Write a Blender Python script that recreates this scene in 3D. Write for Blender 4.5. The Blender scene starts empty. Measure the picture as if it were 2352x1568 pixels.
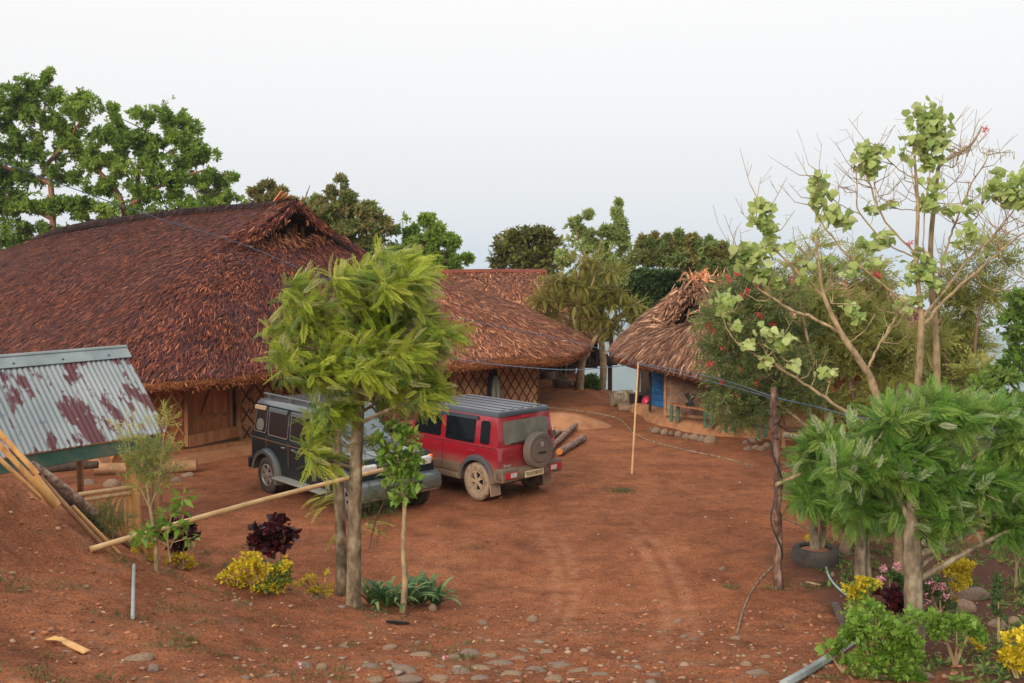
import bpy, bmesh, math, random
import numpy as np
from mathutils import Vector, Matrix, noise

R = math.radians
sc = bpy.context.scene
COL = sc.collection

# ------------------------------------------------------------------ camera
EYE_Z = 4.65
PITCH = 0.087
cam_d = bpy.data.cameras.new('camera')
cam = bpy.data.objects.new('camera', cam_d)
COL.objects.link(cam)
cam.location = (0, 0, EYE_Z)
cam.rotation_euler = (math.pi / 2 - PITCH, 0, 0)
cam_d.sensor_width = 36
cam_d.lens = 36.0
cam_d.clip_start = 0.1
cam_d.clip_end = 40000
sc.camera = cam
# ------------------------------------------------------------------ sky and sun (hazy, thinly overcast morning)
SUN_EL, SUN_AZ = R(25), R(208)          # azimuth clockwise from +y: behind the viewer, to the left
world = bpy.data.worlds.new('World')
sc.world = world
world.use_nodes = True
wn = world.node_tree
for n in list(wn.nodes): wn.nodes.remove(n)
wo = wn.nodes.new('ShaderNodeOutputWorld')
bg = wn.nodes.new('ShaderNodeBackground')
bg.inputs['Strength'].default_value = 0.1
sky = wn.nodes.new('ShaderNodeTexSky')
sky.sky_type = 'NISHITA'
sky.sun_disc = False
sky.sun_elevation = SUN_EL
sky.sun_rotation = SUN_AZ
sky.air_density = 1.0
sky.dust_density = 4.0
tc = wn.nodes.new('ShaderNodeTexCoord')
sx = wn.nodes.new('ShaderNodeSeparateXYZ')
wn.links.new(tc.outputs['Generated'], sx.inputs[0])
rmp = wn.nodes.new('ShaderNodeValToRGB')    # veil of thin cloud: bluish near the horizon, white overhead
e = rmp.color_ramp.elements
e[0].position = 0.0;  e[0].color = (0.675, 0.715, 0.75, 1)
e[1].position = 0.42; e[1].color = (1.1, 1.06, 1.03, 1)
x_ = e.new(0.08); x_.color = (0.755, 0.77, 0.785, 1)
x_ = e.new(0.14); x_.color = (0.815, 0.815, 0.82, 1)
x_ = e.new(0.24); x_.color = (0.875, 0.868, 0.862, 1)
wn.links.new(sx.outputs['Z'], rmp.inputs[0])
mul = wn.nodes.new('ShaderNodeVectorMath'); mul.operation = 'SCALE'
mul.inputs['Scale'].default_value = 9.8
wn.links.new(rmp.outputs[0], mul.inputs[0])
mixw = wn.nodes.new('ShaderNodeMix'); mixw.data_type = 'RGBA'
mixw.inputs['Factor'].default_value = 0.93
wn.links.new(sky.outputs[0], mixw.inputs[6])
wn.links.new(mul.outputs[0], mixw.inputs[7])
wn.links.new(mixw.outputs[2], bg.inputs['Color'])
wn.links.new(bg.outputs[0], wo.inputs[0])
sun_d = bpy.data.lights.new('sun', 'SUN')
sun_d.energy = 2.7
sun_d.angle = R(24)
sun_d.color = (1.0, 0.90, 0.76)
sun = bpy.data.objects.new('sun', sun_d)
COL.objects.link(sun)
sd = Vector((math.sin(SUN_AZ) * math.cos(SUN_EL), math.cos(SUN_AZ) * math.cos(SUN_EL), math.sin(SUN_EL)))
sun.rotation_euler = sd.to_track_quat('Z', 'Y').to_euler()
sc.view_settings.view_transform = 'Standard'
sc.view_settings.look = 'None'
sc.view_settings.exposure = 0.28
sc.view_settings.gamma = 1.0
sc.cycles.max_bounces = 8
sc.cycles.volume_bounces = 3
sc.cycles.diffuse_bounces = 3
sc.cycles.glossy_bounces = 3
sc.cycles.transmission_bounces = 4
sc.cycles.transparent_max_bounces = 8
sc.cycles.caustics_reflective = False
sc.cycles.caustics_refractive = False

# ------------------------------------------------------------------ helpers
CP, SP = math.cos(PITCH), math.sin(PITCH)
def P(u, v, Y):
    """point at depth Y seen at photograph position u, v (measured on a 2352 wide view)"""
    a = (u - 1176) / 2352; b = (784 - v) / 2352
    t = Y / (CP + SP * b)
    return Vector((a * t, Y, EYE_Z + (CP * b - SP) * t))
def G(u, v, z=0.0):
    a = (u - 1176) / 2352; b = (784 - v) / 2352
    t = (z - EYE_Z) / (CP * b - SP)
    return Vector((a * t, (CP + SP * b) * t, z))
def sstep(a, b, x):
    t = np.clip((x - a) / (b - a), 0, 1)
    return t * t * (3 - 2 * t)

def tag(o, label=None, cat=None, group=None, kind=None):
    if label: o['label'] = label
    if cat: o['category'] = cat
    if group: o['group'] = group
    if kind: o['kind'] = kind
    return o
def thing(name, label, cat, loc=(0, 0, 0), rz=0.0, group=None):
    o = bpy.data.objects.new(name, None)
    o.empty_display_size = 0.3
    o.location = loc
    o.rotation_euler = (0, 0, rz)
    COL.objects.link(o)
    return tag(o, label, cat, group)
def wmat(o):
    Mx = Matrix.LocRotScale(o.location, o.rotation_euler, o.scale)
    return Mx if o.parent is None else wmat(o.parent) @ o.matrix_parent_inverse @ Mx
def link(name, me, mat=None, parent=None, world_space=True):
    """link mesh as an object; with a parent given, mesh data written in world space is kept in place"""
    o = bpy.data.objects.new(name, me)
    COL.objects.link(o)
    mats = mat if isinstance(mat, (list, tuple)) else ([mat] if mat else [])
    if not me.materials:
        for m in mats: me.materials.append(m)
    if parent is not None:
        o.parent = parent
        if world_space:
            Mi = wmat(parent).inverted()
            o.matrix_parent_inverse = Mi
    return o

def mesh_np(name, V, Fs, rnd=None, mids=None, smooth=False):
    """V (n,3); Fs: list of int arrays (k, m) of equal-sized faces; rnd: list of (k,) arrays"""
    me = bpy.data.meshes.new(name)
    V = np.asarray(V, dtype=np.float32)
    me.vertices.add(len(V))
    me.vertices.foreach_set('co', V.ravel())
    loops = np.concatenate([f.ravel() for f in Fs]).astype(np.int32)
    tot = np.concatenate([np.full(len(f), f.shape[1], dtype=np.int32) for f in Fs])
    st = np.concatenate([[0], np.cumsum(tot)[:-1]]).astype(np.int32)
    me.loops.add(len(loops))
    me.loops.foreach_set('vertex_index', loops)
    me.polygons.add(len(tot))
    me.polygons.foreach_set('loop_start', st)
    me.polygons.foreach_set('loop_total', tot)
    if smooth:
        me.polygons.foreach_set('use_smooth', np.ones(len(tot), dtype=bool))
    if mids is not None:
        me.polygons.foreach_set('material_index', np.concatenate(mids).astype(np.int32))
    me.update(calc_edges=True)
    if rnd is not None:
        at = me.attributes.new('rnd', 'FLOAT', 'FACE')
        at.data.foreach_set('value', np.concatenate(rnd).astype(np.float32))
    return me

class MB:
    """collects boxes, tubes, lathes and polygons; build() links them as one mesh object"""
    def __init__(s): s.v = []; s.f = []; s.m = []; s.r = []; s.cur = 0; s.cr = 0.5
    def add(s, vs, fs):
        n = len(s.v)
        s.v += [tuple(p) for p in vs]
        for f in fs:
            s.f.append(tuple(i + n for i in f)); s.m.append(s.cur); s.r.append(s.cr)
        return s
    def box(s, c, d, rot=None, taper=1.0):
        x, y, z = d[0] / 2, d[1] / 2, d[2] / 2
        vs = []
        for k in (-1, 1):
            t = taper if k > 0 else 1
            for a, b in ((-1, -1), (1, -1), (1, 1), (-1, 1)):
                p = Vector((a * x * t, b * y * t, k * z))
                if rot is not None: p = rot @ p
                vs.append(p + Vector(c))
        return s.add(vs, [(3, 2, 1, 0), (4, 5, 6, 7), (0, 1, 5, 4), (1, 2, 6, 5), (2, 3, 7, 6), (3, 0, 4, 7)])
    def bar(s, a, b, w, h=None):
        """square bar from a to b"""
        a = Vector(a); b = Vector(b); d = b - a; L = d.length
        q = d.to_track_quat('X', 'Z').to_matrix()
        return s.box((a + b) / 2, (L, w, h or w), q)
    def tube(s, pts, rad, n=8, caps=True, jit=0.0, rng=random):
        pts = [Vector(p) for p in pts]
        m = len(pts)
        if not isinstance(rad, (list, tuple, np.ndarray)): rad = [rad] * m
        base = len(s.v); vs = []
        up = Vector((0, 0, 1))
        prev = None
        for i, p in enumerate(pts):
            d = (pts[min(i + 1, m - 1)] - pts[max(i - 1, 0)])
            if d.length < 1e-9: d = Vector((0, 0, 1))
            d.normalize()
            if prev is None:
                x = d.cross(up)
                if x.length < 1e-3: x = d.cross(Vector((1, 0, 0)))
            else:
                x = prev - d * prev.dot(d)
            x.normalize(); prev = x
            y = d.cross(x)
            for k in range(n):
                a = 2 * math.pi * k / n
                r = rad[i] * (1 + (rng.uniform(-jit, jit) if jit else 0))
                vs.append(p + x * (math.cos(a) * r) + y * (math.sin(a) * r))
        fs = []
        for i in range(m - 1):
            for k in range(n):
                k2 = (k + 1) % n
                fs.append((i * n + k, i * n + k2, (i + 1) * n + k2, (i + 1) * n + k))
        if caps:
            fs.append(tuple(range(n - 1, -1, -1)))
            fs.append(tuple((m - 1) * n + k for k in range(n)))
        return s.add(vs, fs)
    def lathe(s, prof, n=24, axis='z', c=(0, 0, 0), caps=True):
        """prof: list of (r, h)"""
        vs = []
        for r, h in prof:
            for k in range(n):
                a = 2 * math.pi * k / n
                x, y = math.cos(a) * r, math.sin(a) * r
                p = (x, y, h) if axis == 'z' else ((x, h, y) if axis == 'y' else (h, x, y))
                vs.append((p[0] + c[0], p[1] + c[1], p[2] + c[2]))
        fs = []
        m = len(prof)
        for i in range(m - 1):
            for k in range(n):
                k2 = (k + 1) % n
                fs.append((i * n + k, i * n + k2, (i + 1) * n + k2, (i + 1) * n + k))
        if caps and prof[0][0] > 1e-5: fs.append(tuple(range(n - 1, -1, -1)))
        if caps and prof[-1][0] > 1e-5: fs.append(tuple((m - 1) * n + k for k in range(n)))
        return s.add(vs, fs)
    def prism(s, poly, thick, M=None):
        """poly in xy, extruded along z by thick, transformed by M"""
        n = len(poly)
        vs = [Vector((p[0], p[1], 0)) for p in poly] + [Vector((p[0], p[1], thick)) for p in poly]
        if M is not None: vs = [M @ v for v in vs]
        fs = [tuple(range(n - 1, -1, -1)), tuple(range(n, 2 * n))]
        for k in range(n):
            k2 = (k + 1) % n
            fs.append((k, k2, n + k2, n + k))
        return s.add(vs, fs)
    def mesh(s, name, smooth=False):
        me = bpy.data.meshes.new(name)
        me.from_pydata(s.v, [], s.f)
        me.polygons.foreach_set('material_index', np.array(s.m, dtype=np.int32))
        if smooth: me.polygons.foreach_set('use_smooth', np.ones(len(s.f), dtype=bool))
        at = me.attributes.new('rnd', 'FLOAT', 'FACE')
        at.data.foreach_set('value', np.array(s.r, dtype=np.float32))
        me.update()
        return me
    def build(s, name, mat, parent=None, smooth=False, bevel=0.0, world_space=True, auto=None):
        me = s.mesh(name, smooth)
        if bevel > 0 or auto:
            bm = bmesh.new(); bm.from_mesh(me)
            bmesh.ops.recalc_face_normals(bm, faces=bm.faces)
            if bevel > 0:
                ed = [e_ for e_ in bm.edges if len(e_.link_faces) == 2 and e_.calc_face_angle(0) > 0.6]
                bmesh.ops.bevel(bm, geom=ed, offset=bevel, segments=2, profile=0.6, affect='EDGES', clamp_overlap=True)
            bm.to_mesh(me); bm.free()
            if auto:
                me.polygons.foreach_set('use_smooth', np.ones(len(me.polygons), dtype=bool))
                me.set_sharp_from_angle(angle=auto)
        return link(name, me, mat, parent, world_space)

# ------------------------------------------------------------------ materials
def new_mat(name):
    m = bpy.data.materials.new(name); m.use_nodes = True
    nt = m.node_tree
    return m, nt, nt.nodes['Principled BSDF']
def ramp(nt, stops):
    r = nt.nodes.new('ShaderNodeValToRGB')
    el = r.color_ramp.elements
    el[0].position, el[0].color = stops[0][0], (*stops[0][1], 1)
    el[1].position, el[1].color = stops[-1][0], (*stops[-1][1], 1)
    for p, c in stops[1:-1]:
        q = el.new(p); q.color = (*c, 1)
    return r
def mixc(nt, a, b, f, mode='MIX'):
    m = nt.nodes.new('ShaderNodeMix'); m.data_type = 'RGBA'; m.blend_type = mode
    for sock, val in ((m.inputs[0], f), (m.inputs[6], a), (m.inputs[7], b)):
        if isinstance(val, bpy.types.NodeSocket): nt.links.new(val, sock)
        elif isinstance(val, (tuple, list)): sock.default_value = (*val[:3], 1)
        else: sock.default_value = val
    return m.outputs[2]
def tex(nt, kind='noise', scale=5.0, detail=4, rough=0.55, coord='Object', stretch=None, dist=0.0):
    t = nt.nodes.new('ShaderNodeTexCoord')
    src = t.outputs[coord]
    if stretch:
        mp = nt.nodes.new('ShaderNodeMapping'); mp.inputs['Scale'].default_value = stretch
        nt.links.new(src, mp.inputs[0]); src = mp.outputs[0]
    if kind == 'noise':
        n = nt.nodes.new('ShaderNodeTexNoise'); n.inputs['Detail'].default_value = detail
        n.inputs['Roughness'].default_value = rough; n.inputs['Distortion'].default_value = dist
    elif kind == 'voronoi':
        n = nt.nodes.new('ShaderNodeTexVoronoi')
    elif kind == 'wave':
        n = nt.nodes.new('ShaderNodeTexWave'); n.inputs['Distortion'].default_value = dist
    n.inputs['Scale'].default_value = scale
    nt.links.new(src, n.inputs['Vector'])
    return n
def bump(nt, h, strength, dist, bsdf):
    b = nt.nodes.new('ShaderNodeBump')
    b.inputs['Strength'].default_value = strength; b.inputs['Distance'].default_value = dist
    nt.links.new(h, b.inputs['Height']); nt.links.new(b.outputs[0], bsdf.inputs['Normal'])
    return b
def attr(nt, name='rnd'):
    a = nt.nodes.new('ShaderNodeAttribute'); a.attribute_name = name
    return a.outputs['Fac']
def mat_wear(name, c1, c2, scale=6, rough=0.8, bumpd=0.01, stretch=None, c3=None, metallic=0.0, detail=6, coat=0.0, spec=None):
    m, nt, b = new_mat(name)
    n = tex(nt, scale=scale, detail=detail, stretch=stretch)
    st = [(0.3, c1), (0.7, c2)] if c3 is None else [(0.3, c1), (0.5, c2), (0.72, c3)]
    r = ramp(nt, st); nt.links.new(n.outputs[0], r.inputs[0])
    nt.links.new(r.outputs[0], b.inputs['Base Color'])
    b.inputs['Roughness'].default_value = rough
    b.inputs['Metallic'].default_value = metallic
    if coat: b.inputs['Coat Weight'].default_value = coat; b.inputs['Coat Roughness'].default_value = 0.08
    if spec is not None: b.inputs['Specular IOR Level'].default_value = spec
    if bumpd: bump(nt, n.outputs[0], 0.6, bumpd, b)
    return m
def mat_leaf(name, cols, trans=0.35, rough=0.5, gloss=0.35):
    m, nt, b = new_mat(name)
    k = len(cols)
    st = [(i / (k - 1), c) for i, c in enumerate(cols)]
    r = ramp(nt, st)
    nt.links.new(attr(nt), r.inputs[0])
    nt.links.new(r.outputs[0], b.inputs['Base Color'])
    b.inputs['Roughness'].default_value = rough
    b.inputs['Specular IOR Level'].default_value = gloss
    tr = nt.nodes.new('ShaderNodeBsdfTranslucent')
    br = mixc(nt, r.outputs[0], (0.9, 1.0, 0.25), 0.35, 'MULTIPLY')
    g = nt.nodes.new('ShaderNodeGamma'); g.inputs[1].default_value = 0.8
    nt.links.new(r.outputs[0], g.inputs[0])
    nt.links.new(g.outputs[0], tr.inputs[0])
    mx = nt.nodes.new('ShaderNodeMixShader'); mx.inputs[0].default_value = trans
    nt.links.new(b.outputs[0], mx.inputs[1]); nt.links.new(tr.outputs[0], mx.inputs[2])
    nt.links.new(mx.outputs[0], nt.nodes['Material Output'].inputs[0])
    return m
def mat_rnd(name, cols, rough=0.8, nscale=None, nfac=0.4, stretch=None, spec=0.3):
    """colour by the per-face value 'rnd', broken up by noise"""
    m, nt, b = new_mat(name)
    k = len(cols)
    r = ramp(nt, [(i / (k - 1), c) for i, c in enumerate(cols)])
    src = attr(nt)
    if nscale:
        n = tex(nt, scale=nscale, detail=3, stretch=stretch)
        ma = nt.nodes.new('ShaderNodeMath'); ma.operation = 'MULTIPLY_ADD'
        nt.links.new(n.outputs[0], ma.inputs[0]); ma.inputs[1].default_value = nfac * 2
        ad = nt.nodes.new('ShaderNodeMath'); ad.operation = 'SUBTRACT'
        nt.links.new(src, ad.inputs[0]); ad.inputs[1].default_value = nfac
        nt.links.new(ad.outputs[0], ma.inputs[2]); src = ma.outputs[0]
    nt.links.new(src, r.inputs[0])
    nt.links.new(r.outputs[0], b.inputs['Base Color'])
    b.inputs['Roughness'].default_value = rough
    b.inputs['Specular IOR Level'].default_value = spec
    return m
def mat_flat(name, c, rough=0.5, metallic=0.0, coat=0.0):
    m, nt, b = new_mat(name)
    b.inputs['Base Color'].default_value = (*c, 1)
    b.inputs['Roughness'].default_value = rough
    b.inputs['Metallic'].default_value = metallic
    if coat: b.inputs['Coat Weight'].default_value = coat; b.inputs['Coat Roughness'].default_value = 0.06
    return m

M = {}
M['bamboo'] = mat_wear('bamboo', (0.42, 0.17, 0.05), (0.62, 0.36, 0.13), 9, 0.45, 0.002, (1, 1, .25), c3=(0.55, 0.26, 0.08))
M['bamboo_pale'] = mat_wear('bamboo_pale', (0.45, 0.27, 0.12), (0.62, 0.43, 0.22), 7, 0.55, 0.002)
M['bamboo_green'] = mat_wear('bamboo_green', (0.03, 0.09, 0.05), (0.08, 0.16, 0.09), 5, 0.5, 0.002)
M['old_bamboo'] = mat_wear('old_bamboo', (0.22, 0.10, 0.05), (0.42, 0.23, 0.11), 6, 0.7, 0.004)
M['dark_wood'] = mat_wear('dark_wood', (0.02, 0.012, 0.009), (0.075, 0.04, 0.025), 12, 0.85, 0.01, (1, 1, .2))
M['wood'] = mat_wear('wood', (0.20, 0.08, 0.03), (0.38, 0.17, 0.07), 8, 0.75, 0.004, (1, 1, .2))
M['wood_door'] = mat_wear('wood_door', (0.26, 0.085, 0.025), (0.52, 0.20, 0.07), 10, 0.75, 0.004, (1, 1, .15))
M['green_paint'] = mat_wear('green_paint', (0.015, 0.07, 0.055), (0.04, 0.11, 0.08), 3, 0.6, 0.002, c3=(0.12, 0.14, 0.09))
M['stone'] = mat_wear('stone', (0.11, 0.07, 0.045), (0.23, 0.155, 0.10), 7, 0.9, 0.02, c3=(0.30, 0.20, 0.13))
M['stone_grey'] = mat_wear('stone_grey', (0.09, 0.065, 0.05), (0.20, 0.145, 0.11), 8, 0.9, 0.02, c3=(0.24, 0.13, 0.075))
M['black'] = mat_flat('black', (0.012, 0.012, 0.013), 0.6)
M['cloth_black'] = mat_flat('cloth_black', (0.012, 0.012, 0.014), 0.9)
M['rubber'] = mat_wear('rubber', (0.02, 0.02, 0.02), (0.07, 0.055, 0.045), 6, 0.8, 0.004)
M['pvc'] = mat_wear('pvc', (0.20, 0.24, 0.25), (0.34, 0.38, 0.38), 5, 0.5, 0.001)
M['hose'] = mat_flat('hose', (0.30, 0.42, 0.40), 0.45)
M['wire'] = mat_flat('wire', (0.06, 0.10, 0.16), 0.5)
M['bark_pale'] = mat_wear('bark_pale', (0.07, 0.05, 0.03), (0.20, 0.155, 0.10), 9, 0.9, 0.03, (1, 1, .55), c3=(0.40, 0.34, 0.24))
M['bark_mid'] = mat_wear('bark_mid', (0.05, 0.035, 0.02), (0.165, 0.12, 0.07), 10, 0.9, 0.03, (1, 1, .6), c3=(0.34, 0.28, 0.18))
M['bark_brown'] = mat_wear('bark_brown', (0.10, 0.055, 0.035), (0.24, 0.15, 0.095), 12, 0.9, 0.02, (1, 1, .35))
M['bark_red'] = mat_wear('bark_red', (0.13, 0.05, 0.03), (0.30, 0.15, 0.08), 12, 0.85, 0.015, (1, 1, .35))
M['bark_tan'] = mat_wear('bark_tan', (0.13, 0.085, 0.045), (0.28, 0.20, 0.11), 9, 0.8, 0.012, (1, 1, .6), c3=(0.44, 0.31, 0.17))
M['bark_dark'] = mat_wear('bark_dark', (0.045, 0.03, 0.022), (0.12, 0.085, 0.06), 12, 0.9, 0.01)
M['bark_birchy'] = mat_wear('bark_birchy', (0.05, 0.03, 0.025), (0.20, 0.12, 0.09), 16, 0.85, 0.01, (1, 1, 1), c3=(0.45, 0.36, 0.28))
M['cut_wood'] = mat_flat('cut_wood', (0.85, 0.30, 0.07), 0.7)
# ------------------------------------------------------------------ ground, one sheet to the horizon
_cx = np.array([-30, -7.5, -5.5, -4.56, -3.55, -2.0, -0.67, 0.6, 3.0, 40.0])
_cy = np.array([10.5, 10.7, 11.0, 11.0, 11.5, 12.0, 12.5, 13.0, 13.0, 13.0])
_cz = np.array([4.6, 3.2, 2.25, 1.42, 0.96, 0.42, 0.15, 0.02, 0.0, 0.0])
def wav(x, y, s, ph=0.0):
    return (np.sin(x * s + 1.3 + ph) * np.cos(y * s * 0.9 + 0.7 * ph) + np.sin((x * 0.6 + y) * s * 1.7 + 2 + ph) * 0.6
            + np.sin((x - y * 0.7) * s * 2.9 + ph * 2) * 0.3)
def ground_z(x, y):
    x = np.asarray(x, dtype=float); y = np.asarray(y, dtype=float)
    yc = np.interp(x, _cx, _cy); zc = np.interp(x, _cx, _cz)
    near = zc + (3.0 - zc) * np.clip(1 - y / yc, 0, 1.6) ** 1.1
    far = zc * (1 - sstep(yc - 0.1, yc + 1.5, y))
    z = np.where(y < yc, near, far)
    z = z + wav(x, y, 0.7) * 0.018 + wav(x, y, 2.1, 1) * 0.012 * (1 + 1.6 * (y < yc)) + wav(x, y, 6.0, 2) * 0.006
    # path between the houses climbs slightly
    z = z + 0.45 * sstep(28, 36, y) * (1 - sstep(2.4, 3.4, x))
    # edge of the ridge
    ye = np.interp(x, [-60, -8, -1, 1.6, 2.6, 4.5, 6, 12], [120, 60, 44, 37.5, 34.0, 33.2, 31.5, 24.5])
    xe = np.interp(y, [-5, 8, 14, 20, 26, 40], [9, 8.2, 9.0, 11.0, 12.5, 14])
    d = np.maximum(np.maximum(y - ye, 0), np.maximum(x - xe, 0) * 0.8)
    d = np.maximum(d, np.maximum(-80 - x, 0))
    d = np.maximum(d, np.maximum(-30 - y, 0))
    drop = 0.75 * d * sstep(0, 3, d)
    depth = 420 * (1 - np.exp(-drop / 420))
    dist = np.hypot(x, y)
    hills = (wav(x, y, 0.0023) * 45 + wav(x, y, 0.0061, 1) * 22 + wav(x, y, 0.016, 2) * 7 + wav(x, y, 0.05, 3) * 2.2) * sstep(300, 1500, dist)
    ridge = 190 * np.exp(-((dist - 3900) / 900.0) ** 2) * (0.75 + 0.25 * np.sin(x * 0.0021 + 0.5))
    return z - depth + hills + ridge
def gz(x, y): return float(ground_z(x, y))
def on_ground(u, v, z0=0.0):
    """point where the line of sight meets the ground sheet"""
    a = (u - 1176) / 2352; b = (784 - v) / 2352
    Y = 3.0
    last = None
    while Y < 60:
        p = P(u, v, Y)
        h = p.z - gz(p.x, p.y)
        if h <= 0: break
        last = Y; Y += 0.12
    lo, hi = Y - 0.12, Y
    for _ in range(14):
        mid = (lo + hi) / 2; p = P(u, v, mid)
        if p.z - gz(p.x, p.y) > 0: lo = mid
        else: hi = mid
    p = P(u, v, hi)
    return Vector((p.x, p.y, gz(p.x, p.y)))

def axis(segs):
    out = []
    for a, b, st in segs:
        out.append(np.arange(a, b, st))
    return np.concatenate(out)
def grow(a, b, n, st):      # geometric spacing from a outward to b starting with step st
    k = np.linspace(0, 1, n)
    r = abs(b - a)
    return a + np.sign(b - a) * (r * (np.exp(k * 6.5) - 1) / (math.exp(6.5) - 1))
gx = np.concatenate([grow(-26, -5500, 70, 1)[::-1], axis([(-25.6, -8, .4), (-8, 8, .075), (8, 26, .3)]), grow(26, 5500, 80, 1)])
gy = np.concatenate([grow(-4, -600, 30, 1)[::-1], axis([(-3.6, 4, .4), (4, 15, .06), (15, 24, .14), (24, 46, .3)]), grow(46, 5150, 130, 1)])
X_, Y_ = np.meshgrid(gx, gy)
rs = np.random.RandomState(3)
Z_ = ground_z(X_, Y_)
fine = (np.abs(X_) < 8) & (Y_ > 4) & (Y_ < 15)
amp = np.where(Y_ < np.interp(X_, _cx, _cy), 0.011, 0.004)
Z_ = Z_ + np.where(fine, rs.normal(0, 1, X_.shape) * amp, 0)
nx_, ny_ = len(gx), len(gy)
idx = np.arange(nx_ * ny_).reshape(ny_, nx_)
F_ = np.stack([idx[:-1, :-1], idx[:-1, 1:], idx[1:, 1:], idx[1:, :-1]], -1).reshape(-1, 4)
me = mesh_np('ground', np.stack([X_, Y_, Z_], -1).reshape(-1, 3), [F_], smooth=True)

def circ3(a, b, c):
    ax, ay, bx, by, cx, cy = a.x, a.y, b.x, b.y, c.x, c.y
    d = 2 * (ax * (by - cy) + bx * (cy - ay) + cx * (ay - by))
    ux = ((ax * ax + ay * ay) * (by - cy) + (bx * bx + by * by) * (cy - ay) + (cx * cx + cy * cy) * (ay - by)) / d
    uy = ((ax * ax + ay * ay) * (cx - bx) + (bx * bx + by * by) * (ax - cx) + (cx * cx + cy * cy) * (bx - ax)) / d
    return ux, uy, math.hypot(ax - ux, ay - uy)
TR = circ3(G(1400, 1150), G(1540, 1290), G(1590, 1480))
m, nt, b = new_mat('red_earth')
co = nt.nodes.new('ShaderNodeTexCoord'); OBJ = co.outputs['Object']
n1 = tex(nt, scale=0.45, detail=5, rough=0.6)
n2 = tex(nt, scale=5.0, detail=8, rough=0.7)
n3 = tex(nt, scale=38.0, detail=6, rough=0.75)
r1 = ramp(nt, [(0.30, (0.185, 0.066, 0.030)), (0.5, (0.325, 0.118, 0.052)), (0.72, (0.45, 0.19, 0.092))])
mx = nt.nodes.new('ShaderNodeMath'); mx.operation = 'MULTIPLY_ADD'; mx.inputs[1].default_value = 0.55
sb = nt.nodes.new('ShaderNodeMath'); sb.operation = 'MULTIPLY_ADD'; sb.inputs[1].default_value = 0.45; sb.inputs[2].default_value = 0.0
nt.links.new(n2.outputs[0], sb.inputs[0]); nt.links.new(n1.outputs[0], mx.inputs[0]); nt.links.new(sb.outputs[0], mx.inputs[2])
nt.links.new(mx.outputs[0], r1.inputs[0])
r3 = ramp(nt, [(0.34, (0.12, 0.11, 0.11)), (0.45, (0.66, 0.63, 0.62)), (0.55, (1.05, 1.05, 1.05)), (0.70, (1.75, 1.85, 2.0))])
nt.links.new(n3.outputs[0], r3.inputs[0])
col = mixc(nt, r1.outputs[0], r3.outputs[0], 0.75, 'MULTIPLY')
n8 = tex(nt, scale=1.7, detail=7, rough=.72)
r8 = ramp(nt, [(.34, (.46, .43, .42)), (.52, (.88, .86, .85)), (.68, (1.12, 1.10, 1.08))]); nt.links.new(n8.outputs[0], r8.inputs[0])
col = mixc(nt, col, r8.outputs[0], .8, 'MULTIPLY')
# dry bits and grey grit where the slope begins (position along y, broken by noise)
sp = nt.nodes.new('ShaderNodeSeparateXYZ'); nt.links.new(OBJ, sp.inputs[0])
def mrange(src, a, b_, c=0.0, d=1.0):
    q = nt.nodes.new('ShaderNodeMapRange'); q.interpolation_type = 'SMOOTHSTEP'
    q.inputs[1].default_value = a; q.inputs[2].default_value = b_; q.inputs[3].default_value = c; q.inputs[4].default_value = d
    nt.links.new(src, q.inputs[0]); return q.outputs[0]
def mth(op, a, b_=None):
    q = nt.nodes.new('ShaderNodeMath'); q.operation = op
    for i, val in enumerate((a, b_)):
        if val is None: continue
        if isinstance(val, bpy.types.NodeSocket): nt.links.new(val, q.inputs[i])
        else: q.inputs[i].default_value = val
    return q.outputs[0]
near = mrange(sp.outputs['Y'], 10.5, 13.5, 1.0, 0.0)
n4 = tex(nt, scale=2.2, detail=7, rough=0.75)
grit = mth('MULTIPLY', near, mrange(n4.outputs[0], 0.50, 0.66))
col = mixc(nt, col, (0.17, 0.115, 0.075), mth('MULTIPLY', grit, 0.4))
n5 = tex(nt, scale=1.1, detail=6, rough=0.7, stretch=(1, 1, 1))
n6 = tex(nt, scale=14, detail=5, rough=0.7)
mossy = mth('MULTIPLY', mrange(n5.outputs[0], 0.54, 0.72), mrange(n6.outputs[0], 0.45, 0.6))
col = mixc(nt, col, (0.10, 0.085, 0.035), mth('MULTIPLY', mossy, 0.38))
# faint wheel tracks
dx = mth('SUBTRACT', sp.outputs['X'], TR[0]); dy = mth('SUBTRACT', sp.outputs['Y'], TR[1])
dd = mth('SQRT', mth('ADD', mth('MULTIPLY', dx, dx), mth('MULTIPLY', dy, dy)))
trk = None
for off in (0.0, -0.30, -1.5, -1.75):
    q = mrange(mth('ABSOLUTE', mth('SUBTRACT', dd, TR[2] + off)), 0.02, 0.15, 1.0, 0.0)
    trk = q if trk is None else mth('MAXIMUM', trk, q)
trk = mth('MULTIPLY', trk, mth('MULTIPLY', mrange(sp.outputs['Y'], 9.3, 11.0), mrange(sp.outputs['Y'], 19.0, 15.0, 0.0, 1.0)))
trk = mth('MULTIPLY', trk, mrange(n2.outputs[0], 0.3, 0.65))
col = mixc(nt, col, (0.40, 0.185, 0.10), mth('MULTIPLY', trk, 0.55))
# dark damp garden soil on the right
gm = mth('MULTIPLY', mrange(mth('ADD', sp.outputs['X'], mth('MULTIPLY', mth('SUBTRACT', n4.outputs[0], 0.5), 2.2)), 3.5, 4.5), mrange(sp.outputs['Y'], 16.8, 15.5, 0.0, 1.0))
col = mixc(nt, col, mixc(nt, (0.055, 0.026, 0.018), (0.13, 0.058, 0.036), n2.outputs[0]), mth('MULTIPLY', gm, 0.95))
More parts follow.
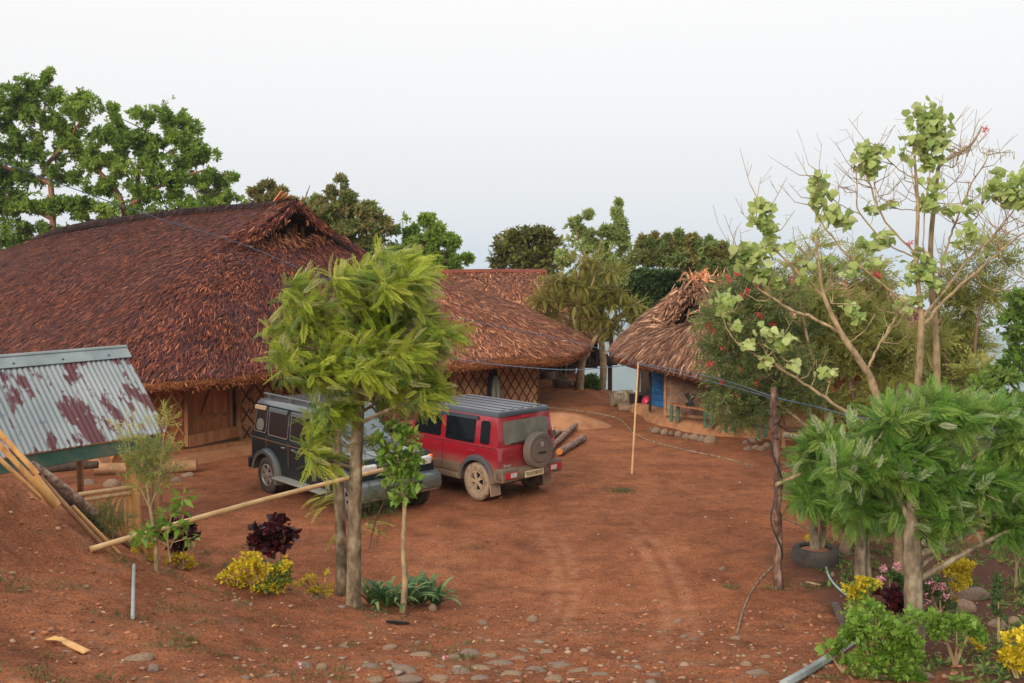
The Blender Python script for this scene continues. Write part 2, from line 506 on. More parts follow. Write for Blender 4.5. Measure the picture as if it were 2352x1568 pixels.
# forested slopes far below
fr = mrange(sp.outputs['Z'], -3.0, -14.0)
n7 = tex(nt, scale=0.03, detail=8, rough=0.65)
rf = ramp(nt, [(0.35, (0.02, 0.04, 0.015)), (0.65, (0.07, 0.10, 0.035))])
nt.links.new(n7.outputs[0], rf.inputs[0])
col = mixc(nt, col, rf.outputs[0], fr)
nt.links.new(col, b.inputs['Base Color'])
b.inputs['Roughness'].default_value = 0.92
b.inputs['Specular IOR Level'].default_value = 0.2
hh = mth('ADD', mth('MULTIPLY', n2.outputs[0], 1.3), mth('MULTIPLY', n3.outputs[0], 0.45))
bump(nt, hh, 0.85, 0.035, b)
M['earth'] = m
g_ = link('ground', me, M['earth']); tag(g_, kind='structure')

M['plinth'] = mat_wear('plinth', (0.24, 0.095, 0.04), (0.33, 0.15, 0.07), 3, 0.95, 0.01, c3=(0.38, 0.19, 0.095))

# air over the valley
mb = MB(); mb.box((0, 2275, -238), (11600, 5950, 520))
hz = mb.build('haze', None)
m, nt, b = new_mat('haze'); nt.nodes.remove(b)
pv = nt.nodes.new('ShaderNodeVolumePrincipled'); pv.inputs['Color'].default_value = (0.76, 0.87, 1.0, 1); pv.inputs['Density'].default_value = 0.00030; pv.inputs['Anisotropy'].default_value = 0.2
nt.links.new(pv.outputs[0], nt.nodes['Material Output'].inputs['Volume'])
hz.data.materials.append(m); tag(hz, kind='stuff')
# ------------------------------------------------------------------ thatch
def mat_thatch(name, dark, mid, light, grey=(0.12, 0.075, 0.06)):
    m, nt, b = new_mat(name)
    n = tex(nt, scale=0.9, detail=7, rough=0.75)
    n2 = tex(nt, scale=2.2, detail=6, rough=0.75, stretch=(1, 1, 2.2))
    r = ramp(nt, [(0.0, dark), (0.38, tuple(a * .55 + c * .45 for a, c in zip(dark, mid))), (0.68, mid), (1.0, light)])
    ma = nt.nodes.new('ShaderNodeMath'); ma.operation = 'MULTIPLY_ADD'; ma.inputs[1].default_value = 1.0
    nt.links.new(n2.outputs[0], ma.inputs[0])
    ad = nt.nodes.new('ShaderNodeMath'); ad.operation = 'SUBTRACT'; ad.inputs[1].default_value = 0.48
    nt.links.new(attr(nt), ad.inputs[0]); nt.links.new(ad.outputs[0], ma.inputs[2])
    nt.links.new(ma.outputs[0], r.inputs[0])
    q = nt.nodes.new('ShaderNodeMapRange'); q.inputs[1].default_value = 0.44; q.inputs[2].default_value = 0.66; q.inputs[4].default_value = 0.32
    nt.links.new(n.outputs[0], q.inputs[0])
    c = mixc(nt, r.outputs[0], grey, q.outputs[0])
    nt.links.new(c, b.inputs['Base Color'])
    b.inputs['Roughness'].default_value = 0.75
    b.inputs['Specular IOR Level'].default_value = 0.25
    return m
M['thatch_main'] = mat_thatch('thatch_main', (0.020, 0.007, 0.009), (0.205, 0.052, 0.026), (0.52, 0.19, 0.082), (0.12, 0.065, 0.078))
M['thatch_orange'] = mat_thatch('thatch_orange', (0.07, 0.026, 0.018), (0.36, 0.125, 0.060), (0.74, 0.38, 0.20), (0.24, 0.13, 0.10))
M['thatch_pale'] = mat_thatch('thatch_pale', (0.07, 0.03, 0.02), (0.30, 0.145, 0.080), (0.62, 0.40, 0.25), (0.22, 0.12, 0.085))
M['thatch_edge'] = mat_thatch('thatch_edge', (0.05, 0.016, 0.007), (0.30, 0.10, 0.032), (0.68, 0.30, 0.11), (0.30, 0.11, 0.04))
M['eave_cut'] = mat_wear('eave_cut', (0.04, 0.012, 0.006), (0.22, 0.075, 0.025), 6, 0.9, 0.02, (1, 1, 7), c3=(0.40, 0.15, 0.05))
M['thatch_dark'] = mat_flat('thatch_dark', (0.018, 0.009, 0.007), 0.95)  # dark thatch; also paints the shade inside gables and the ridge hole

def resample(pts, n):
    pts = np.array(pts, dtype=float)
    # Catmull-Rom through the points, n samples evenly in parameter
    k = len(pts)
    ext = np.vstack([2 * pts[0] - pts[1], pts, 2 * pts[-1] - pts[-2]])
    t = np.linspace(0, k - 1, n)
    i = np.minimum(t.astype(int), k - 2); f = (t - i)[:, None]
    p0, p1, p2, p3 = ext[i], ext[i + 1], ext[i + 2], ext[i + 3]
    return 0.5 * ((2 * p1) + (-p0 + p2) * f + (2 * p0 - 5 * p1 + 4 * p2 - p3) * f ** 2 + (-p0 + 3 * p1 - 3 * p2 + p3) * f ** 3)
def lin(pts, n):
    pts = np.array(pts, dtype=float); k = len(pts)
    t = np.linspace(0, k - 1, n); i = np.minimum(t.astype(int), k - 2); f = (t - i)[:, None]
    return pts[i] * (1 - f) + pts[i + 1] * f

def blades(name, pos, dirv, nrm, length, width, rnd, mat, parent, lift=0.10, rs=None):
    """flat leaf blades: pos (N,3) root, dirv (N,3) growth, nrm (N,3) outward"""
    N = len(pos)
    side = np.cross(dirv, nrm)
    side /= (np.linalg.norm(side, axis=1, keepdims=True) + 1e-9)
    L = length[:, None]; W = width[:, None]
    nr = nrm
    a = pos - side * W * .35
    b_ = pos + side * W * .35
    mid = pos + dirv * L * .55 + nr * L * lift * .7
    c = mid + side * W * .5 ; d = mid - side * W * .5
    tip = pos + dirv * L + nr * L * lift * 0.75
    e_ = tip + side * W * .16; f_ = tip - side * W * .16
    V = np.stack([a, b_, c, d, e_, f_], 1).reshape(-1, 3)
    base = np.arange(N)[:, None] * 6
    q1 = base + np.array([0, 1, 2, 3]); q2 = base + np.array([3, 2, 4, 5])
    F = np.concatenate([q1, q2]); r = np.concatenate([rnd, rnd])
    me = mesh_np(name, V, [F], [r])
    return link(name, me, mat, parent)

def roof_shell(name, top, eave, parent, mat, n=60, m=14, bulge=0.18, thick=0.28, seed=1, smooth_e=True, dens=170, blen=(.28, .55), bwid=(.018, .05),
               edge_mat=None, smooth_t=False, sag=0.0, edge=True, lift=0.10, eave_jit=0.07):
    """thatched surface between a top line and an eave line (same number of control points), as one part with blades"""
    rs = np.random.RandomState(seed)
    T = (resample if smooth_t else lin)(top, n); E = (resample if smooth_e else lin)(eave, n)
    vv = np.linspace(0, 1, m)[:, None, None]
    S = T[None] * (1 - vv) + E[None] * vv
    S[..., 2] += bulge * np.sin(np.pi * np.linspace(0, 1, m)) [:, None]
    # gentle unevenness
    S[..., 2] += 0.04 * wav(S[..., 0], S[..., 1], 1.3) * np.clip(np.linspace(0, 1, m), 0, 1)[:, None]
    du = np.gradient(S, axis=1); dv = np.gradient(S, axis=0)
    nr = np.cross(du, dv); nr /= (np.linalg.norm(nr, axis=2, keepdims=True) + 1e-9)
    sgn = np.sign(np.median(nr[..., 2]))
    flip = sgn < 0
    nr *= sgn if sgn != 0 else 1
    idx = np.arange(n * m).reshape(m, n)
    Fo = np.stack([idx[:-1, :-1], idx[:-1, 1:], idx[1:, 1:], idx[1:, :-1]], -1).reshape(-1, 4)
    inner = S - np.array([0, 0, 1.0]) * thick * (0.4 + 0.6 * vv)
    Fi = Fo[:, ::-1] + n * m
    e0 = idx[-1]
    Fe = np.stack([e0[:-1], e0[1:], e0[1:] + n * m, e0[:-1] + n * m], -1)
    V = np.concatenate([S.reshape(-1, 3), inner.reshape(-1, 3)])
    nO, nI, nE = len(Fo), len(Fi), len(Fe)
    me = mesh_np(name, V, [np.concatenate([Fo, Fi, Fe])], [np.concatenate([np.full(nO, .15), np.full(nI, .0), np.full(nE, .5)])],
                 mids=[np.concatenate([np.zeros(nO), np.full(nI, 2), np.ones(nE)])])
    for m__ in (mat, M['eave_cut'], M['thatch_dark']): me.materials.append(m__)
    o = link(name, me, None, parent)
    # blades
    A = np.linalg.norm(np.cross(S[:-1, 1:] - S[:-1, :-1], S[1:, :-1] - S[:-1, :-1]), axis=2)
    tot = A.sum(); N = int(tot * dens)
    cell = rs.choice(A.size, N, p=(A / tot).ravel())
    ci, cj = np.divmod(cell, n - 1)
    fu, fv = rs.rand(N, 1), rs.rand(N, 1)
    def bl(Arr): return (Arr[ci, cj] * (1 - fu) + Arr[ci, cj + 1] * fu) * (1 - fv) + (Arr[ci + 1, cj] * (1 - fu) + Arr[ci + 1, cj + 1] * fu) * fv
    p = bl(S); nn = bl(nr); d = bl(dv)
    # courses: pull the roots onto rows so the layers read
    d /= (np.linalg.norm(d, axis=1, keepdims=True) + 1e-9)
    sd_ = np.cross(d, nn)
    d = d + sd_ * rs.normal(0, 0.34, (N, 1)) + nn * rs.normal(0.02, 0.07, (N, 1))
    d /= np.linalg.norm(d, axis=1, keepdims=True)
    L = rs.uniform(blen[0], blen[1], N); W = rs.uniform(bwid[0], bwid[1], N)
    r_ = np.clip(rs.beta(1.15, 1.9, N), 0, 1)
    p = p + nn * rs.uniform(0.0, 0.055, (N, 1)) - d * (L[:, None] * 0.5)
    ob = blades('thatch', p, d, nn, L, W, r_, mat, o, lift)
    # hanging eave skirt
    if edge:
        seg = np.linalg.norm(np.diff(S[-1], axis=0), axis=1); NL = int(seg.sum() * 330)
        k = rs.choice(n - 1, NL, p=seg / seg.sum()); f = rs.rand(NL, 1)
        pe = S[-1][k] * (1 - f) + S[-1][k + 1] * f
        de = dv[-1][k]; de = de / np.linalg.norm(de, axis=1, keepdims=True)
        out = de * np.array([1, 1, 0]); out /= (np.linalg.norm(out, axis=1, keepdims=True) + 1e-9)
        pe = pe + np.array([0, 0, -1]) * rs.uniform(-.03, thick * .8, (NL, 1)) - out * rs.uniform(0.05, .22, (NL, 1))
        tan = np.cross(out, np.array([0, 0, 1.0]))
        dd_ = out * 0.95 + np.array([0, 0, -1]) * rs.uniform(.1, .7, (NL, 1)) + tan * rs.normal(0, .8, (NL, 1))
        dd_ /= np.linalg.norm(dd_, axis=1, keepdims=True)
        nn_ = np.cross(tan, dd_) ; nn_ *= np.sign(nn_[:, 2:3] + 1e-9)
        blades('eave_fringe', pe, dd_, nn_, rs.uniform(.09, .15 + eave_jit, NL), rs.uniform(.010, .022, NL), rs.beta(2, 1.6, NL), edge_mat or mat, o, 0.02)
    return o, S, nr

def lattice_wall(name, a, b, z0, z1, parent, pitch=0.28, batten=0.022, mat_panel='mat_weave', mat_bat='wood', out=-1, tilt=1.0, frame=True):
    """woven panel with a diamond lattice of split bamboo; a, b ground points; out: side the lattice is on"""
    a = Vector((a[0], a[1], 0)); b = Vector((b[0], b[1], 0))
    d = (b - a); L = d.length; d.normalize(); n_ = Vector((d.y, -d.x, 0)) * (1 if out > 0 else -1)
    w = thing(name, None, None); w.parent = parent
    h = z1 - z0
    mb = MB()
    q = Matrix((d, -n_, Vector((0, 0, 1)))).transposed()
    mb.box((a + b) / 2 + Vector((0, 0, (z0 + z1) / 2)), (L, 0.05, h), q)
    panel = mb.build('woven_panel', M[mat_panel], w)
    mb = MB()
    off = n_ * 0.034
    k = -h / tilt
    i = 0
    while k < L:
        for s_ in (1, -1):
            # line from (k,z0) going up right with slope tilt, clipped
            if s_ > 0: x0, y0, x1, y1 = k, 0, k + h / tilt, h
            else: x0, y0, x1, y1 = k + h / tilt, 0, k, h
            t0, t1 = 0.0, 1.0
            dx_ = x1 - x0
            for lo, hi in ((0, L),):
                ta, tb = (lo - x0) / dx_, (hi - x0) / dx_
                if ta > tb: ta, tb = tb, ta
                t0, t1 = max(t0, ta), min(t1, tb)
            if t1 - t0 > 0.03:
                p0 = a + d * (x0 + dx_ * t0) + Vector((0, 0, z0 + y0 + (y1 - y0) * t0)) + off * (1 if s_ > 0 else 1.25)
                p1 = a + d * (x0 + dx_ * t1) + Vector((0, 0, z0 + y0 + (y1 - y0) * t1)) + off * (1 if s_ > 0 else 1.25)
                mb.cr = random.random(); mb.bar(p0, p1, 0.012, batten * 1.25)
        k += pitch
    mb.build('lattice', M[mat_bat], w)
    if frame:
        for zz in (z0 + .03, z1 - .03): mb = MB(); mb.bar(a + Vector((0, 0, zz)) + n_ * .05, b + Vector((0, 0, zz)) + n_ * .05, .04, .05); mb.build('rail', M['wood'], w)
    return w
def mat_weave(name, c1, c2, c3):
    m, nt, b = new_mat(name)
    t = nt.nodes.new('ShaderNodeTexCoord')
    # herringbone-like weave from two crossed wave textures on generated-free object coordinates
    outs = []
    for rz in (0.7, -0.7):
        mp = nt.nodes.new('ShaderNodeMapping'); mp.inputs['Rotation'].default_value = (0.0, rz, 0.0)
        mp.inputs['Scale'].default_value = (1, 1, 1)
        nt.links.new(t.outputs['Object'], mp.inputs[0])
        w_ = nt.nodes.new('ShaderNodeTexWave'); w_.inputs['Scale'].default_value = 3.0; w_.inputs['Distortion'].default_value = 1.0
        w_.bands_direction = 'Z'
        nt.links.new(mp.outputs[0], w_.inputs['Vector']); outs.append(w_.outputs['Fac'])
    n = tex(nt, scale=2.2, detail=5)
    mm = nt.nodes.new('ShaderNodeMath'); mm.operation = 'MAXIMUM'
    nt.links.new(outs[0], mm.inputs[0]); nt.links.new(outs[1], mm.inputs[1])
    r = ramp(nt, [(0.3, c1), (0.55, c2), (0.8, c3)]); nt.links.new(n.outputs[0], r.inputs[0])
    r2 = ramp(nt, [(0.2, (0.78, 0.74, 0.72)), (0.8, (1.05, 1.05, 1.05))]); nt.links.new(mm.outputs[0], r2.inputs[0])
    nt.links.new(mixc(nt, r.outputs[0], r2.outputs[0], 0.8, 'MULTIPLY'), b.inputs['Base Color'])
    b.inputs['Roughness'].default_value = 0.8
    bump(nt, mm.outputs[0], 0.5, 0.01, b)
    return m
M['mat_weave'] = mat_weave('mat_weave', (0.26, 0.11, 0.05), (0.42, 0.23, 0.11), (0.55, 0.34, 0.18))
M['batten'] = mat_wear('batten', (.05, .016, .008), (.13, .045, .02), 6, .8, 0)
M['mat_weave_orange'] = mat_weave('mat_weave_orange', (0.27, 0.09, 0.03), (0.42, 0.16, 0.055), (0.5, 0.24, 0.09))
M['mat_weave_grey'] = mat_weave('mat_weave_grey', (0.085, 0.045, 0.03), (0.20, 0.115, 0.075), (0.36, 0.25, 0.18))

def leaf_pieces(name, pts, n, parent, mat, L=(.25, .5), W=(.04, .09), seed=1, dirv=(0, 0, -1), spread=.5, out=(.8, -.6, 0), close=0.06):
    """loose dry palm pieces along a polyline"""
    rs = np.random.RandomState(seed)
    A = lin(pts, 40); k = rs.randint(0, 39, n); f = rs.rand(n, 1)
    p = A[k] * (1 - f) + A[k + 1] * f + rs.normal(0, close, (n, 3))
    d = np.array(dirv, float)[None] + rs.normal(0, spread, (n, 3)); d /= np.linalg.norm(d, axis=1, keepdims=True)
    nn = np.array(out, float)[None] + rs.normal(0, .5, (n, 3)); nn -= d * (nn * d).sum(1, keepdims=True); nn /= np.linalg.norm(nn, axis=1, keepdims=True)
    return blades(name, p, d, nn, rs.uniform(*L, n), rs.uniform(*W, n), rs.beta(1.5, 1.5, n), mat, parent, 0.12)
# ------------------------------------------------------------------ big longhouse
random.seed(5)
def v3(*a): return np.array(a, float)
K = v3(-5.87, 27.0, 5.86)
GL = v3(-6.86, 25.68, 4.84)
GR = v3(-4.92, 28.3, 4.95)
h1 = thing('thatched_longhouse', 'largest house, dark red brown thatch with an open gable and orange woven walls', 'house', (-6, 27, 0))
top = [(-20.5, 38.5, 3.5), (-15.5, 34.4, 5.15), (-10.5, 30.5, 5.66), K, GL, (-6.55, 26.15, 4.86), (-5.95, 26.95, 4.9), (-5.4, 27.65, 4.92), GR, K, (-10.5, 30.5, 5.66), (-15.5, 34.4, 5.15), (-20.5, 38.5, 3.5)]
eav = [(-27.5, 35.5, 1.9), (-20.5, 30.4, 1.85), (-14.2, 25.6, 1.9), (-10.6, 22.6, 1.98), (-8.7, 21.25, 2.0), (-7.3, 20.95, 2.0), (-5.2, 22.7, 2.0), (-3.0, 25.4, 1.95), (-1.7, 27.6, 1.9), (-1.6, 30.4, 1.9), (-6.2, 36.2, 1.9), (-11.5, 41, 1.9), (-20, 45, 1.9)]
roof, S1, N1 = roof_shell('roof', top, eav, h1, M['thatch_main'], n=110, m=22, bulge=0.42, thick=0.22, seed=11, dens=820, blen=(.10, .24), bwid=(.012, .028), lift=.13, edge_mat=M['thatch_edge'])
# ridge cap
rs = np.random.RandomState(4)
rl = resample([(-20.9, 38.9, 3.5), (-15.5, 34.4, 5.2), (-10.5, 30.5, 5.71), tuple(K + v3(.3, -.22, .03))], 60)
mb = MB(); mb.tube(rl, 0.13, 8)
cap = mb.build('ridge_cap', M['thatch_dark'], roof)
N = 2600
k = rs.randint(0, 59, N); f = rs.rand(N, 1); p = rl[k] * (1 - f) + rl[k + 1] * f
sgn = np.where(rs.rand(N) < .5, -1, 1)[:, None]
perp = v3(.6, .8, 0)
d = perp * sgn * 1.0 + v3(0, 0, -1) * rs.uniform(.15, .6, (N, 1)) + rs.normal(0, .3, (N, 3)); d /= np.linalg.norm(d, axis=1, keepdims=True)
nn = np.tile(v3(0, 0, 1), (N, 1)); nn -= d * (nn * d).sum(1, keepdims=True); nn /= np.linalg.norm(nn, axis=1, keepdims=True)
blades('thatch', p + v3(0, 0, .10) - d * .05, d, nn, rs.uniform(.15, .35, N), rs.uniform(.02, .04, N), rs.beta(1, 4, N), M['thatch_main'], cap, .05)
# open gable: projecting rakes
FW = v3(.8, -.6, 0)
for s_, foot in ((-1, GL), (1, GR)):
    foot2 = foot + (foot - K) * .12
    a0 = K - FW * .3 + v3(0, 0, .06); a1 = K + FW * .38 + v3(0, 0, .10)
    b0 = foot2 - FW * .3 + v3(0, 0, .05); b1 = foot2 + FW * .22 + v3(0, 0, -.02)
    rk, S_, N_ = roof_shell('gable_roof', [a0, (a0 + a1) / 2, a1], [b0, (b0 + b1) / 2, b1], roof, M['thatch_main'], n=10, m=10, bulge=.05, thick=.22, seed=20 + s_, dens=560, smooth_e=False, blen=(.2, .4), edge_mat=M['thatch_edge'])
    leaf_pieces('rake_thatch', [a1 + v3(0, 0, -.03), b1 + v3(0, 0, -.03)], 700, rk, M['thatch_main'], (.10, .2), (.015, .03), 31 + s_, tuple((foot - K) / np.linalg.norm(foot - K) * .9 + v3(0, 0, -.35)), .3, tuple(FW), .05)
    leaf_pieces('rake_lining', [a1 + v3(0, 0, -.2), b1 + v3(0, 0, -.2)], 16, rk, M['thatch_edge'], (.08, .18), (.02, .05), 41 + s_, (0, 0, -1), .45, tuple(FW), .05)
mb = MB()      # dark sheet standing in for the shade inside the gable
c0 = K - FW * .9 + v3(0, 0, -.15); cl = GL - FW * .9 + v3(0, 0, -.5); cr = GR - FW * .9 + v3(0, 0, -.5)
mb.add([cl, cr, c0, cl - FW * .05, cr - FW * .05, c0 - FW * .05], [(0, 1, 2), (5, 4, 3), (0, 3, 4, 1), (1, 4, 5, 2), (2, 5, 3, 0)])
gi = mb.build('gable_shade_sheet', M['thatch_dark'], h1)
for t, w_, lean, hgt in ((.28, .13, -.5, .50), (.44, .10, .12, .62), (.60, .30, .55, .34), (.66, .16, .3, .45), (.76, .12, -.05, .60), (.86, .1, .2, .3)):
    mb = MB(); q0 = GL + (GR - GL) * t + FW * (-.35) + v3(0, 0, .05); up_ = v3(.6, .8, 0) * lean * .5 + v3(0, 0, 1)
    q1 = q0 + up_ * hgt
    mb.bar(q0, q1, w_, .02); mb.build('palm_slat', M['wood'], gi)
# dry leaves at the foot of the gable
leaf_pieces('gable_foot_straw', [GL + FW * .05, GL * .5 + GR * .5 + FW * .1, GR + FW * .05], 1300, roof, M['thatch_orange'], (.14, .32), (.012, .03), 55, (.6, -.45, -.62), .3, (0, 0, 1), .10)
mb = MB()
for i in range(3):
    q0 = K + v3(.05 * i - .35, .1 * i, .12); mb.bar(q0, q0 + v3(.22 + .04 * i, -.05, .26 - .05 * i), .10, .02)
mb.build('palm_piece', mat_flat('dry_palm', (0.75, 0.26, 0.10), .7), roof)
mb = MB()
q0 = v3(-16.6, 35.0, 4.95); mb.bar(q0, q0 + v3(.9, .0, .28), .13, .02); mb.build('ridge_board', M['bamboo'], roof)

# walls
W0 = G(255, 1066, .2); W1 = G(372, 1043, .2); W2 = G(585, 1006, .2); W3 = G(870, 964, .2); W4 = G(1232, 922, .3)
main_wall = thing('wall', None, None); main_wall.parent = h1
lattice_wall('woven_wall', W0, G(420, 1036, .2), .18, 2.35, h1, .34, .03, 'mat_weave_orange', 'bamboo', out=1, tilt=1.5)
COL.objects.unlink(main_wall); bpy.data.objects.remove(main_wall)
dA = G(428, 1034, .2); dB = G(548, 1012, .2)
lattice_wall('woven_wall', G(550, 1011, .2), G(575, 1008, .2), .18, 2.35, h1, .3, .03, 'mat_weave', 'batten', out=1, tilt=1.5)
lattice_wall('woven_wall', G(575, 1008, .2), W3, .18, 2.35, h1, .34, .03, 'mat_weave', 'batten', out=1, tilt=1.5)
dd_ = (dB - dA); dl = dd_.length; dn = dd_.normalized(); nn_ = Vector((dn.y, -dn.x, 0))
q = Matrix((dn, -nn_, Vector((0, 0, 1)))).transposed()
dr = MB(); dr.box((dA + dB) / 2 + Vector((0, 0, 1.0)) - nn_ * .10, (dl * .86, .04, 1.55), q)
door = dr.build('door', M['wood_door'], h1)
mb = MB(); c = (dA + dB) / 2 + Vector((0, 0, 1.0)) - nn_ * .055
for z_ in (-.72, .72, -.32): mb.box(c + Vector((0, 0, z_)), (dl * .84, .03, .09), q)
for x_ in (-.4, .4): mb.box(c + dn * dl * x_ * .95 + nn_ * .004, (.10, .03, 1.5), q)
mb.bar(c + dn * (-dl * .2) + Vector((0, 0, -.28)) + nn_ * .01, c + dn * (dl * .08) + Vector((0, 0, .55)) + nn_ * .01, .05, .02)
mb.bar(c + dn * (dl * .1) + Vector((0, 0, .45)) + nn_ * .013, c + dn * (dl * .35) + Vector((0, 0, .1)) + nn_ * .013, .04, .02)
mb.build('door_frame', M['wood'], door)
for d__ in (dA, dB): mb = MB(); mb.bar(d__ + Vector((0, 0, .1)) + nn_ * .04, d__ + Vector((0, 0, 2.4)) + nn_ * .04, .14, .09); mb.build('door_post', M['wood'], h1)
mb = MB(); mb.bar(dA + Vector((0, 0, .22)) + nn_ * .10, dB + Vector((0, 0, .26)) + nn_ * .10, .06, .26); mb.build('door_sill', M['wood'], h1)
mb = MB(); pA = G(360, 1054, .12); pB = G(590, 1018, .12)
mb.bar(pA + nn_ * .05, pB + nn_ * .05, .22, .24); mb.build('threshold_beam', M['wood'], h1)
for u_, v_, r_ in ((350, 1060, .09), (640, 1010, .08), (760, 985, .08)):
    mb = MB(); g = G(u_, v_, .0); mb.tube([g, g + Vector((0, 0, 2.3))], r_, 8); mb.build('house_post', M['wood'], h1)
# raised earth floor under the eave (plinth)
mb = MB()
pl = [G(240, 1085, 0), G(430, 1068, 0), G(620, 1035, 0), G(900, 985, 0), G(1240, 950, 0), W4 + Vector((.2, 1.5, 0)), W3 + Vector((-3, 3, 0)), W0 + Vector((-2, 3, 0))]
n_ = len(pl)
mb.add([(p_.x, p_.y, .17) for p_ in pl] + [(p_.x * 1.005, p_.y - .12, -.1) for p_ in pl], [tuple(range(n_))] + [(i, (i + 1) % n_, n_ + (i + 1) % n_, n_ + i) for i in range(n_)])
mb.build('earth_floor', M['plinth'], h1)
# long pole lying on the thatch
mb = MB(); mb.tube([P(270, 655, 26.1), P(330, 632, 26.2), P(400, 611, 26.3), P(480, 600, 26.4), P(580, 597, 26.5)], .018, 6)
tag(mb.build('thin_stick', M['bark_pale']), 'long thin bent stick lying across the dark thatch below the open gable', 'stick')

# ------------------------------------------------------------------ second house (orange thatch, right of the longhouse)
h2 = thing('thatched_house', 'orange brown thatched house with a low hipped end and lattice wall behind the red car', 'house', (-1, 29, 0))
top = [(-7, 31.0, 4.3), (-4.3, 30.8, 4.1), (-2.5, 30.6, 3.82), (-2.3, 30.6, 3.80), (-2.3, 30.8, 3.8), (-4.5, 31.5, 4.0), (-7, 31.5, 4.3)]
eav = [(-5.6, 25.0, 1.82), (-3.2, 26.3, 1.78), (-.6, 27.4, 1.74), (1.5, 28.6, 1.75), (2.35, 30.6, 1.98), (1.0, 33.2, 2.0), (-3.5, 35.5, 2.0)]
r2, S2, N2 = roof_shell('roof', top, eav, h2, M['thatch_orange'], n=70, m=16, bulge=.22, thick=.24, seed=12, dens=640, blen=(.12, .30), bwid=(.014, .032), lift=.14, edge_mat=M['thatch_edge'])
lattice_wall('woven_wall', W3, G(1128, 936, .25), .18, 2.2, h2, .27, .024, 'mat_weave', 'batten', out=1, tilt=1.55)
lattice_wall('woven_wall', G(1128, 936, .25), W4, .2, 1.95, h2, .27, .024, 'mat_weave', 'batten', out=1, tilt=1.55)
lattice_wall('woven_wall', W4, W4 + Vector((-.9, 3.4, 0)), .2, 1.9, h2, .27, .024, 'mat_weave', 'batten', out=1, tilt=1.55)
for u_, v_, r_ in ((1043, 960, .065), (1172, 935, .085), (1233, 925, .05), (905, 975, .06), (885, 972, .04)):
    mb = MB(); g = G(u_, v_, .1); mb.tube([g, g + Vector((.03, 0, 1.9))], r_, 8); mb.build('house_post', M['old_bamboo'], h2)
mb = MB(); mb.bar(G(905, 952, .3), G(1010, 943, .3), .1, .2); mb.build('threshold_beam', M['wood'], h2)
# clothes on the wall
def cloth(name, label, cat, u, v, w, h, Y, mat, seed, lean=0.0, group=None):
    rs = np.random.RandomState(seed); n, m_ = 12, 14
    c = P(u, v, Y); V = []; 
    for j in range(m_):
        for i in range(n):
            s = i / (n - 1) - .5; t = j / (m_ - 1)
            ww = w * (0.45 + .55 * math.sin(min(1, t * 1.6) * math.pi / 2))
            V.append((c.x + s * ww + lean * t, c.y - .05 - .05 * math.sin(s * 14 + seed) * (0.4 + t), c.z - t * h * (1 - .12 * abs(math.sin(i * 1.7 + seed)))))
    idx = np.arange(n * m_).reshape(m_, n)
    F = np.stack([idx[:-1, :-1], idx[:-1, 1:], idx[1:, 1:], idx[1:, :-1]], -1).reshape(-1, 4)
    o = link(name, mesh_np(name, np.array(V), [F], smooth=True), mat)
    md = o.modifiers.new('thick', 'SOLIDIFY'); md.thickness = .02
    return tag(o, label, cat, group)
cloth('jacket', 'black jacket hanging on the lattice wall', 'jacket', 1133, 845, .34, 1.05, W3.y * .35 + W4.y * .65 - .25, M['cloth_black'], 2, -.02)
cloth('trousers', 'grey green trousers hanging beside the black jacket', 'trousers', 1139, 862, .26, 1.0, W3.y * .35 + W4.y * .65 - .42, mat_flat('cloth_grey', (.10, .10, .08), .9), 5, .04)
# ------------------------------------------------------------------ third house behind
h3 = thing('thatched_house', 'farthest thatched house with the long level ridge, behind the orange roof', 'house', (0, 39, 0))
top = [(-7.5, 40.5, 3.75), (-4, 39.6, 3.78), (-1, 39.0, 3.85), (1.2, 38.6, 3.85), (1.75, 38.5, 3.6), (1.75, 38.6, 3.6), (1.2, 39, 3.85), (-7, 41, 3.8)]
eav = [(-8.5, 34.0, 1.6), (-5, 33.8, 1.6), (-1.5, 33.8, 1.6), (1.3, 34.0, 1.7), (3.2, 35.3, 1.85), (3.5, 37.8, 2.0), (2.2, 41.8, 1.8), (-7, 45, 1.8)]
r3_, S3, N3 = roof_shell('roof', top, eav, h3, M['thatch_orange'], n=60, m=14, bulge=.25, thick=.35, seed=13, dens=300, blen=(.2, .45), bwid=(.018, .045), edge_mat=M['thatch_pale'])
rl = resample([(-7.5, 40.5, 3.8), (-4, 39.6, 3.84), (-1, 39.0, 3.9), (1.3, 38.6, 3.9)], 30)
mb = MB(); mb.tube(rl, .12, 7); mb.build('ridge_cap', M['thatch_main'], r3_)
mb = MB()      # dark block standing in for the shade of a hole by the ridge end
c = P(1283, 650, 36.9); mb.box(c, (.55, .5, .35), Matrix.Rotation(.5, 3, 'Y')); mb.build('hole_shade_block', M['thatch_dark'], r3_)
mb = MB()
for a, b_ in (((-8, 35.6), (1.0, 35.4)), ((1.0, 35.4), (2.3, 37.0)), ((2.3, 37.0), (1.6, 41))):
    mb.bar((a[0], a[1], 1.1), (b_[0], b_[1], 1.1), .06, 1.6)
mb.build('wall', M['mat_weave_grey'], h3)
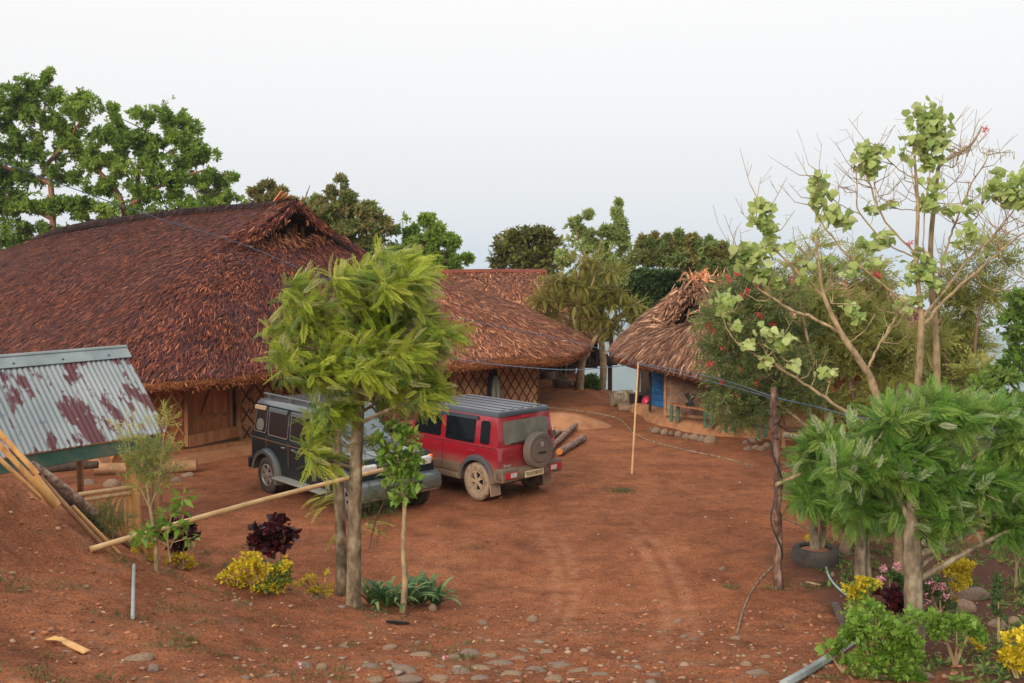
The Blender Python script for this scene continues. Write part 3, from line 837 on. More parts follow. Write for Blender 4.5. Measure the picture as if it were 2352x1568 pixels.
# bamboo stilt platform beside it
pf = thing('bamboo_platform', 'dark wooden stilt platform with a railing at the edge of the ridge', 'platform', tuple(P(1375, 900, 35)))
mb = MB()
for i in range(7):
    a = P(1225 + i * 4, 846 - i * 3, 35.6); b_ = P(1418 - i * 4, 834 - i * 3, 35.6)
    mb.tube([a + Vector((0, i * .22, 0)), b_ + Vector((0, i * .22, 0))], .07, 6)
mb.build('deck', M['dark_wood'], pf)
mb = MB()
for u_, v0, v1 in ((1352, 762, 832), (1404, 748, 832), (1370, 790, 832)):
    mb.tube([P(u_, v1, 35.5), P(u_, v0, 35.5)], .075 if u_ != 1370 else .05, 7)
for (a, b_) in (((1352, 780), (1404, 778)), ((1352, 806), (1380, 804))): mb.tube([P(*a, 35.5), P(*b_, 35.5)], .05, 6)
mb.build('railing', M['dark_wood'], pf)
for u_, v0 in ((1401, 908), (1300, 905), (1255, 900)):
    mb = MB(); mb.tube([P(u_, v0, 35.6), P(u_, 835, 35.6)], .08, 7); mb.build('stilt', M['dark_wood'], pf)
mb = MB(); mb.box(P(1322, 800, 36.6), (1.5, 1.0, 1.3)); mb.build('screen', M['thatch_dark'], pf)

# ------------------------------------------------------------------ right hut
h4 = thing('thatched_hut', 'small hut at the right with shaggy ragged thatch, pale woven wall and benches in front', 'hut', (6.5, 26, 0))
Kr = v3(*P(1598, 648, 28.0)); 
top = [tuple(Kr + v3(.3, .5, -.05)), tuple(Kr), tuple(Kr + v3(-.15, -.75, -.85)), tuple(Kr + v3(-.05, -.6, -.9)), tuple(Kr), tuple(Kr + v3(1.9, -1.9, .0)), tuple(Kr + v3(3.7, -4.0, -.12)), tuple(Kr + v3(4.1, -4.5, -.5)), tuple(Kr + v3(4.2, -4.4, -.5))]
top = [tuple(Kr + v3(.2, .3, -.05)), tuple(Kr), tuple(P(1530, 756, 27.9)), tuple(P(1600, 742, 26.9)), tuple(P(1640, 690, 26.6)), tuple(Kr + v3(1.9, -1.9, .0)), tuple(Kr + v3(3.7, -4.0, -.12)), tuple(Kr + v3(4.1, -4.5, -.5)), tuple(Kr + v3(4.2, -4.4, -.5))]
eav = [tuple(P(1440, 770, 30.5)), tuple(P(1425, 782, 29.0)), tuple(P(1412, 806, 27.9)), tuple(P(1500, 832, 26.4)), tuple(P(1585, 850, 25.2)), tuple(P(1710, 868, 23.5)), tuple(P(1930, 850, 21.4)), tuple(P(2180, 812, 21.5)), tuple(P(2235, 790, 24.5))]
r4, S4, N4 = roof_shell('roof', top, eav, h4, M['thatch_pale'], n=64, m=14, bulge=.12, thick=.26, seed=14, dens=420, blen=(.28, .62), bwid=(.025, .06), edge_mat=M['thatch_pale'], lift=.14)
# ragged open gable
apex = Kr + v3(-.05, -.1, .05)
fl = v3(*P(1512, 762, 28.1)); fr_ = v3(*P(1650, 745, 26.5))
leaf_pieces('rake_thatch', [apex, apex * .5 + fl * .5 + v3(0, -.05, .03), fl], 420, r4, M['thatch_pale'], (.14, .32), (.03, .07), 61, (-.35, -.2, -.8), .45, (-.5, -.7, .3), .13)
leaf_pieces('rake_thatch', [apex, fr_], 240, r4, M['thatch_pale'], (.15, .35), (.03, .07), 62, (.3, -.3, -.7), .45, (.3, -.8, .3), .10)
leaf_pieces('ridge_tuft', [apex + v3(-.1, 0, 0), apex + v3(.5, -.5, 0)], 60, r4, mat_rnd('tuft', [(.35, .12, .05), (.62, .27, .13), (.75, .48, .32)], .8), (.16, .34), (.03, .06), 63, (.2, -.2, .75), .6, (-.3, -.9, .2), .08)
leaf_pieces('ridge_tuft', [apex + v3(.5, -.5, 0), Kr + v3(3.6, -3.9, -.05)], 800, r4, M['thatch_pale'], (.16, .34), (.03, .06), 64, (0, -.5, -.15), .6, (-.3, -.9, .4), .10)
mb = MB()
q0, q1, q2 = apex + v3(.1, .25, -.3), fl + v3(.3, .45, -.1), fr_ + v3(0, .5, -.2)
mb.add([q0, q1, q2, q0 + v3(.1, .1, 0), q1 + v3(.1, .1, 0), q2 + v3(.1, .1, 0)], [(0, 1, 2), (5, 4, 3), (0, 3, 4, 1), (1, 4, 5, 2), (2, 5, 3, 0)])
mb.build('gable_shade_sheet', M['thatch_dark'], h4)  # dark sheet coloured as the shade in the hollow of the ragged gable
HA = G(1527, 951, .28); HB = G(1770, 974, .28); HC = G(2050, 988, .3)
def plain_wall(name, a, b, z0, z1, parent, mat, th=.06):
    mb = MB(); d_ = (b - a).normalized(); n__ = Vector((d_.y, -d_.x, 0)); q_ = Matrix((d_, -n__, Vector((0, 0, 1)))).transposed()
    mb.box(Vector(((a.x + b.x) / 2, (a.y + b.y) / 2, (z0 + z1) / 2)), ((b - a).length, th, z1 - z0), q_)
    return mb.build(name, mat, parent)
plain_wall('woven_wall', HA, HB, .25, 2.1, h4, M['mat_weave_grey'])
plain_wall('woven_wall', HB + Vector((.03, -.01, 0)), HC, .25, 2.1, h4, M['mat_weave'])
plain_wall('woven_wall', HA, HA + Vector((1.2, 2.6, 0)), .25, 2.0, h4, M['mat_weave_grey'])
plain_wall('woven_wall', HC, HC + Vector((1.6, 2.2, 0)), .25, 2.0, h4, M['mat_weave_grey'])
for g in (HA, HB, HC, HA.lerp(HB, .5)):
    mb = MB(); mb.tube([Vector((g.x, g.y - .05, .1)), Vector((g.x, g.y - .05, 2.0))], .045, 7); mb.build('corner_post', M['old_bamboo'], h4)
mb = MB(); mb.bar(HA + Vector((0, -.06, .02)), HB + Vector((0, -.06, .02)), .05, .08); mb.build('base_rail', M['old_bamboo'], h4)
# earthen platform with soft edge
pl = [G(1445, 942, 0), G(1480, 955, 0), G(1502, 972, 0), G(1570, 988, 0), G(1640, 1000, 0), G(1700, 1004, 0), G(1770, 1008, 0), G(1850, 1012, 0), G(1960, 1014, 0), G(2080, 1012, 0), G(2200, 1000, 0), HC + Vector((2.5, 2, 0)), HA + Vector((2, 3.5, 0)), HA + Vector((-.1, 1.5, 0))]
pr = resample([tuple(p_) for p_ in pl] + [tuple(pl[0])], 90)[:-1]
cen = pr.mean(0); n_ = len(pr)
V = []; 
for k_, (sc_, z_) in enumerate(((1.04, -.06), (1.015, .10), (.99, .19), (.95, .235), (.8, .245), (.4, .25))):
    for p_ in pr:
        q_ = cen + (p_ - cen) * sc_; V.append((q_[0], q_[1], z_ + .02 * float(wav(q_[0], q_[1], 2.3))))
V.append((cen[0], cen[1], .25))
F = []
for k_ in range(5):
    for i in range(n_): F.append((k_ * n_ + i, k_ * n_ + (i + 1) % n_, (k_ + 1) * n_ + (i + 1) % n_, (k_ + 1) * n_ + i))
for i in range(n_): F.append((5 * n_ + i, 5 * n_ + (i + 1) % n_, 6 * n_))
mb = MB(); mb.add(V, F); mb.build('earth_platform', M['plinth'], h4, smooth=True)
# ------------------------------------------------------------------ car materials
def paint(name, base, dust, z0, z1, rough=0.28, coat=1.0, amount=1.0, base_dust=0.12):
    m, nt, b = new_mat(name)
    t = nt.nodes.new('ShaderNodeTexCoord'); sp_ = nt.nodes.new('ShaderNodeSeparateXYZ'); nt.links.new(t.outputs['Object'], sp_.inputs[0])
    n = tex(nt, scale=3.5, detail=6, rough=.7)
    q = nt.nodes.new('ShaderNodeMath'); q.operation = 'MULTIPLY_ADD'; q.inputs[1].default_value = 0.35
    nt.links.new(n.outputs[0], q.inputs[0]); nt.links.new(sp_.outputs['Z'], q.inputs[2])
    mr = nt.nodes.new('ShaderNodeMapRange'); mr.interpolation_type = 'SMOOTHSTEP'
    mr.inputs[1].default_value = z1 + .17; mr.inputs[2].default_value = z0 + .17; mr.inputs[3].default_value = base_dust; mr.inputs[4].default_value = amount
    nt.links.new(q.outputs[0], mr.inputs[0])
    nt.links.new(mixc(nt, base, dust, mr.outputs[0]), b.inputs['Base Color'])
    rr = nt.nodes.new('ShaderNodeMapRange'); rr.inputs[3].default_value = rough; rr.inputs[4].default_value = .85
    nt.links.new(mr.outputs[0], rr.inputs[0]); nt.links.new(rr.outputs[0], b.inputs['Roughness'])
    cc = nt.nodes.new('ShaderNodeMapRange'); cc.inputs[3].default_value = coat; cc.inputs[4].default_value = 0
    nt.links.new(mr.outputs[0], cc.inputs[0]); nt.links.new(cc.outputs[0], b.inputs['Coat Weight'])
    b.inputs['Coat Roughness'].default_value = .08
    return m
DUST = (0.22, 0.14, 0.085)
M['red_paint'] = paint('red_paint', (0.25, 0.002, 0.015), DUST, .40, .86, base_dust=.05)
M['trim_dusty'] = paint('trim_dusty', (0.03, 0.035, 0.042), DUST, .35, 1.0, .6, 0, .85, .25)
M['trim_flare'] = paint('trim_flare', (0.035, 0.045, 0.058), DUST, .25, .75, .5, 0, .8, .12)
M['roof_black'] = paint('roof_black', (0.028, 0.04, 0.055), DUST, .3, .6, .3, .25, .5, .02)
M['dark_paint'] = paint('dark_paint', (0.006, 0.009, 0.011), (0.10, 0.075, 0.06), .3, .7, .5, .0, .15, .0)
M['dark_paint'].node_tree.nodes['Principled BSDF'].inputs['Specular IOR Level'].default_value = .2
M['blue_grey_paint_and_sky'] = paint('blue_grey_paint_and_sky', (0.030, 0.052, 0.060), (.26, .22, .16), .30, .8, .35, .8, .5, .06)
M['step_grey'] = mat_wear('step_grey', (.17, .17, .16), (.26, .25, .22), 5, .7, .001)
M['glass_dark'] = mat_flat('glass_dark', (0.006, 0.008, 0.010), 0.08)
for k_, v_ in (('glass_dark', .3), ('dark_paint', .22)): M[k_].node_tree.nodes['Principled BSDF'].inputs['Specular IOR Level'].default_value = v_
M['glass_dusty'] = mat_wear('glass_dusty', (.085, .085, .070), (.16, .155, .12), 4, .6, 0)
M['glass_screen'] = mat_flat('glass_screen', (0.09, 0.12, 0.14), 0.08, 0, .5)
M['chrome'] = mat_flat('chrome', (0.62, 0.63, 0.65), 0.22, 1.0)
M['lamp_clear'] = mat_flat('lamp_clear', (0.62, 0.62, 0.60), 0.12, 0.3, 1)
M['lamp_orange'] = mat_flat('lamp_orange', (0.75, 0.16, 0.02), 0.2, 0, 1)
M['lamp_red'] = mat_flat('lamp_red', (0.42, 0.012, 0.03), 0.2, 0, 1)
M['mud'] = mat_wear('mud', (.20, .13, .085), (.34, .24, .155), 12, .95, .006, c3=(.27, .19, .12))
M['mud_tyre'] = mat_wear('mud_tyre', (.09, .065, .05), (.30, .21, .14), 10, .95, .01, c3=(.24, .17, .11))
M['tyre_dark'] = mat_wear('tyre_dark', (.022, .020, .019), (.10, .07, .05), 10, .9, .006)
M['plate_yellow'] = mat_flat('plate_yellow', (.62, .50, .30), .6)
M['ink'] = mat_flat('ink', (.02, .02, .02), .6)
M['silver_text'] = mat_flat('silver_text', (.42, .32, .28), .5)

def L(parent, mb, name, mat, smooth=False, bevel=0.0, auto=None):
    return mb.build(name, mat, parent, smooth, bevel, world_space=False, auto=auto)
def profile_prism(poly_xz, hw):
    mb = MB(); n = len(poly_xz)
    vs = [(x, -hw, z) for x, z in poly_xz] + [(x, hw, z) for x, z in poly_xz]
    fs = [tuple(range(n)), tuple(range(2 * n - 1, n - 1, -1))]
    for k in range(n): fs.append((k, (k + 1) % n, n + (k + 1) % n, n + k))
    return mb.add(vs, fs)
def arc(cx, cz, r, a0, a1, n):
    return [(cx + r * math.cos(R(a0 + (a1 - a0) * i / (n - 1))), cz + r * math.sin(R(a0 + (a1 - a0) * i / (n - 1)))) for i in range(n)]
def rrect(x0, x1, z0, z1, r=.05, k=3, skew0=0.0, skew1=0.0):
    """rounded rectangle; skew moves the top of the x0 / x1 edge"""
    pts = []
    for cx, cz, a in ((x1 - r, z0 + r, -90), (x1 - r, z1 - r, 0), (x0 + r, z1 - r, 90), (x0 + r, z0 + r, 180)):
        for i in range(k + 1):
            t = R(a + 90 * i / k); pts.append([cx + r * math.cos(t), cz + r * math.sin(t)])
    for p_ in pts:
        t = (p_[1] - z0) / (z1 - z0)
        p_[0] += (skew1 if p_[0] > (x0 + x1) / 2 else skew0) * t
    return pts
def side_panel(mb, poly, yfun, side, off, th):
    """panel following the car side; poly in (x, z)"""
    n = len(poly)
    a = [(x, side * (yfun(z) + off), z) for x, z in poly]; b = [(x, side * (yfun(z) + off + th), z) for x, z in poly]
    fs = [tuple(range(n)), tuple(range(2 * n - 1, n - 1, -1))]
    for k in range(n): fs.append((k, (k + 1) % n, n + (k + 1) % n, n + k))
    mb.add(a + b, fs)
def ring_panel(mb, poly, poly_in, yfun, side, off, th):
    n = len(poly); vs = []
    for pl_ in (poly, poly_in):
        for x, z in pl_: vs.append((x, side * (yfun(z) + off), z))
        for x, z in pl_: vs.append((x, side * (yfun(z) + off + th), z))
    fs = []
    for k in range(n):
        j = (k + 1) % n
        fs += [(k, j, n + j, n + k), (n + k, n + j, 3 * n + j, 3 * n + k), (3 * n + k, 3 * n + j, 2 * n + j, 2 * n + k)]
    mb.add(vs, fs)
def arch_flare(mb, cx, cz, r0, r1, y, w, side, a0=-8, a1=188, n=22):
    vs = []; fs = []
    for i in range(n):
        a = R(a0 + (a1 - a0) * i / (n - 1)); c, s = math.cos(a), math.sin(a)
        for r, yy in ((r0, y - .06), (r0, y + w), (r1 - .03, y + w * 1.02), (r1, y + w * .35), (r1, y - .06)):
            vs.append((cx + c * r, side * yy, cz + s * r))
    for i in range(n - 1):
        for k in range(4): fs.append((i * 5 + k, i * 5 + k + 1, i * 5 + 6 + k, i * 5 + 5 + k))
    fs.append((0, 1, 2, 3, 4)); fs.append(tuple((n - 1) * 5 + k for k in (4, 3, 2, 1, 0)))
    mb.add(vs, fs)
def wheel(parent, x, y, r, w, side, tyre_mat, rim_mat, spokes, rr, style, steer=0.0):
    t = bpy.data.objects.new('wheel', None); COL.objects.link(t); t.parent = parent; t.location = (x, y, r); t.rotation_euler = (0, 0, steer)
    h = w / 2; mb = MB()
    prof = [(rr, -h * .8), (rr + .02, -h * .95), (r * .82, -h), (r * .95, -h * .9), (r, -h * .62), (r, -h * .12), (r - .012, -h * .1), (r - .012, h * .1), (r, h * .12), (r, h * .62), (r * .95, h * .9), (r * .82, h), (rr + .02, h * .95), (rr, h * .8)]
    mb.lathe(prof, 40, 'y', caps=False)
    for i in range(40):      # tread blocks
        a = 2 * math.pi * i / 40
        for s_ in (-1, 1):
            Mx = Matrix.Rotation(-a, 3, 'Y')
            p_ = Mx @ Vector((0, 0, r + .001)); mb.box((p_.x, s_ * h * .6, p_.z), (.034, h * .55, .016), Mx @ Matrix.Rotation(.3 * s_, 3, 'Z'))
    ty = L(t, mb, 'tyre', tyre_mat, auto=R(40))
    mb = MB(); o = side * h
    mb.lathe([(rr + .005, o * .95), (rr - .015, o * .98), (rr - .03, o * .7), (rr - .04, o * .2), (.02, o * .15)], 30, 'y', caps=False)
    rim = L(t, mb, 'rim', rim_mat, auto=R(40))
    mb = MB()
    for i in range(spokes):
        a = 2 * math.pi * (i + .25) / spokes
        Mx = Matrix.Rotation(a, 3, 'Y')
        if style == 'fat':
            for da in (-.16, .16):
                Mq = Matrix.Rotation(a + da, 3, 'Y'); c = Mq @ Vector((0, 0, rr * .72)); mb.box((c.x, o * .80, c.z), (.032, .03, rr * .5), Mq)
            c = Mx @ Vector((0, 0, rr * .36)); mb.box((c.x, o * .84, c.z), (.06, .03, rr * .45), Mx)
        else:
            c = Mx @ Vector((0, 0, rr * .52)); mb.box((c.x, o * .78, c.z), (.075, .03, rr * .98), Mx)
            for da in (-.5,):
                Mq = Matrix.Rotation(a + 2 * math.pi / spokes / 2, 3, 'Y'); c = Mq @ Vector((0, 0, rr * .93)); mb.box((c.x, o * .78, c.z), (.10, .025, .02), Mq)
    mb.lathe([(.055, o * .75), (.055, o * .95), (.02, o * .99)] , 14, 'y')
    L(t, mb, 'spokes', rim_mat, bevel=.006)
    mb = MB(); mb.lathe([(rr * .93, o * .30), (.01, o * .32)], 24, 'y'); L(t, mb, 'brake_disc', M['black'])
    return t
def text_obj(name, body, size, mat, parent, loc, rot, extrude=.002, sx=1.0):
    cu = bpy.data.curves.new(name, 'FONT'); cu.body = body; cu.size = size; cu.extrude = extrude; cu.align_x = 'CENTER'; cu.align_y = 'CENTER'
    o = bpy.data.objects.new(name, cu); COL.objects.link(o)
    bpy.context.view_layer.update()
    me = bpy.data.meshes.new_from_object(o); bpy.data.objects.remove(o); o = bpy.data.objects.new(name, me); COL.objects.link(o)
    me.materials.clear(); me.materials.append(mat)
    o.parent = parent; o.location = loc; o.rotation_euler = rot; o.scale = (sx, 1, 1)
    return o

# ------------------------------------------------------------------ red car
car = thing('parked_car', 'dusty red boxy off-roader with black ribbed roof and spare wheel on its back door', 'car', (-0.10, 19.45, gz(-.1, 19.45) ), 2.357)
hw = .775; AR = .43
low = [(-.53, .50), (-.55, .62), (-.545, 1.0), (-.52, 1.04), (1.95, 1.04), (2.05, 1.045), (2.9, .99), (3.05, .93), (3.08, .55), (3.02, .45)]
low += arc(2.59, .36, AR, 10, 172, 14) + [(2.13, .36), (.46, .36)] + arc(0, .36, AR, 8, 162, 14)
body = L(car, profile_prism(low, hw), 'body', M['red_paint'], bevel=.028, auto=R(35))
# greenhouse
def frustum(xb0, xb1, yb, zb, xt0, xt1, yt, zt):
    mb = MB(); mb.add([(xb0, -yb, zb), (xb1, -yb, zb), (xb1, yb, zb), (xb0, yb, zb), (xt0, -yt, zt), (xt1, -yt, zt), (xt1, yt, zt), (xt0, yt, zt)],
                      [(3, 2, 1, 0), (4, 5, 6, 7), (0, 1, 5, 4), (1, 2, 6, 5), (2, 3, 7, 6), (3, 0, 4, 7)]); return mb
L(car, frustum(-.535, 2.0, .765, 1.0, -.47, 1.78, .69, 1.60), 'cabin', M['red_paint'], bevel=.035, auto=R(35))
mb = frustum(-.50, 1.86, .715, 1.585, -.46, 1.76, .67, 1.69)
rf_ = L(car, mb, 'roof_panel', M['roof_black'], bevel=.04, auto=R(35))
mb = MB()
for y_ in (-.5, -.25, 0, .25, .5): mb.box((.62, y_, 1.692), (2.05, .12, .022))
L(rf_, mb, 'roof_rib', M['roof_black'], bevel=.006)
yg = lambda z: .765 - (z - 1.0) / .60 * .075
yb_ = lambda z: hw
for side in (1, -1):
    for (x0, x1, z0, z1, s0, s1, nm) in ((1.06, 1.86, 1.07, 1.535, 0, -.10, 'window'), (.10, .92, 1.05, 1.535, 0, 0, 'window'), (-.30, -.05, 1.07, 1.50, 0.0, 0, 'window')):
        w_ = MB(); side_panel(w_, rrect(x0, x1, z0, z1, .05, 3, s0, s1), yg, side, .001, .008)
        wo_ = L(car, w_, nm, M['glass_dark'])
    # rain guard above the doors
    w_ = MB(); side_panel(w_, rrect(.02, 1.80, 1.50, 1.57, .02, 2), yg, side, .012, .03); L(car, w_, 'rain_guard', M['roof_black'])
    # door seams
    w_ = MB()
    for x_ in (.985, -.0): side_panel(w_, [(x_ - .006, .62), (x_ + .006, .62), (x_ + .006, 1.02), (x_ - .006, 1.02)], yb_, side, -.002, .004)
    side_panel(w_, [(-.50, 1.0), (1.9, 1.0), (1.9, 1.012), (-.5, 1.012)], yb_, side, -.002, .004)
    L(car, w_, 'door_seam', M['black'])
    for x_ in (1.20, .16):
        w_ = MB(); w_.box((x_, side * (hw + .012), .90), (.17, .025, .035)); L(car, w_, 'door_handle', M['red_paint'], bevel=.008)
    for x0, x1 in ((1.00, 2.12), (.47, .97)):
        w_ = MB(); side_panel(w_, rrect(x0, x1, .45, .62, .02, 2), yb_, side, .0, .025); L(car, w_, 'door_cladding', M['trim_dusty'], bevel=.006)
    w_ = MB(); w_.box((1.29, side * (hw - .03), .375), (1.66, .10, .12)); L(car, w_, 'side_sill', M['mud'], bevel=.02)
    for cx, nm in ((0, 'wheel_arch'), (2.59, 'wheel_arch')):
        w_ = MB(); arch_flare(w_, cx, .36, AR - .035, AR + .06, hw, .075, side, -12 if cx else 2, 178); L(car, w_, nm, M['trim_flare'], auto=R(50))
    w_ = MB(); w_.box((-.40, side * .70, .27), (.02, .26, .30), Matrix.Rotation(.12, 3, 'Y')); L(car, w_, 'mud_flap', M['mud'], bevel=.008)
    w_ = MB(); w_.box((1.98, side * .92, 1.13), (.10, .17, .19)); w_.box((1.98, side * .80, 1.08), (.05, .12, .05)); L(car, w_, 'wing_mirror', M['black'], bevel=.02)
# inner wells + underbody
mb = MB(); mb.box((1.3, 0, .52), (3.5, 1.05, .42)); mb.box((0, 0, .60), (.95, 1.3, .36)); mb.box((2.59, 0, .60), (.95, 1.3, .36)); mb.tube([(0, -.6, .34), (0, .6, .34)], .06, 8); mb.tube([(2.59, -.6, .34), (2.59, .6, .34)], .06, 8)
mb.tube([(-.48, .28, .34), (.5, .28, .34)], .035, 8)
L(car, mb, 'underbody', M['black'])
# back door
mb = MB()
def back_panel(mb, poly, x, off, th, xf=None):
    """poly in (y, z) on the back face, x by height"""
    xf = xf or (lambda z: -.552 if z < 1.0 else -.535 + (z - 1.0) / .60 * .065)
    n = len(poly); a = [(xf(z) - off, y, z) for y, z in poly]; b_ = [(xf(z) - off - th, y, z) for y, z in poly]
    fs = [tuple(range(n - 1, -1, -1)), tuple(range(n, 2 * n))] + [(k, (k + 1) % n, n + (k + 1) % n, n + k) for k in range(n)]
    mb.add(a + b_, fs)
door_b = L(car, (lambda q: (back_panel(q, rrect(-.70, .66, .60, .985, .04), 0, .0, .014), q)[1])(MB()), 'back_door', M['red_paint'], bevel=.004)
mb = MB(); back_panel(mb, rrect(-.60, .60, 1.07, 1.50, .06, 3, .02, -.02), 0, .004, .010); L(car, mb, 'rear_window', M['glass_dusty'])
mb = MB(); back_panel(mb, rrect(-.08, .08, 1.535, 1.57, .01, 2), 0, .004, .02); L(car, mb, 'brake_lamp', M['lamp_red'])
mb = MB(); mb.box((-.575, .50, .86), (.03, .14, .03)); L(car, mb, 'door_handle', M['red_paint'], bevel=.006)
for z_ in (.82, 1.16):
    mb = MB(); mb.box((-.575, -.70, z_), (.04, .09, .10)); L(car, mb, 'hinge', M['trim_dusty'], bevel=.015)
mb = MB(); mb.tube([(-.56, .44, 1.085), (-.57, .10, 1.10)], .011, 6); L(car, mb, 'wiper', M['black'])
text_obj('badge', 'Jimny', .085, M['silver_text'], car, (-.575, .56, .69), (math.pi / 2, 0, -math.pi / 2), .003)
# spare wheel with hard cover
sp_w = MB(); sy, sz, sr = -.15, .905, .345
sp_w.lathe([(.05, -.58), (sr * .9, -.59), (sr, -.63), (sr, -.74), (sr * .93, -.775), (sr * .72, -.78), (sr * .69, -.765), (sr * .66, -.775), (sr * .62, -.785), (.01, -.79)], 40, 'x', (0, sy, sz))
spare = L(car, sp_w, 'spare_wheel', M['trim_dusty'], auto=R(30))
spare.data.materials.clear(); M['cover_mud'] = paint('cover_mud', (.03, .035, .042), (.17, .125, .09), .55, 1.32, .6, 0, .95, .45); spare.data.materials.append(M['cover_mud'])
mb = MB(); mb.box((-.795, sy, sz - .03), (.012, .20, .03)); L(spare, mb, 'handle_slot', M['black'])
# S-like emblem: two opposed angular strokes
em = MB()
def emb(pts, th=.006):
    em.add([(-.792, sy - y, sz + .13 + z) for y, z in pts] + [(-.792 - th, sy - y, sz + .13 + z) for y, z in pts],
           [tuple(range(len(pts))), tuple(range(2 * len(pts) - 1, len(pts) - 1, -1))] + [(k, (k + 1) % len(pts), len(pts) + (k + 1) % len(pts), len(pts) + k) for k in range(len(pts))])
S1_ = [(.0, .05), (.045, .018), (.03, .008), (.0, .028), (-.018, .014), (.045, -.03), (.036, -.038), (-.045, .014)]
emb(S1_); emb([(-a, -b_) for a, b_ in S1_])
L(spare, em, 'emblem', M['silver_text'])
# bumper
bp = profile_prism([(-.56, .40), (-.70, .42), (-.72, .50), (-.70, .60), (-.56, .62), (-.45, .58), (-.45, .40)], .80)
bmp = L(car, bp, 'rear_bumper', M['trim_dusty'], bevel=.03, auto=R(35))
for s_ in (1, -1):
    mb = MB(); mb.box((-.60, s_ * .60, .53), (.22, .40, .25)); L(bmp, mb, 'bumper_corner', M['trim_dusty'], bevel=.035)
    mb = MB(); mb.box((-.722, s_ * .59, .53), (.02, .32, .12)); L(car, mb, 'tail_lamp', M['lamp_red'], bevel=.01)
    mb = MB(); mb.box((-.734, s_ * .54, .53), (.01, .16, .085)); L(car, mb, 'reversing_lamp', M['lamp_clear'], bevel=.004)
mb = MB(); mb.box((-.745, -.02 + .03, .505), (.012, .50, .12)); pl8 = L(car, mb, 'number_plate', M['plate_yellow'], bevel=.003)
text_obj('plate_text', 'KL01DB0105', .098, M['ink'], pl8, (-.753, .005, .505), (math.pi / 2, 0, -math.pi / 2), .001, .78)
text_obj('plate_text', 'IND', .028, M['ink'], pl8, (-.753, .235, .535), (math.pi / 2, 0, -math.pi / 2), .001, .8)
mb = MB(); mb.tube([(-.40, -.42, 1.70), (-.62, -.45, 1.93)], .006, 5); L(car, mb, 'antenna', M['black'])
# front (mostly hidden)
mb = MB(); mb.box((3.07, 0, .55), (.12, 1.6, .26)); L(car, mb, 'front_bumper', M['trim_dusty'], bevel=.03)
for s_ in (1, -1):
    mb = MB(); mb.lathe([(.09, 3.04), (.09, 3.10), (.01, 3.12)], 20, 'x', (0, s_ * .56, .80)); L(car, mb, 'headlight', M['lamp_clear'])
mb = MB(); mb.add([(2.005, -.66, 1.08), (2.005, .66, 1.08), (1.80, .60, 1.56), (1.80, -.60, 1.56), (2.02, -.66, 1.08), (2.02, .66, 1.08), (1.815, .60, 1.56), (1.815, -.60, 1.56)], [(0, 1, 2, 3), (7, 6, 5, 4), (0, 4, 5, 1), (1, 5, 6, 2), (2, 6, 7, 3), (3, 7, 4, 0)]); L(car, mb, 'windscreen', M['glass_dark'])
for x_ in (0, 2.59):
    for s_ in (1, -1):
        wheel(car, x_, s_ * .70, .345, .21, s_, M['mud_tyre'], M['mud'], 5, .20, 'fat')

# ------------------------------------------------------------------ dark SUV
suv = thing('parked_suv', 'dark green black long-bodied SUV behind the feathery tree, its nose towards the viewer', 'car', (-4.16, 20.2, gz(-4.16, 20.2)), -.831)
hw = .80; AR = .45
low = [(-.62, .52), (-.66, .66), (-.65, 1.05), (-.62, 1.12), (1.95, 1.13), (2.1, 1.15), (3.02, 1.07), (3.16, .98), (3.22, .62), (3.18, .48)]
low += arc(2.68, .37, AR, 10, 172, 14) + [(2.2, .38), (.48, .38)] + arc(0, .37, AR, 8, 168, 14)
L(suv, profile_prism(low, hw), 'body', M['dark_paint'], bevel=.035, auto=R(35))
L(suv, frustum(-.635, 2.05, .785, 1.08, -.55, 1.42, .70, 1.74), 'cabin', M['dark_paint'], bevel=.04, auto=R(35))
mb = frustum(-.60, 1.52, .735, 1.70, -.50, 1.40, .64, 1.80)
rf2 = L(suv, mb, 'roof_panel', M['blue_grey_paint_and_sky'], bevel=.045, auto=R(35))  # lighter blue-grey puts the reflected sky into the roof colour
mb = MB(); mb.box((.45, 0, 1.803), (1.6, .95, .012)); L(rf2, mb, 'roof_mat', M['roof_black'], bevel=.004)
yg2 = lambda z: .785 - (z - 1.08) / .66 * .085
yb2 = lambda z: hw
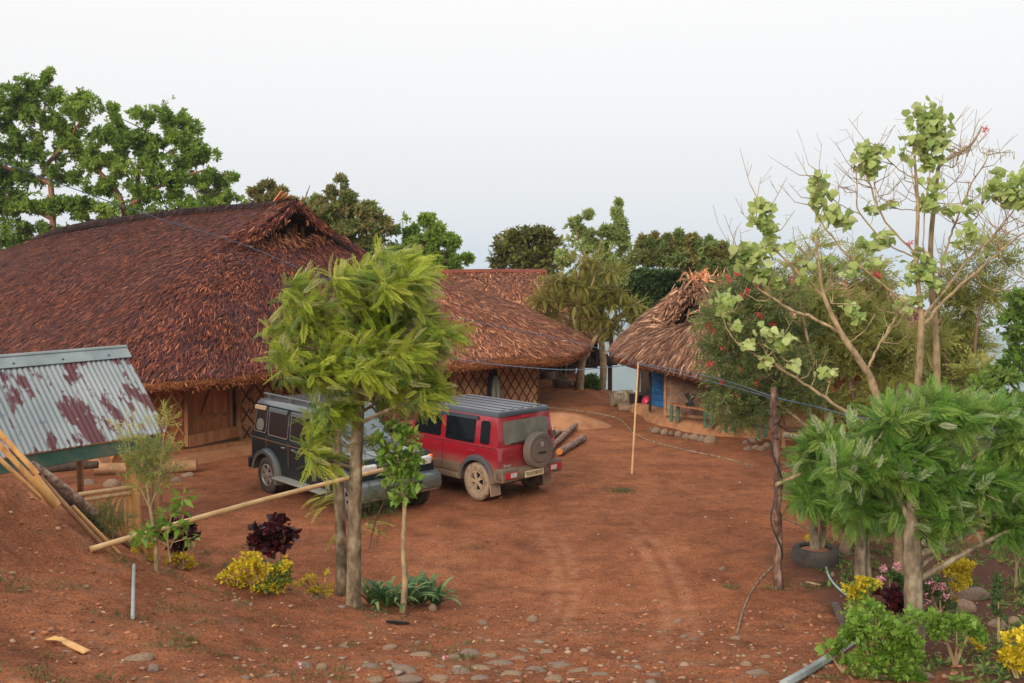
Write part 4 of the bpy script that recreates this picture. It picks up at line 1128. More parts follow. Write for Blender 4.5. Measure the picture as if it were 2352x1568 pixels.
for side in (1, -1):
    mb = MB(); mb.tube([(-.50, side * .56, 1.885), (1.30, side * .56, 1.885)], .022, 7)
    for x_ in (-.3, .5, 1.15): mb.box((x_, side * .56, 1.835), (.12, .05, .09))
    L(suv, mb, 'roof_rail', M['blue_grey_paint_and_sky'], bevel=.004)
    for (x0, x1, z0, z1, s0, s1) in ((-.55, -.10, 1.17, 1.62, .05, 0), (.0, .72, 1.15, 1.62, 0, 0), (.82, 1.82, 1.15, 1.62, 0, -.38)):
        w_ = MB(); side_panel(w_, rrect(x0, x1, z0, z1, .045, 3, s0, s1), yg2, side, .001, .008); wo_ = L(suv, w_, 'window', M['glass_dark'])
        w2_ = MB(); side_panel(w2_, rrect(x0 + .01, x1 - .02 + min(s1, 0), 1.60, 1.68, .02, 2), yg2, side, .010, .045)
        L(suv, w2_, 'rain_guard', M['blue_grey_paint_and_sky'] if x0 > -.5 else M['mud'], bevel=.01)
        w3_ = MB(); ring_panel(w3_, rrect(x0 - .012, x1 + .012, z0 - .012, z1 + .01, .05, 3, s0, s1), rrect(x0, x1, z0, z1, .045, 3, s0, s1), yg2, side, .001, .012); L(wo_, w3_, 'window_seal', M['chrome'])
    # pale headrest shape seen through the rear quarter window is the seat cover
    w_ = MB()
    for x_ in (-.05, .775, 1.86): side_panel(w_, [(x_ - .007, .62), (x_ + .007, .62), (x_ + .007, 1.10), (x_ - .007, 1.10)], yb2, side, -.002, .006)
    side_panel(w_, [(-.60, 1.03), (3.0, 1.03), (3.0, 1.045), (-.6, 1.045)], yb2, side, -.002, .008)
    L(suv, w_, 'door_seam', M['chrome'])
    for x_ in (.62, .98):
        w_ = MB(); w_.box((x_, side * (hw + .012), .97), (.13, .025, .03)); L(suv, w_, 'door_handle', M['chrome'], bevel=.006)
    w_ = MB(); w_.box((1.36, side * (hw + .09), .40), (1.78, .24, .035)); L(suv, w_, 'foot_step', M['step_grey'], bevel=.01)
    w_ = MB(); arch_flare(w_, 0, .37, AR - .04, AR + .06, hw, .10, side, -16, 172); L(suv, w_, 'wheel_arch', M['blue_grey_paint_and_sky'], auto=R(50))
    w_ = MB(); arch_flare(w_, 2.68, .37, AR - .04, AR + .06, hw, .10, side, 5, 188); L(suv, w_, 'wheel_arch', M['blue_grey_paint_and_sky'], auto=R(50))
    w_ = MB(); w_.box((1.80, side * .93, 1.26), (.10, .20, .20)); w_.box((1.82, side * .82, 1.20), (.05, .12, .04)); L(suv, w_, 'wing_mirror', M['dark_paint'], bevel=.03)
    # lamps
    w_ = MB(); w_.box((3.12, side * .60, .90), (.12, .34, .20)); hl = L(suv, w_, 'headlight', M['lamp_clear'], bevel=.04)
    w_ = MB(); w_.box((3.10, side * .755, .95), (.14, .08, .13)); L(hl, w_, 'indicator', M['lamp_orange'], bevel=.02)
    w_ = MB(); w_.lathe([(.07, 3.27), (.075, 3.32), (.05, 3.33), (.01, 3.315)], 18, 'x', (0, side * .58, .52)); L(suv, w_, 'fog_lamp', M['lamp_clear'])
    w_ = MB(); w_.box((-.665, side * .70, .95), (.03, .12, .30)); L(suv, w_, 'tail_lamp', M['lamp_red'], bevel=.01)
mb = MB(); mb.box((1.3, 0, .55), (3.6, 1.05, .40)); mb.box((0, 0, .62), (.98, 1.32, .38)); mb.box((2.68, 0, .62), (.98, 1.32, .38)); L(suv, mb, 'underbody', M['black'])
mb = MB(); Mt = Matrix.Rotation(.085, 3, 'Y'); mb.box((2.58, 0, 1.105), (.98, 1.38, .05), Mt); mb.box((2.6, .36, 1.13), (.85, .07, .03), Mt); mb.box((2.6, -.36, 1.13), (.85, .07, .03), Mt); bn = L(suv, mb, 'bonnet', M['blue_grey_paint_and_sky'], bevel=.03, auto=R(35))
mb = MB(); mb.box((2.1, 0, 1.165), (.10, .9, .02)); L(bn, mb, 'air_vent', M['black'])
mb = MB(); mb.box((3.17, 0, .90), (.06, .80, .18)); gr = L(suv, mb, 'grille', M['blue_grey_paint_and_sky'], bevel=.02)
mb = MB()
for i in range(6): mb.box((3.205, (i - 2.5) * .12, .90), (.02, .06, .12))
L(gr, mb, 'grille_slot', M['black'])
fbp = profile_prism([(3.10, .36), (3.30, .38), (3.36, .50), (3.34, .68), (3.22, .74), (3.05, .74), (3.05, .36)], .86)
fb = L(suv, fbp, 'front_bumper', M['blue_grey_paint_and_sky'], bevel=.05, auto=R(35))
mb = MB(); mb.box((3.352, 0, .56), (.02, .80, .11)); L(fb, mb, 'lower_grille', M['black'])
for y_ in (.55, -.55): mb = MB(); mb.box((3.355, y_, .43), (.012, .35, .02)); L(fb, mb, 'bumper_strip', M['chrome'])
mb = MB(); mb.box((-.70, 0, .50), (.14, 1.66, .22)); L(suv, mb, 'rear_bumper', M['dark_paint'], bevel=.04)
def slab(poly0, th):
    mb = MB(); n = len(poly0); a = [Vector(p_) for p_ in poly0]; nn = (a[1] - a[0]).cross(a[2] - a[0]).normalized()
    b_ = [p_ + nn * th for p_ in a]
    mb.add(a + b_, [tuple(range(n)), tuple(range(2 * n - 1, n - 1, -1))] + [(k, (k + 1) % n, n + (k + 1) % n, n + k) for k in range(n)]); return mb
ws = L(suv, slab([(2.02, -.70, 1.15), (2.02, .70, 1.15), (1.475, .63, 1.68), (1.475, -.63, 1.68)], .012), 'windscreen', M['glass_screen'])
for y_ in (-.3, .25): mb = MB(); mb.tube([(2.04, y_, 1.165), (1.94, y_ - .33, 1.27)], .01, 5); L(ws, mb, 'wiper', M['black'])
w_ = MB(); side_panel(w_, rrect(-.50, -.20, 1.19, 1.42, .10, 4, .04, 0), yg2, -1, .006, .006); L(suv, w_, 'seat_cover', M['glass_dusty'])
for x_ in (0, 2.68):
    for s_ in (1, -1):
        wheel(suv, x_, s_ * .73, .352, .22, s_, M['tyre_dark'], mat_flat('rim_silver', (.45, .44, .42), .35, .8) if x_ == 0 and s_ == 1 else bpy.data.materials['rim_silver'], 6, .215, 'disc')
# ------------------------------------------------------------------ tin-roofed shed at the left
TH = .91; EX = Vector((-5.68, 16.69, 1.70)); CU = Vector((math.cos(TH), math.sin(TH), 0)); DN = Vector((math.sin(TH), -math.cos(TH), 0))
RUN, ZR = 1.22, 3.0
shed = thing('tin_roofed_shed', 'low shed with a corrugated metal roof patched in maroon rust at the left edge', 'shed', (EX.x, EX.y, 0))
m, nt, b = new_mat('corrugated')
n = tex(nt, scale=2.6, detail=7, rough=.62)
m1 = nt.nodes.new('ShaderNodeMapping'); m1.inputs['Rotation'].default_value = (0, 0, -math.atan2(DN.y, DN.x))
m2 = nt.nodes.new('ShaderNodeMapping'); m2.inputs['Scale'].default_value = (.55, 1.25, .45)
src_ = n.inputs['Vector'].links[0].from_socket; nt.links.new(src_, m1.inputs[0]); nt.links.new(m1.outputs[0], m2.inputs[0]); nt.links.new(m2.outputs[0], n.inputs['Vector'])
n2 = tex(nt, scale=7, detail=4)
n3 = tex(nt, scale=.6, detail=3)
ad = nt.nodes.new('ShaderNodeMath'); ad.operation = 'MULTIPLY_ADD'; ad.inputs[1].default_value = .10; nt.links.new(n2.outputs[0], ad.inputs[0]); nt.links.new(n.outputs[0], ad.inputs[2])
thr = ramp(nt, [(.565, (0, 0, 0)), (.60, (1, 1, 1))]); nt.links.new(ad.outputs[0], thr.inputs[0])
r_ = ramp(nt, [(.3, (.17, .205, .215)), (.7, (.29, .32, .325))]); nt.links.new(n3.outputs[0], r_.inputs[0])
nt.links.new(mixc(nt, r_.outputs[0], (.095, .035, .042), thr.outputs[0]), b.inputs['Base Color'])
rr = nt.nodes.new('ShaderNodeMapRange'); rr.inputs[3].default_value = .42; rr.inputs[4].default_value = .85; nt.links.new(thr.outputs[0], rr.inputs[0]); nt.links.new(rr.outputs[0], b.inputs['Roughness'])
mm = nt.nodes.new('ShaderNodeMapRange'); mm.inputs[3].default_value = .35; mm.inputs[4].default_value = 0; nt.links.new(thr.outputs[0], mm.inputs[0]); nt.links.new(mm.outputs[0], b.inputs['Metallic'])
M['tin'] = m
M['tin_plain'] = mat_wear('tin_plain', (.17, .215, .225), (.26, .31, .315), 3, .5, 0, metallic=.3)
def corr(name, e0, up, length, th=.012, pitch=.088, amp=.011, nrow=5, parent=None):
    """corrugated sheet: e0 = right end of the eave, runs along -CU for length; up = vector eave to ridge"""
    nx = int(length / pitch * 8); V = []
    nn = CU.cross(up).normalized(); nn = nn if nn.z > 0 else -nn
    for k in range(2):
        for j in range(nrow):
            t = j / (nrow - 1)
            for i in range(nx + 1):
                s = i * pitch / 8
                seam = .006 if (int(s / .704) % 2) else 0
                V.append(e0 - CU * s + up * t + nn * (amp * math.sin(s / pitch * 2 * math.pi) + seam - k * .004))
    V = np.array([tuple(v) for v in V]); idx = np.arange(nrow * (nx + 1)).reshape(nrow, nx + 1)
    F = np.stack([idx[:-1, :-1], idx[:-1, 1:], idx[1:, 1:], idx[1:, :-1]], -1).reshape(-1, 4)
    F2 = F[:, ::-1] + nrow * (nx + 1)
    return link(name, mesh_np(name, V, [F, F2], smooth=True), M['tin'], parent)
up = -DN * RUN + Vector((0, 0, ZR - EX.z)); upn = up.normalized()
LEN = 7.4
rf = corr('roof_sheet', EX, up, LEN, parent=shed)
corr('roof_sheet', EX - DN * (2 * RUN) + Vector((0, 0, 0)), DN * RUN + Vector((0, 0, ZR - EX.z)), LEN, parent=shed)
mb = MB()      # folded ridge cap
rt = EX + up + Vector((0, 0, .05)) + CU * .05; n1 = CU.cross(upn); n1 = n1 if n1.z > 0 else -n1
for a_, sgn in ((upn * -.24, 1), ((DN * -RUN + Vector((0, 0, -(ZR - EX.z)))).normalized() * .24, -1)):
    q = [rt, rt - CU * (LEN + .05), rt - CU * (LEN + .05) + a_, rt + a_]
    mb.add(q + [p_ + Vector((0, 0, -.008)) for p_ in q], [(0, 1, 2, 3), (7, 6, 5, 4), (0, 4, 5, 1), (1, 5, 6, 2), (2, 6, 7, 3), (3, 7, 4, 0)])
mb.tube([rt + Vector((0, 0, -.015)), rt - CU * (LEN + .05) + Vector((0, 0, -.015))], .035, 8)
rc = mb.build('ridge_cap', M['tin_plain'], shed)
mb = MB()
for i in range(9): mb.lathe([(.016, 0), (.016, .012), (.004, .02)], 8, 'z', tuple(rt + upn * -.18 - CU * (.4 + i * .8) + Vector((0, 0, .004))))
mb.build('roof_nail', M['black'], rc)
mb = MB()      # chalk-like marks stamped on the sheets
for i, (s_, t_) in enumerate(((5.4, .2), (4.75, .42), (4.6, .1), (2.75, .62), (2.45, .42), (1.9, .30), (2.1, .85), (3.4, .75))):
    c = EX - CU * s_ + up * t_ + n1 * .022
    for k in range(3): 
        q0 = c - CU * (.03 * k) + upn * .02 * (k % 2); mb.bar(q0, q0 - upn * .05 - CU * (.015 + .015 * (k % 2)), .010, .004)
mb.build('stamp_mark', M['wire'], rf)
mb = MB(); f0 = EX - DN * .06 + Vector((0, 0, -.14)) - CU * .08; mb.bar(f0, f0 - CU * (LEN - .2), .03, .21); mb.build('fascia_board', M['green_paint'], shed)
mb = MB(); f1 = f0 - DN * .12 + Vector((0, 0, -.10)); mb.bar(f1 + CU * .0, f1 - CU * LEN, .06, .07); mb.build('beam', M['wood'], shed)
# posts
pb = G(310, 1232, -.02)
for i, (g, r_) in enumerate(((pb, .105), (pb + Vector((.27, .35, 0)), .085))):
    mb = MB(); z1_ = 1.50 if i == 0 else 1.45
    pts = [g + Vector((.01 * math.sin(k * 2.), 0, k * z1_ / 6)) for k in range(7)]
    mb.tube(pts, [r_ * (1.02 if k % 2 else .98) for k in range(7)], 14)
    po = mb.build('bamboo_post', M['bamboo'] if i == 0 else M['old_bamboo'], shed, auto=R(50))
    for zz in (.35, .78, 1.2): mb = MB(); mb.lathe([(r_ * 1.0, zz - .012), (r_ * 1.05, zz), (r_ * 1.0, zz + .012)], 14, 'z', (g.x, g.y, g.z)); mb.build('node_ring', M['old_bamboo'], po, auto=R(50))
back = EX - DN * (2 * RUN - .2)
for s_ in (.3, 3.4, 6.6):
    mb = MB(); g = back - CU * s_; mb.tube([(g.x, g.y, gz(g.x, g.y) - .05), (g.x, g.y, 1.75)], .06, 8); mb.build('bamboo_post', M['old_bamboo'], shed)
# bamboo railing with crossed struts between the post and the bank
r0 = pb + Vector((-.02, -.12, .85)); r1 = P(180, 1136, 15.1)
mb = MB()
for dz in (0, -.09):
    mb.tube([r0 + Vector((0, 0, dz)), r1 + Vector((0, 0, dz))], .036, 8)
rail = mb.build('bamboo_rail', M['bamboo_pale'], shed, auto=R(50))
mb = MB(); dv_ = (r1 - r0)
for t0, t1, z0, z1_ in ((.10, .10, -.75, -.05), (.14, .5, -.72, -.05), (.5, .14, -.72, -.05), (.22, .42, -.78, -.1), (.62, .3, -.7, -.1), (.35, .75, -.7, -.05)):
    mb.tube([r0 + dv_ * t0 + Vector((0, 0, z0)), r0 + dv_ * t1 + Vector((0, 0, z1_))], .020, 6)
mb.build('strut', M['bamboo'], rail)
# ------------------------------------------------------------------ plants: leaf templates (x = growth, z = up)
def tm_oval(w=.26, fold=.05, droop=.08):
    V = [(0, 0, 0), (.45, w, fold), (1, 0, -droop), (.45, -w, fold)]
    return np.array(V, float), [np.array([[0, 3, 2, 1]])]
def tm_whorl(n=6, w=.2, seed=0, up=.45, roll=True):
    rs = np.random.RandomState(seed); V = []; F = []
    for i in range(n):
        a = 2 * math.pi * i / n + rs.uniform(-.3, .3); e = up + rs.uniform(-.4, .4); L_ = rs.uniform(.7, 1.1)
        d = np.array([math.sin(e), math.cos(a) * math.cos(e), math.sin(a) * math.cos(e)])
        s = np.cross(d, rs.normal(0, 1, 3)); s /= np.linalg.norm(s)
        b = len(V); V += [0 * d, d * .5 * L_ + s * w * L_, d * L_, d * .5 * L_ - s * w * L_]; F.append([b, b + 3, b + 2, b + 1])
    return np.array(V), [np.array(F)]
def tm_frond(n=9, w=.40, ang=48, pw=.035, droop=.25, vshape=.12, seed=0, sub=False, curl=0.0):
    rs = np.random.RandomState(seed); V = []; F = []
    def spine(t): return np.array([t, curl * t * t, -droop * t * t])
    for i in range(5):
        t0, t1 = i / 5, (i + 1) / 5; r0, r1 = .010 * (1 - t0 * .7), .010 * (1 - t1 * .7)
        a, b_ = spine(t0), spine(t1); k = len(V); V += [a + (0, r0, 0), a - (0, r0, 0), b_ - (0, r1, 0), b_ + (0, r1, 0)]; F.append([k, k + 1, k + 2, k + 3])
    for i in range(n):
        t = .10 + .88 * i / (n - 1); L_ = w * (1 - .55 * abs(t - .42) / .58) * rs.uniform(.85, 1.1)
        for s in (1, -1):
            A = R(ang * (1 - .35 * t) + rs.uniform(-6, 6)); d = np.array([math.cos(A), s * math.sin(A), vshape + rs.uniform(-.08, .08)])
            p = spine(t); wd = pw * (1.1 - .4 * t); perp = np.array([-d[1], d[0], .25 * s]); perp /= np.linalg.norm(perp)
            mid = p + d * L_ * .5 + np.array([0, 0, .02]); tip = p + d * L_ + np.array([.03, 0, -.05 * L_ / w * .6])
            k = len(V); V += [p, mid + perp * wd, tip, mid - perp * wd]; F.append([k, k + 3, k + 2, k + 1])
    return np.array(V), [np.array(F)]
def tm_sprig(n=18, L_=.22, w=.018, seed=0, ang=50):
    """stem with narrow leaves all round"""
    rs = np.random.RandomState(seed); V = [(0, .006, 0), (0, -.006, 0), (1, -.003, 0), (1, .003, 0)]; F = [[0, 1, 2, 3]]
    V = [np.array(v, float) for v in V]
    for i in range(n):
        t = .05 + .95 * i / n; a = i * 2.4; A = R(ang * (1 - .4 * t)); l = L_ * rs.uniform(.7, 1.1)
        d = np.array([math.cos(A), math.sin(A) * math.cos(a), math.sin(A) * math.sin(a)]); s = np.cross(d, [math.sin(a), math.cos(a), .3]); s /= np.linalg.norm(s)
        p = np.array([t, 0, 0]); k = len(V); V += [p, p + d * l * .5 + s * w, p + d * l, p + d * l * .5 - s * w]; F.append([k, k + 3, k + 2, k + 1])
    return np.array(V), [np.array(F)]
def tm_heart(seed=0, cup=.25):
    pts = [(0, 0), (-.06, .22), (.10, .46), (.38, .50), (.70, .30), (1.0, 0), (.70, -.30), (.38, -.50), (.10, -.46), (-.06, -.22)]
    V = [np.array([.35, 0, 0.0])] + [np.array([x, y, cup * (abs(y) * 1.3) ** 1.3 - .25 * max(0, x - .5) ** 1.2]) for x, y in pts]
    F = [[0, i, i + 1, i + 2] for i in range(1, 9, 2)] + [[0, 9, 10, 1]]
    return np.array(V), [np.array(F)]
def tm_strap(n=5, w=.05, droop=.7):
    V = []; F = []
    for i in range(n + 1):
        t = i / n; ww = w * (math.sin(math.pi * min(1, .18 + .82 * t)) ** .6 if t < 1 else 0.02); x = t - .12 * t ** 3; z = .55 * t - droop * t ** 2.3
        V += [(x, ww, z + ww * .5), (x, 0, z), (x, -ww, z + ww * .5)]
    for i in range(n): F += [[3 * i, 3 * i + 1, 3 * i + 4, 3 * i + 3], [3 * i + 1, 3 * i + 2, 3 * i + 5, 3 * i + 4]]
    return np.array(V, float), [np.array(F)]
def leaves(name, tmpl, pos, dirs, ups, scale, rnd, mat, parent, smooth=False, wscale=None):
    V0, F0 = tmpl; N = len(pos)
    if N == 0: return None
    x = dirs / (np.linalg.norm(dirs, axis=1, keepdims=True) + 1e-9)
    z = ups - x * (ups * x).sum(1, keepdims=True); z /= (np.linalg.norm(z, axis=1, keepdims=True) + 1e-9)
    y = np.cross(z, x)
    sc_ = np.asarray(scale).reshape(-1, 1, 1)
    ys = sc_ if wscale is None else sc_ * np.asarray(wscale).reshape(-1, 1, 1)
    V = pos[:, None, :] + V0[None, :, 0:1] * x[:, None, :] * sc_ + V0[None, :, 1:2] * y[:, None, :] * ys + V0[None, :, 2:3] * z[:, None, :] * sc_
    k = len(V0); Fs = []; rn = []
    for f in F0:
        Fs.append((f[None] + (np.arange(N) * k)[:, None, None]).reshape(-1, f.shape[1])); rn.append(np.repeat(rnd, len(f)))
    return link(name, mesh_np(name, V.reshape(-1, 3), Fs, rn, smooth=smooth), mat, parent)

def split_blobs(bl, k, rs):
    if not k: return bl
    out = []
    for c, r in bl:
        for i in range(k):
            d = rs.normal(0, 1, 3); d /= np.linalg.norm(d)
            out.append((c + d * r * rs.uniform(.35, .95), r * rs.uniform(.28, .62) * ((.55 if k > 10 else 1.0))))
    return out
def blob_points(blobs, n, rs, shell=.45, thr=None, freq=1.6, nseed=0.0):
    """random points in ellipsoids (world centre, radii); thr leaves out pockets of a noise field"""
    w = np.array([b_[1][0] * b_[1][2] for b_ in blobs]) ** .9; w /= w.sum()
    out = []; bi = []
    tries = 0
    while len(out) < n and tries < 12:
        m_ = int((n - len(out)) * 1.6) + 10
        k = rs.choice(len(blobs), m_, p=w)
        d = rs.normal(0, 1, (m_, 3)); d /= np.linalg.norm(d, axis=1, keepdims=True)
        r = rs.uniform(0, 1, (m_, 1)) ** shell
        C = np.array([b_[0] for b_ in blobs])[k]; Rr = np.array([b_[1] for b_ in blobs])[k]
        p = C + d * r * Rr
        for i in range(m_):
            if thr is not None and noise.noise(Vector(p[i]) * freq + Vector((nseed, 0, 0))) < thr: continue
            out.append(p[i]); bi.append(k[i])
        tries += 1
    return np.array(out[:n]), np.array(bi[:n])
def B(u, v, ru, rv, Y, depth=None):
    """ellipsoid as seen at u, v with half sizes ru, rv on the picture, at distance Y"""
    c = P(u, v, Y); k = Y / 2352
    return (np.array(c), np.array([ru * k, (depth if depth else (ru + rv) / 2 * k), rv * k]))
def path(pts, Y=None):
    """[(u, v, r_px[, Y])] -> smooth world points and radii"""
    w = []; r = []
    for p_ in pts:
        y = p_[3] if len(p_) > 3 else Y
        w.append(tuple(P(p_[0], p_[1], y))); r.append(p_[2] * y / 2352)
    n = max(6, (len(w) - 1) * 5 + 1)
    A = resample(w, n); rr = np.interp(np.linspace(0, len(w) - 1, n), range(len(w)), r)
    return A, rr
def add_limb(mb, pts, Y=None, n=8, jit=.06, rng=random, wob=0.0):
    A, rr = path(pts, Y)
    if wob: A[1:-1] += np.random.RandomState(int(abs(A[0][0]) * 1000) % 9999).normal(0, wob, (len(A) - 2, 3))
    mb.tube([tuple(p_) for p_ in A], [float(x) for x in rr], n, True, jit, rng)
    return A, rr
def twig_to(mb, src, dst, r0, r1, rng, n=5, bend=.15, sides=5):
    src = Vector(src); dst = Vector(dst); L_ = (dst - src).length
    off = Vector((rng.uniform(-1, 1), rng.uniform(-1, 1), rng.uniform(-.2, 1))) * L_ * bend
    pts = [];
    for i in range(n + 1):
        t = i / n; pts.append(src.lerp(dst, t) + off * math.sin(math.pi * t) * .8)
    mb.tube(pts, [r0 + (r1 - r0) * i / n for i in range(n + 1)], sides, False)
def nearest_on(paths, p, maxz_off=.15):
    """attachment for a limb towards p: a point on the trunk paths, lower than p where possible"""
    best = None
    for A, rr in paths:
        for i in range(1, len(A)):
            q = A[i]; d = np.linalg.norm(q - p); low = p[2] - q[2]
            pen = d + (1.2 * max(0, .35 * d - low))
            if best is None or pen < best[0]: best = (pen, q, rr[i])
    return best[1], best[2]

def tree(name, label, cat, trunks, blobs, mat_bark, foliage, group=None, seed=1, twigs=5, twig_r=.35, extra=None, subtwigs=True, base=None, limb_scale=.45, wob=0.0, split=0):
    """foliage: list of dicts(tmpl, mat, n, size, wsize?, bias, rand, up, shell, thr, freq, name)"""
    rs = np.random.RandomState(seed); rng = random.Random(seed)
    b0 = base if base is not None else P(trunks[0][0][0], trunks[0][0][1], trunks[0][0][3] if len(trunks[0][0]) > 3 else 15)
    t = thing(name, label, cat, tuple(b0), 0, group)
    mb = MB(); paths = []
    for tr in trunks: paths.append(add_limb(mb, tr, None, 10, .05, rng, wob))
    tk = mb.build('trunk', mat_bark, t, auto=R(50))
    mb = MB(); ends = []
    for c, rad in blobs:
        q, r = nearest_on(paths, c)
        d = np.linalg.norm(c - q)
        r0 = min(r * .7, .012 + .018 * d) * (limb_scale / .45)
        if d > .1: twig_to(mb, q, c, r0, r0 * .45, rng, 6, .12, 6)
        if subtwigs:
            for i in range(twigs):
                dv = rs.normal(0, 1, 3); dv /= np.linalg.norm(dv); e_ = c + dv * rad * rs.uniform(.6, .95)
                s_ = c + (q - c) * rs.uniform(0, .3)
                twig_to(mb, s_, e_, r0 * .4, r0 * .12, rng, 4, .12, 4)
    if mb.v: mb.build('branch', mat_bark, t)
    for fo in foliage:
        bl = split_blobs(fo.get('blobs', blobs), fo.get('split', split), rs)
        p, bi = blob_points(bl, fo['n'], rs, fo.get('shell', .5), fo.get('thr'), fo.get('freq', 1.6), seed * 3.1)
        if len(p) == 0: continue
        C = np.array([b_[0] for b_ in bl])[bi]; Rr = np.array([b_[1] for b_ in bl])[bi]
        o = (p - C) / Rr; o /= (np.linalg.norm(o, axis=1, keepdims=True) + 1e-6)
        d = o * fo.get('outw', .7) + np.array(fo.get('bias', (0, 0, .2))) + rs.normal(0, fo.get('rand', .5), p.shape)
        up = np.array([0, 0, 1.0]) + rs.normal(0, fo.get('uprand', .5), p.shape)
        sz = rs.uniform(*fo['size'], len(p))
        crn = rs.rand(len(bl))[bi] * .35 + rs.beta(2, 2, len(p)) * .65
        tms = fo['tmpl'] if isinstance(fo['tmpl'], list) else [fo['tmpl']]
        if len(tms) == 1:
            leaves(fo.get('name', 'crown'), tms[0], p, d, up, sz, crn, fo['mat'], t, fo.get('smooth', False))
        else:       # several leaf shapes merged into one crown mesh
            Vs = []; Fs = []; rn = []; base_i = 0
            for j, tm in enumerate(tms):
                sel = np.arange(len(p)) % len(tms) == j
                o_ = leaves('tmp', tm, p[sel], d[sel], up[sel], sz[sel], crn[sel], fo['mat'], None)
                me = o_.data; v = np.empty(len(me.vertices) * 3, np.float32); me.vertices.foreach_get('co', v)
                f = np.empty(len(me.loops), np.int32); me.loops.foreach_get('vertex_index', f)
                a = np.empty(len(me.polygons), np.float32); me.attributes['rnd'].data.foreach_get('value', a)
                Vs.append(v.reshape(-1, 3)); Fs.append(f.reshape(-1, 4) + base_i); rn.append(a); base_i += len(me.vertices)
                bpy.data.objects.remove(o_); bpy.data.meshes.remove(me)
            link(fo.get('name', 'crown'), mesh_np('crown', np.concatenate(Vs), Fs, rn), fo['mat'], t)
    return t

ML = {}
ML['deep'] = mat_leaf('leaf_deep', [(.04, .10, .014), (.18, .29, .035), (.38, .50, .09)], .5)
ML['mid'] = mat_leaf('leaf_mid', [(.035, .085, .018), (.12, .20, .035), (.23, .32, .07)], .45)
ML['olive'] = mat_leaf('leaf_olive', [(.07, .075, .022), (.18, .165, .045), (.33, .27, .09)], .4)
ML['brownish'] = mat_leaf('leaf_brownish', [(.06, .065, .02), (.19, .17, .05), (.36, .26, .10)], .35)
ML['dark'] = mat_leaf('leaf_dark', [(.016, .042, .013), (.055, .11, .026), (.15, .23, .055)], .35)
ML['jack'] = mat_leaf('leaf_jack', [(.035, .05, .012), (.14, .145, .028), (.30, .29, .07)], .35, .4, .5)
ML['pale'] = mat_leaf('leaf_pale', [(.12, .16, .04), (.26, .33, .09), (.42, .48, .18)], .45)
ML['pale_mid'] = mat_leaf('leaf_pale_mid', [(.05, .09, .025), (.16, .22, .06), (.32, .38, .12)], .45)
ML['feather'] = mat_leaf('leaf_feather', [(.13, .135, .025), (.26, .24, .045), (.40, .35, .09)], .45)
ML['silver_oak'] = mat_leaf('leaf_silver_oak', [(.045, .10, .010), (.31, .39, .03), (.66, .68, .13)], .45)  # dark end deepened in place of shade between the fronds
ML['silver_oak_under'] = mat_leaf('leaf_silver_oak_under', [(.26, .27, .09), (.42, .42, .16), (.50, .44, .22)], .45)
ML['shrub_green'] = mat_leaf('leaf_shrub_green', [(.018, .07, .014), (.13, .27, .035), (.39, .48, .12)], .4)
ML['shrub_silver'] = mat_leaf('leaf_shrub_silver', [(.13, .20, .08), (.30, .38, .19), (.45, .48, .30)], .35)
ML['coral'] = mat_leaf('leaf_coral', [(.15, .25, .055), (.38, .47, .14), (.58, .62, .30)], .45, .45)
ML['brush'] = mat_leaf('leaf_brush', [(.045, .085, .025), (.14, .18, .05), (.28, .29, .09)], .35)
ML['twiggy'] = mat_leaf('leaf_twiggy', [(.12, .14, .03), (.30, .32, .07), (.50, .48, .16)], .4)
ML['yellow'] = mat_leaf('leaf_yellow', [(.30, .22, .01), (.58, .44, .015), (.78, .64, .05)], .35)
ML['red'] = mat_leaf('leaf_red', [(.012, .004, .006), (.045, .007, .010), (.14, .014, .018)], .2, .45)
ML['bright'] = mat_leaf('leaf_bright', [(.06, .14, .015), (.15, .28, .03), (.30, .42, .08)], .4)
ML['lily'] = mat_leaf('leaf_lily', [(.03, .09, .025), (.08, .17, .06), (.22, .30, .10)], .25, .4)
ML['flower_red'] = mat_leaf('flower_red', [(.45, .02, .04), (.65, .04, .07), (.75, .12, .12)], .25)
ML['pink'] = mat_leaf('flower_pink', [(.55, .20, .28), (.75, .36, .42), (.85, .55, .55)], .3)
W6 = [tm_whorl(6, .22, i) for i in range(3)]
W5 = [tm_whorl(5, .17, i + 7) for i in range(3)]
WB = [tm_whorl(7, .14, i + 17, .2) for i in range(3)]

# ------------------------------------------------------------------ trees behind the longhouse
Yb = 46
tree('shade_tree', 'tall spreading green tree at the far left edge behind the longhouse', 'tree',
     [[(128, 600, 8, Yb), (122, 520, 7, Yb), (115, 410, 6, Yb), (98, 370, 5, Yb), (95, 300, 3.5, Yb), (105, 230, 2, Yb)],
      [(115, 420, 6, Yb), (70, 405, 5, Yb), (0, 380, 4, Yb)], [(118, 500, 7, Yb), (60, 470, 6, Yb), (-20, 440, 4, Yb)], [(105, 380, 5, Yb), (150, 330, 4, Yb), (190, 270, 2, Yb)]],
     [B(x[0], x[1], x[2] * 1.1, x[3] * 1.25, Yb) for x in ((25, 250, 60, 45), (75, 205, 45, 30), (112, 180, 14, 22), (118, 215, 26, 18), (185, 245, 45, 32), (190, 215, 18, 16), (95, 275, 70, 30), (30, 320, 70, 35), (150, 310, 60, 28), (100, 350, 70, 22), (195, 345, 35, 30), (40, 400, 70, 28), (150, 400, 50, 22), (10, 460, 50, 30), (75, 470, 60, 22), (150, 475, 50, 22), (40, 530, 60, 26), (110, 540, 60, 26), (15, 570, 50, 25), (-40, 360, 50, 120))],
     M['bark_red'], [dict(tmpl=W6, mat=ML['deep'], n=9500, size=(.13, .28), bias=(0, 0, .25), rand=.7, thr=.09, freq=1.7, shell=.75)], 'spreading shade trees behind the longhouse', 1, 5, limb_scale=.42)
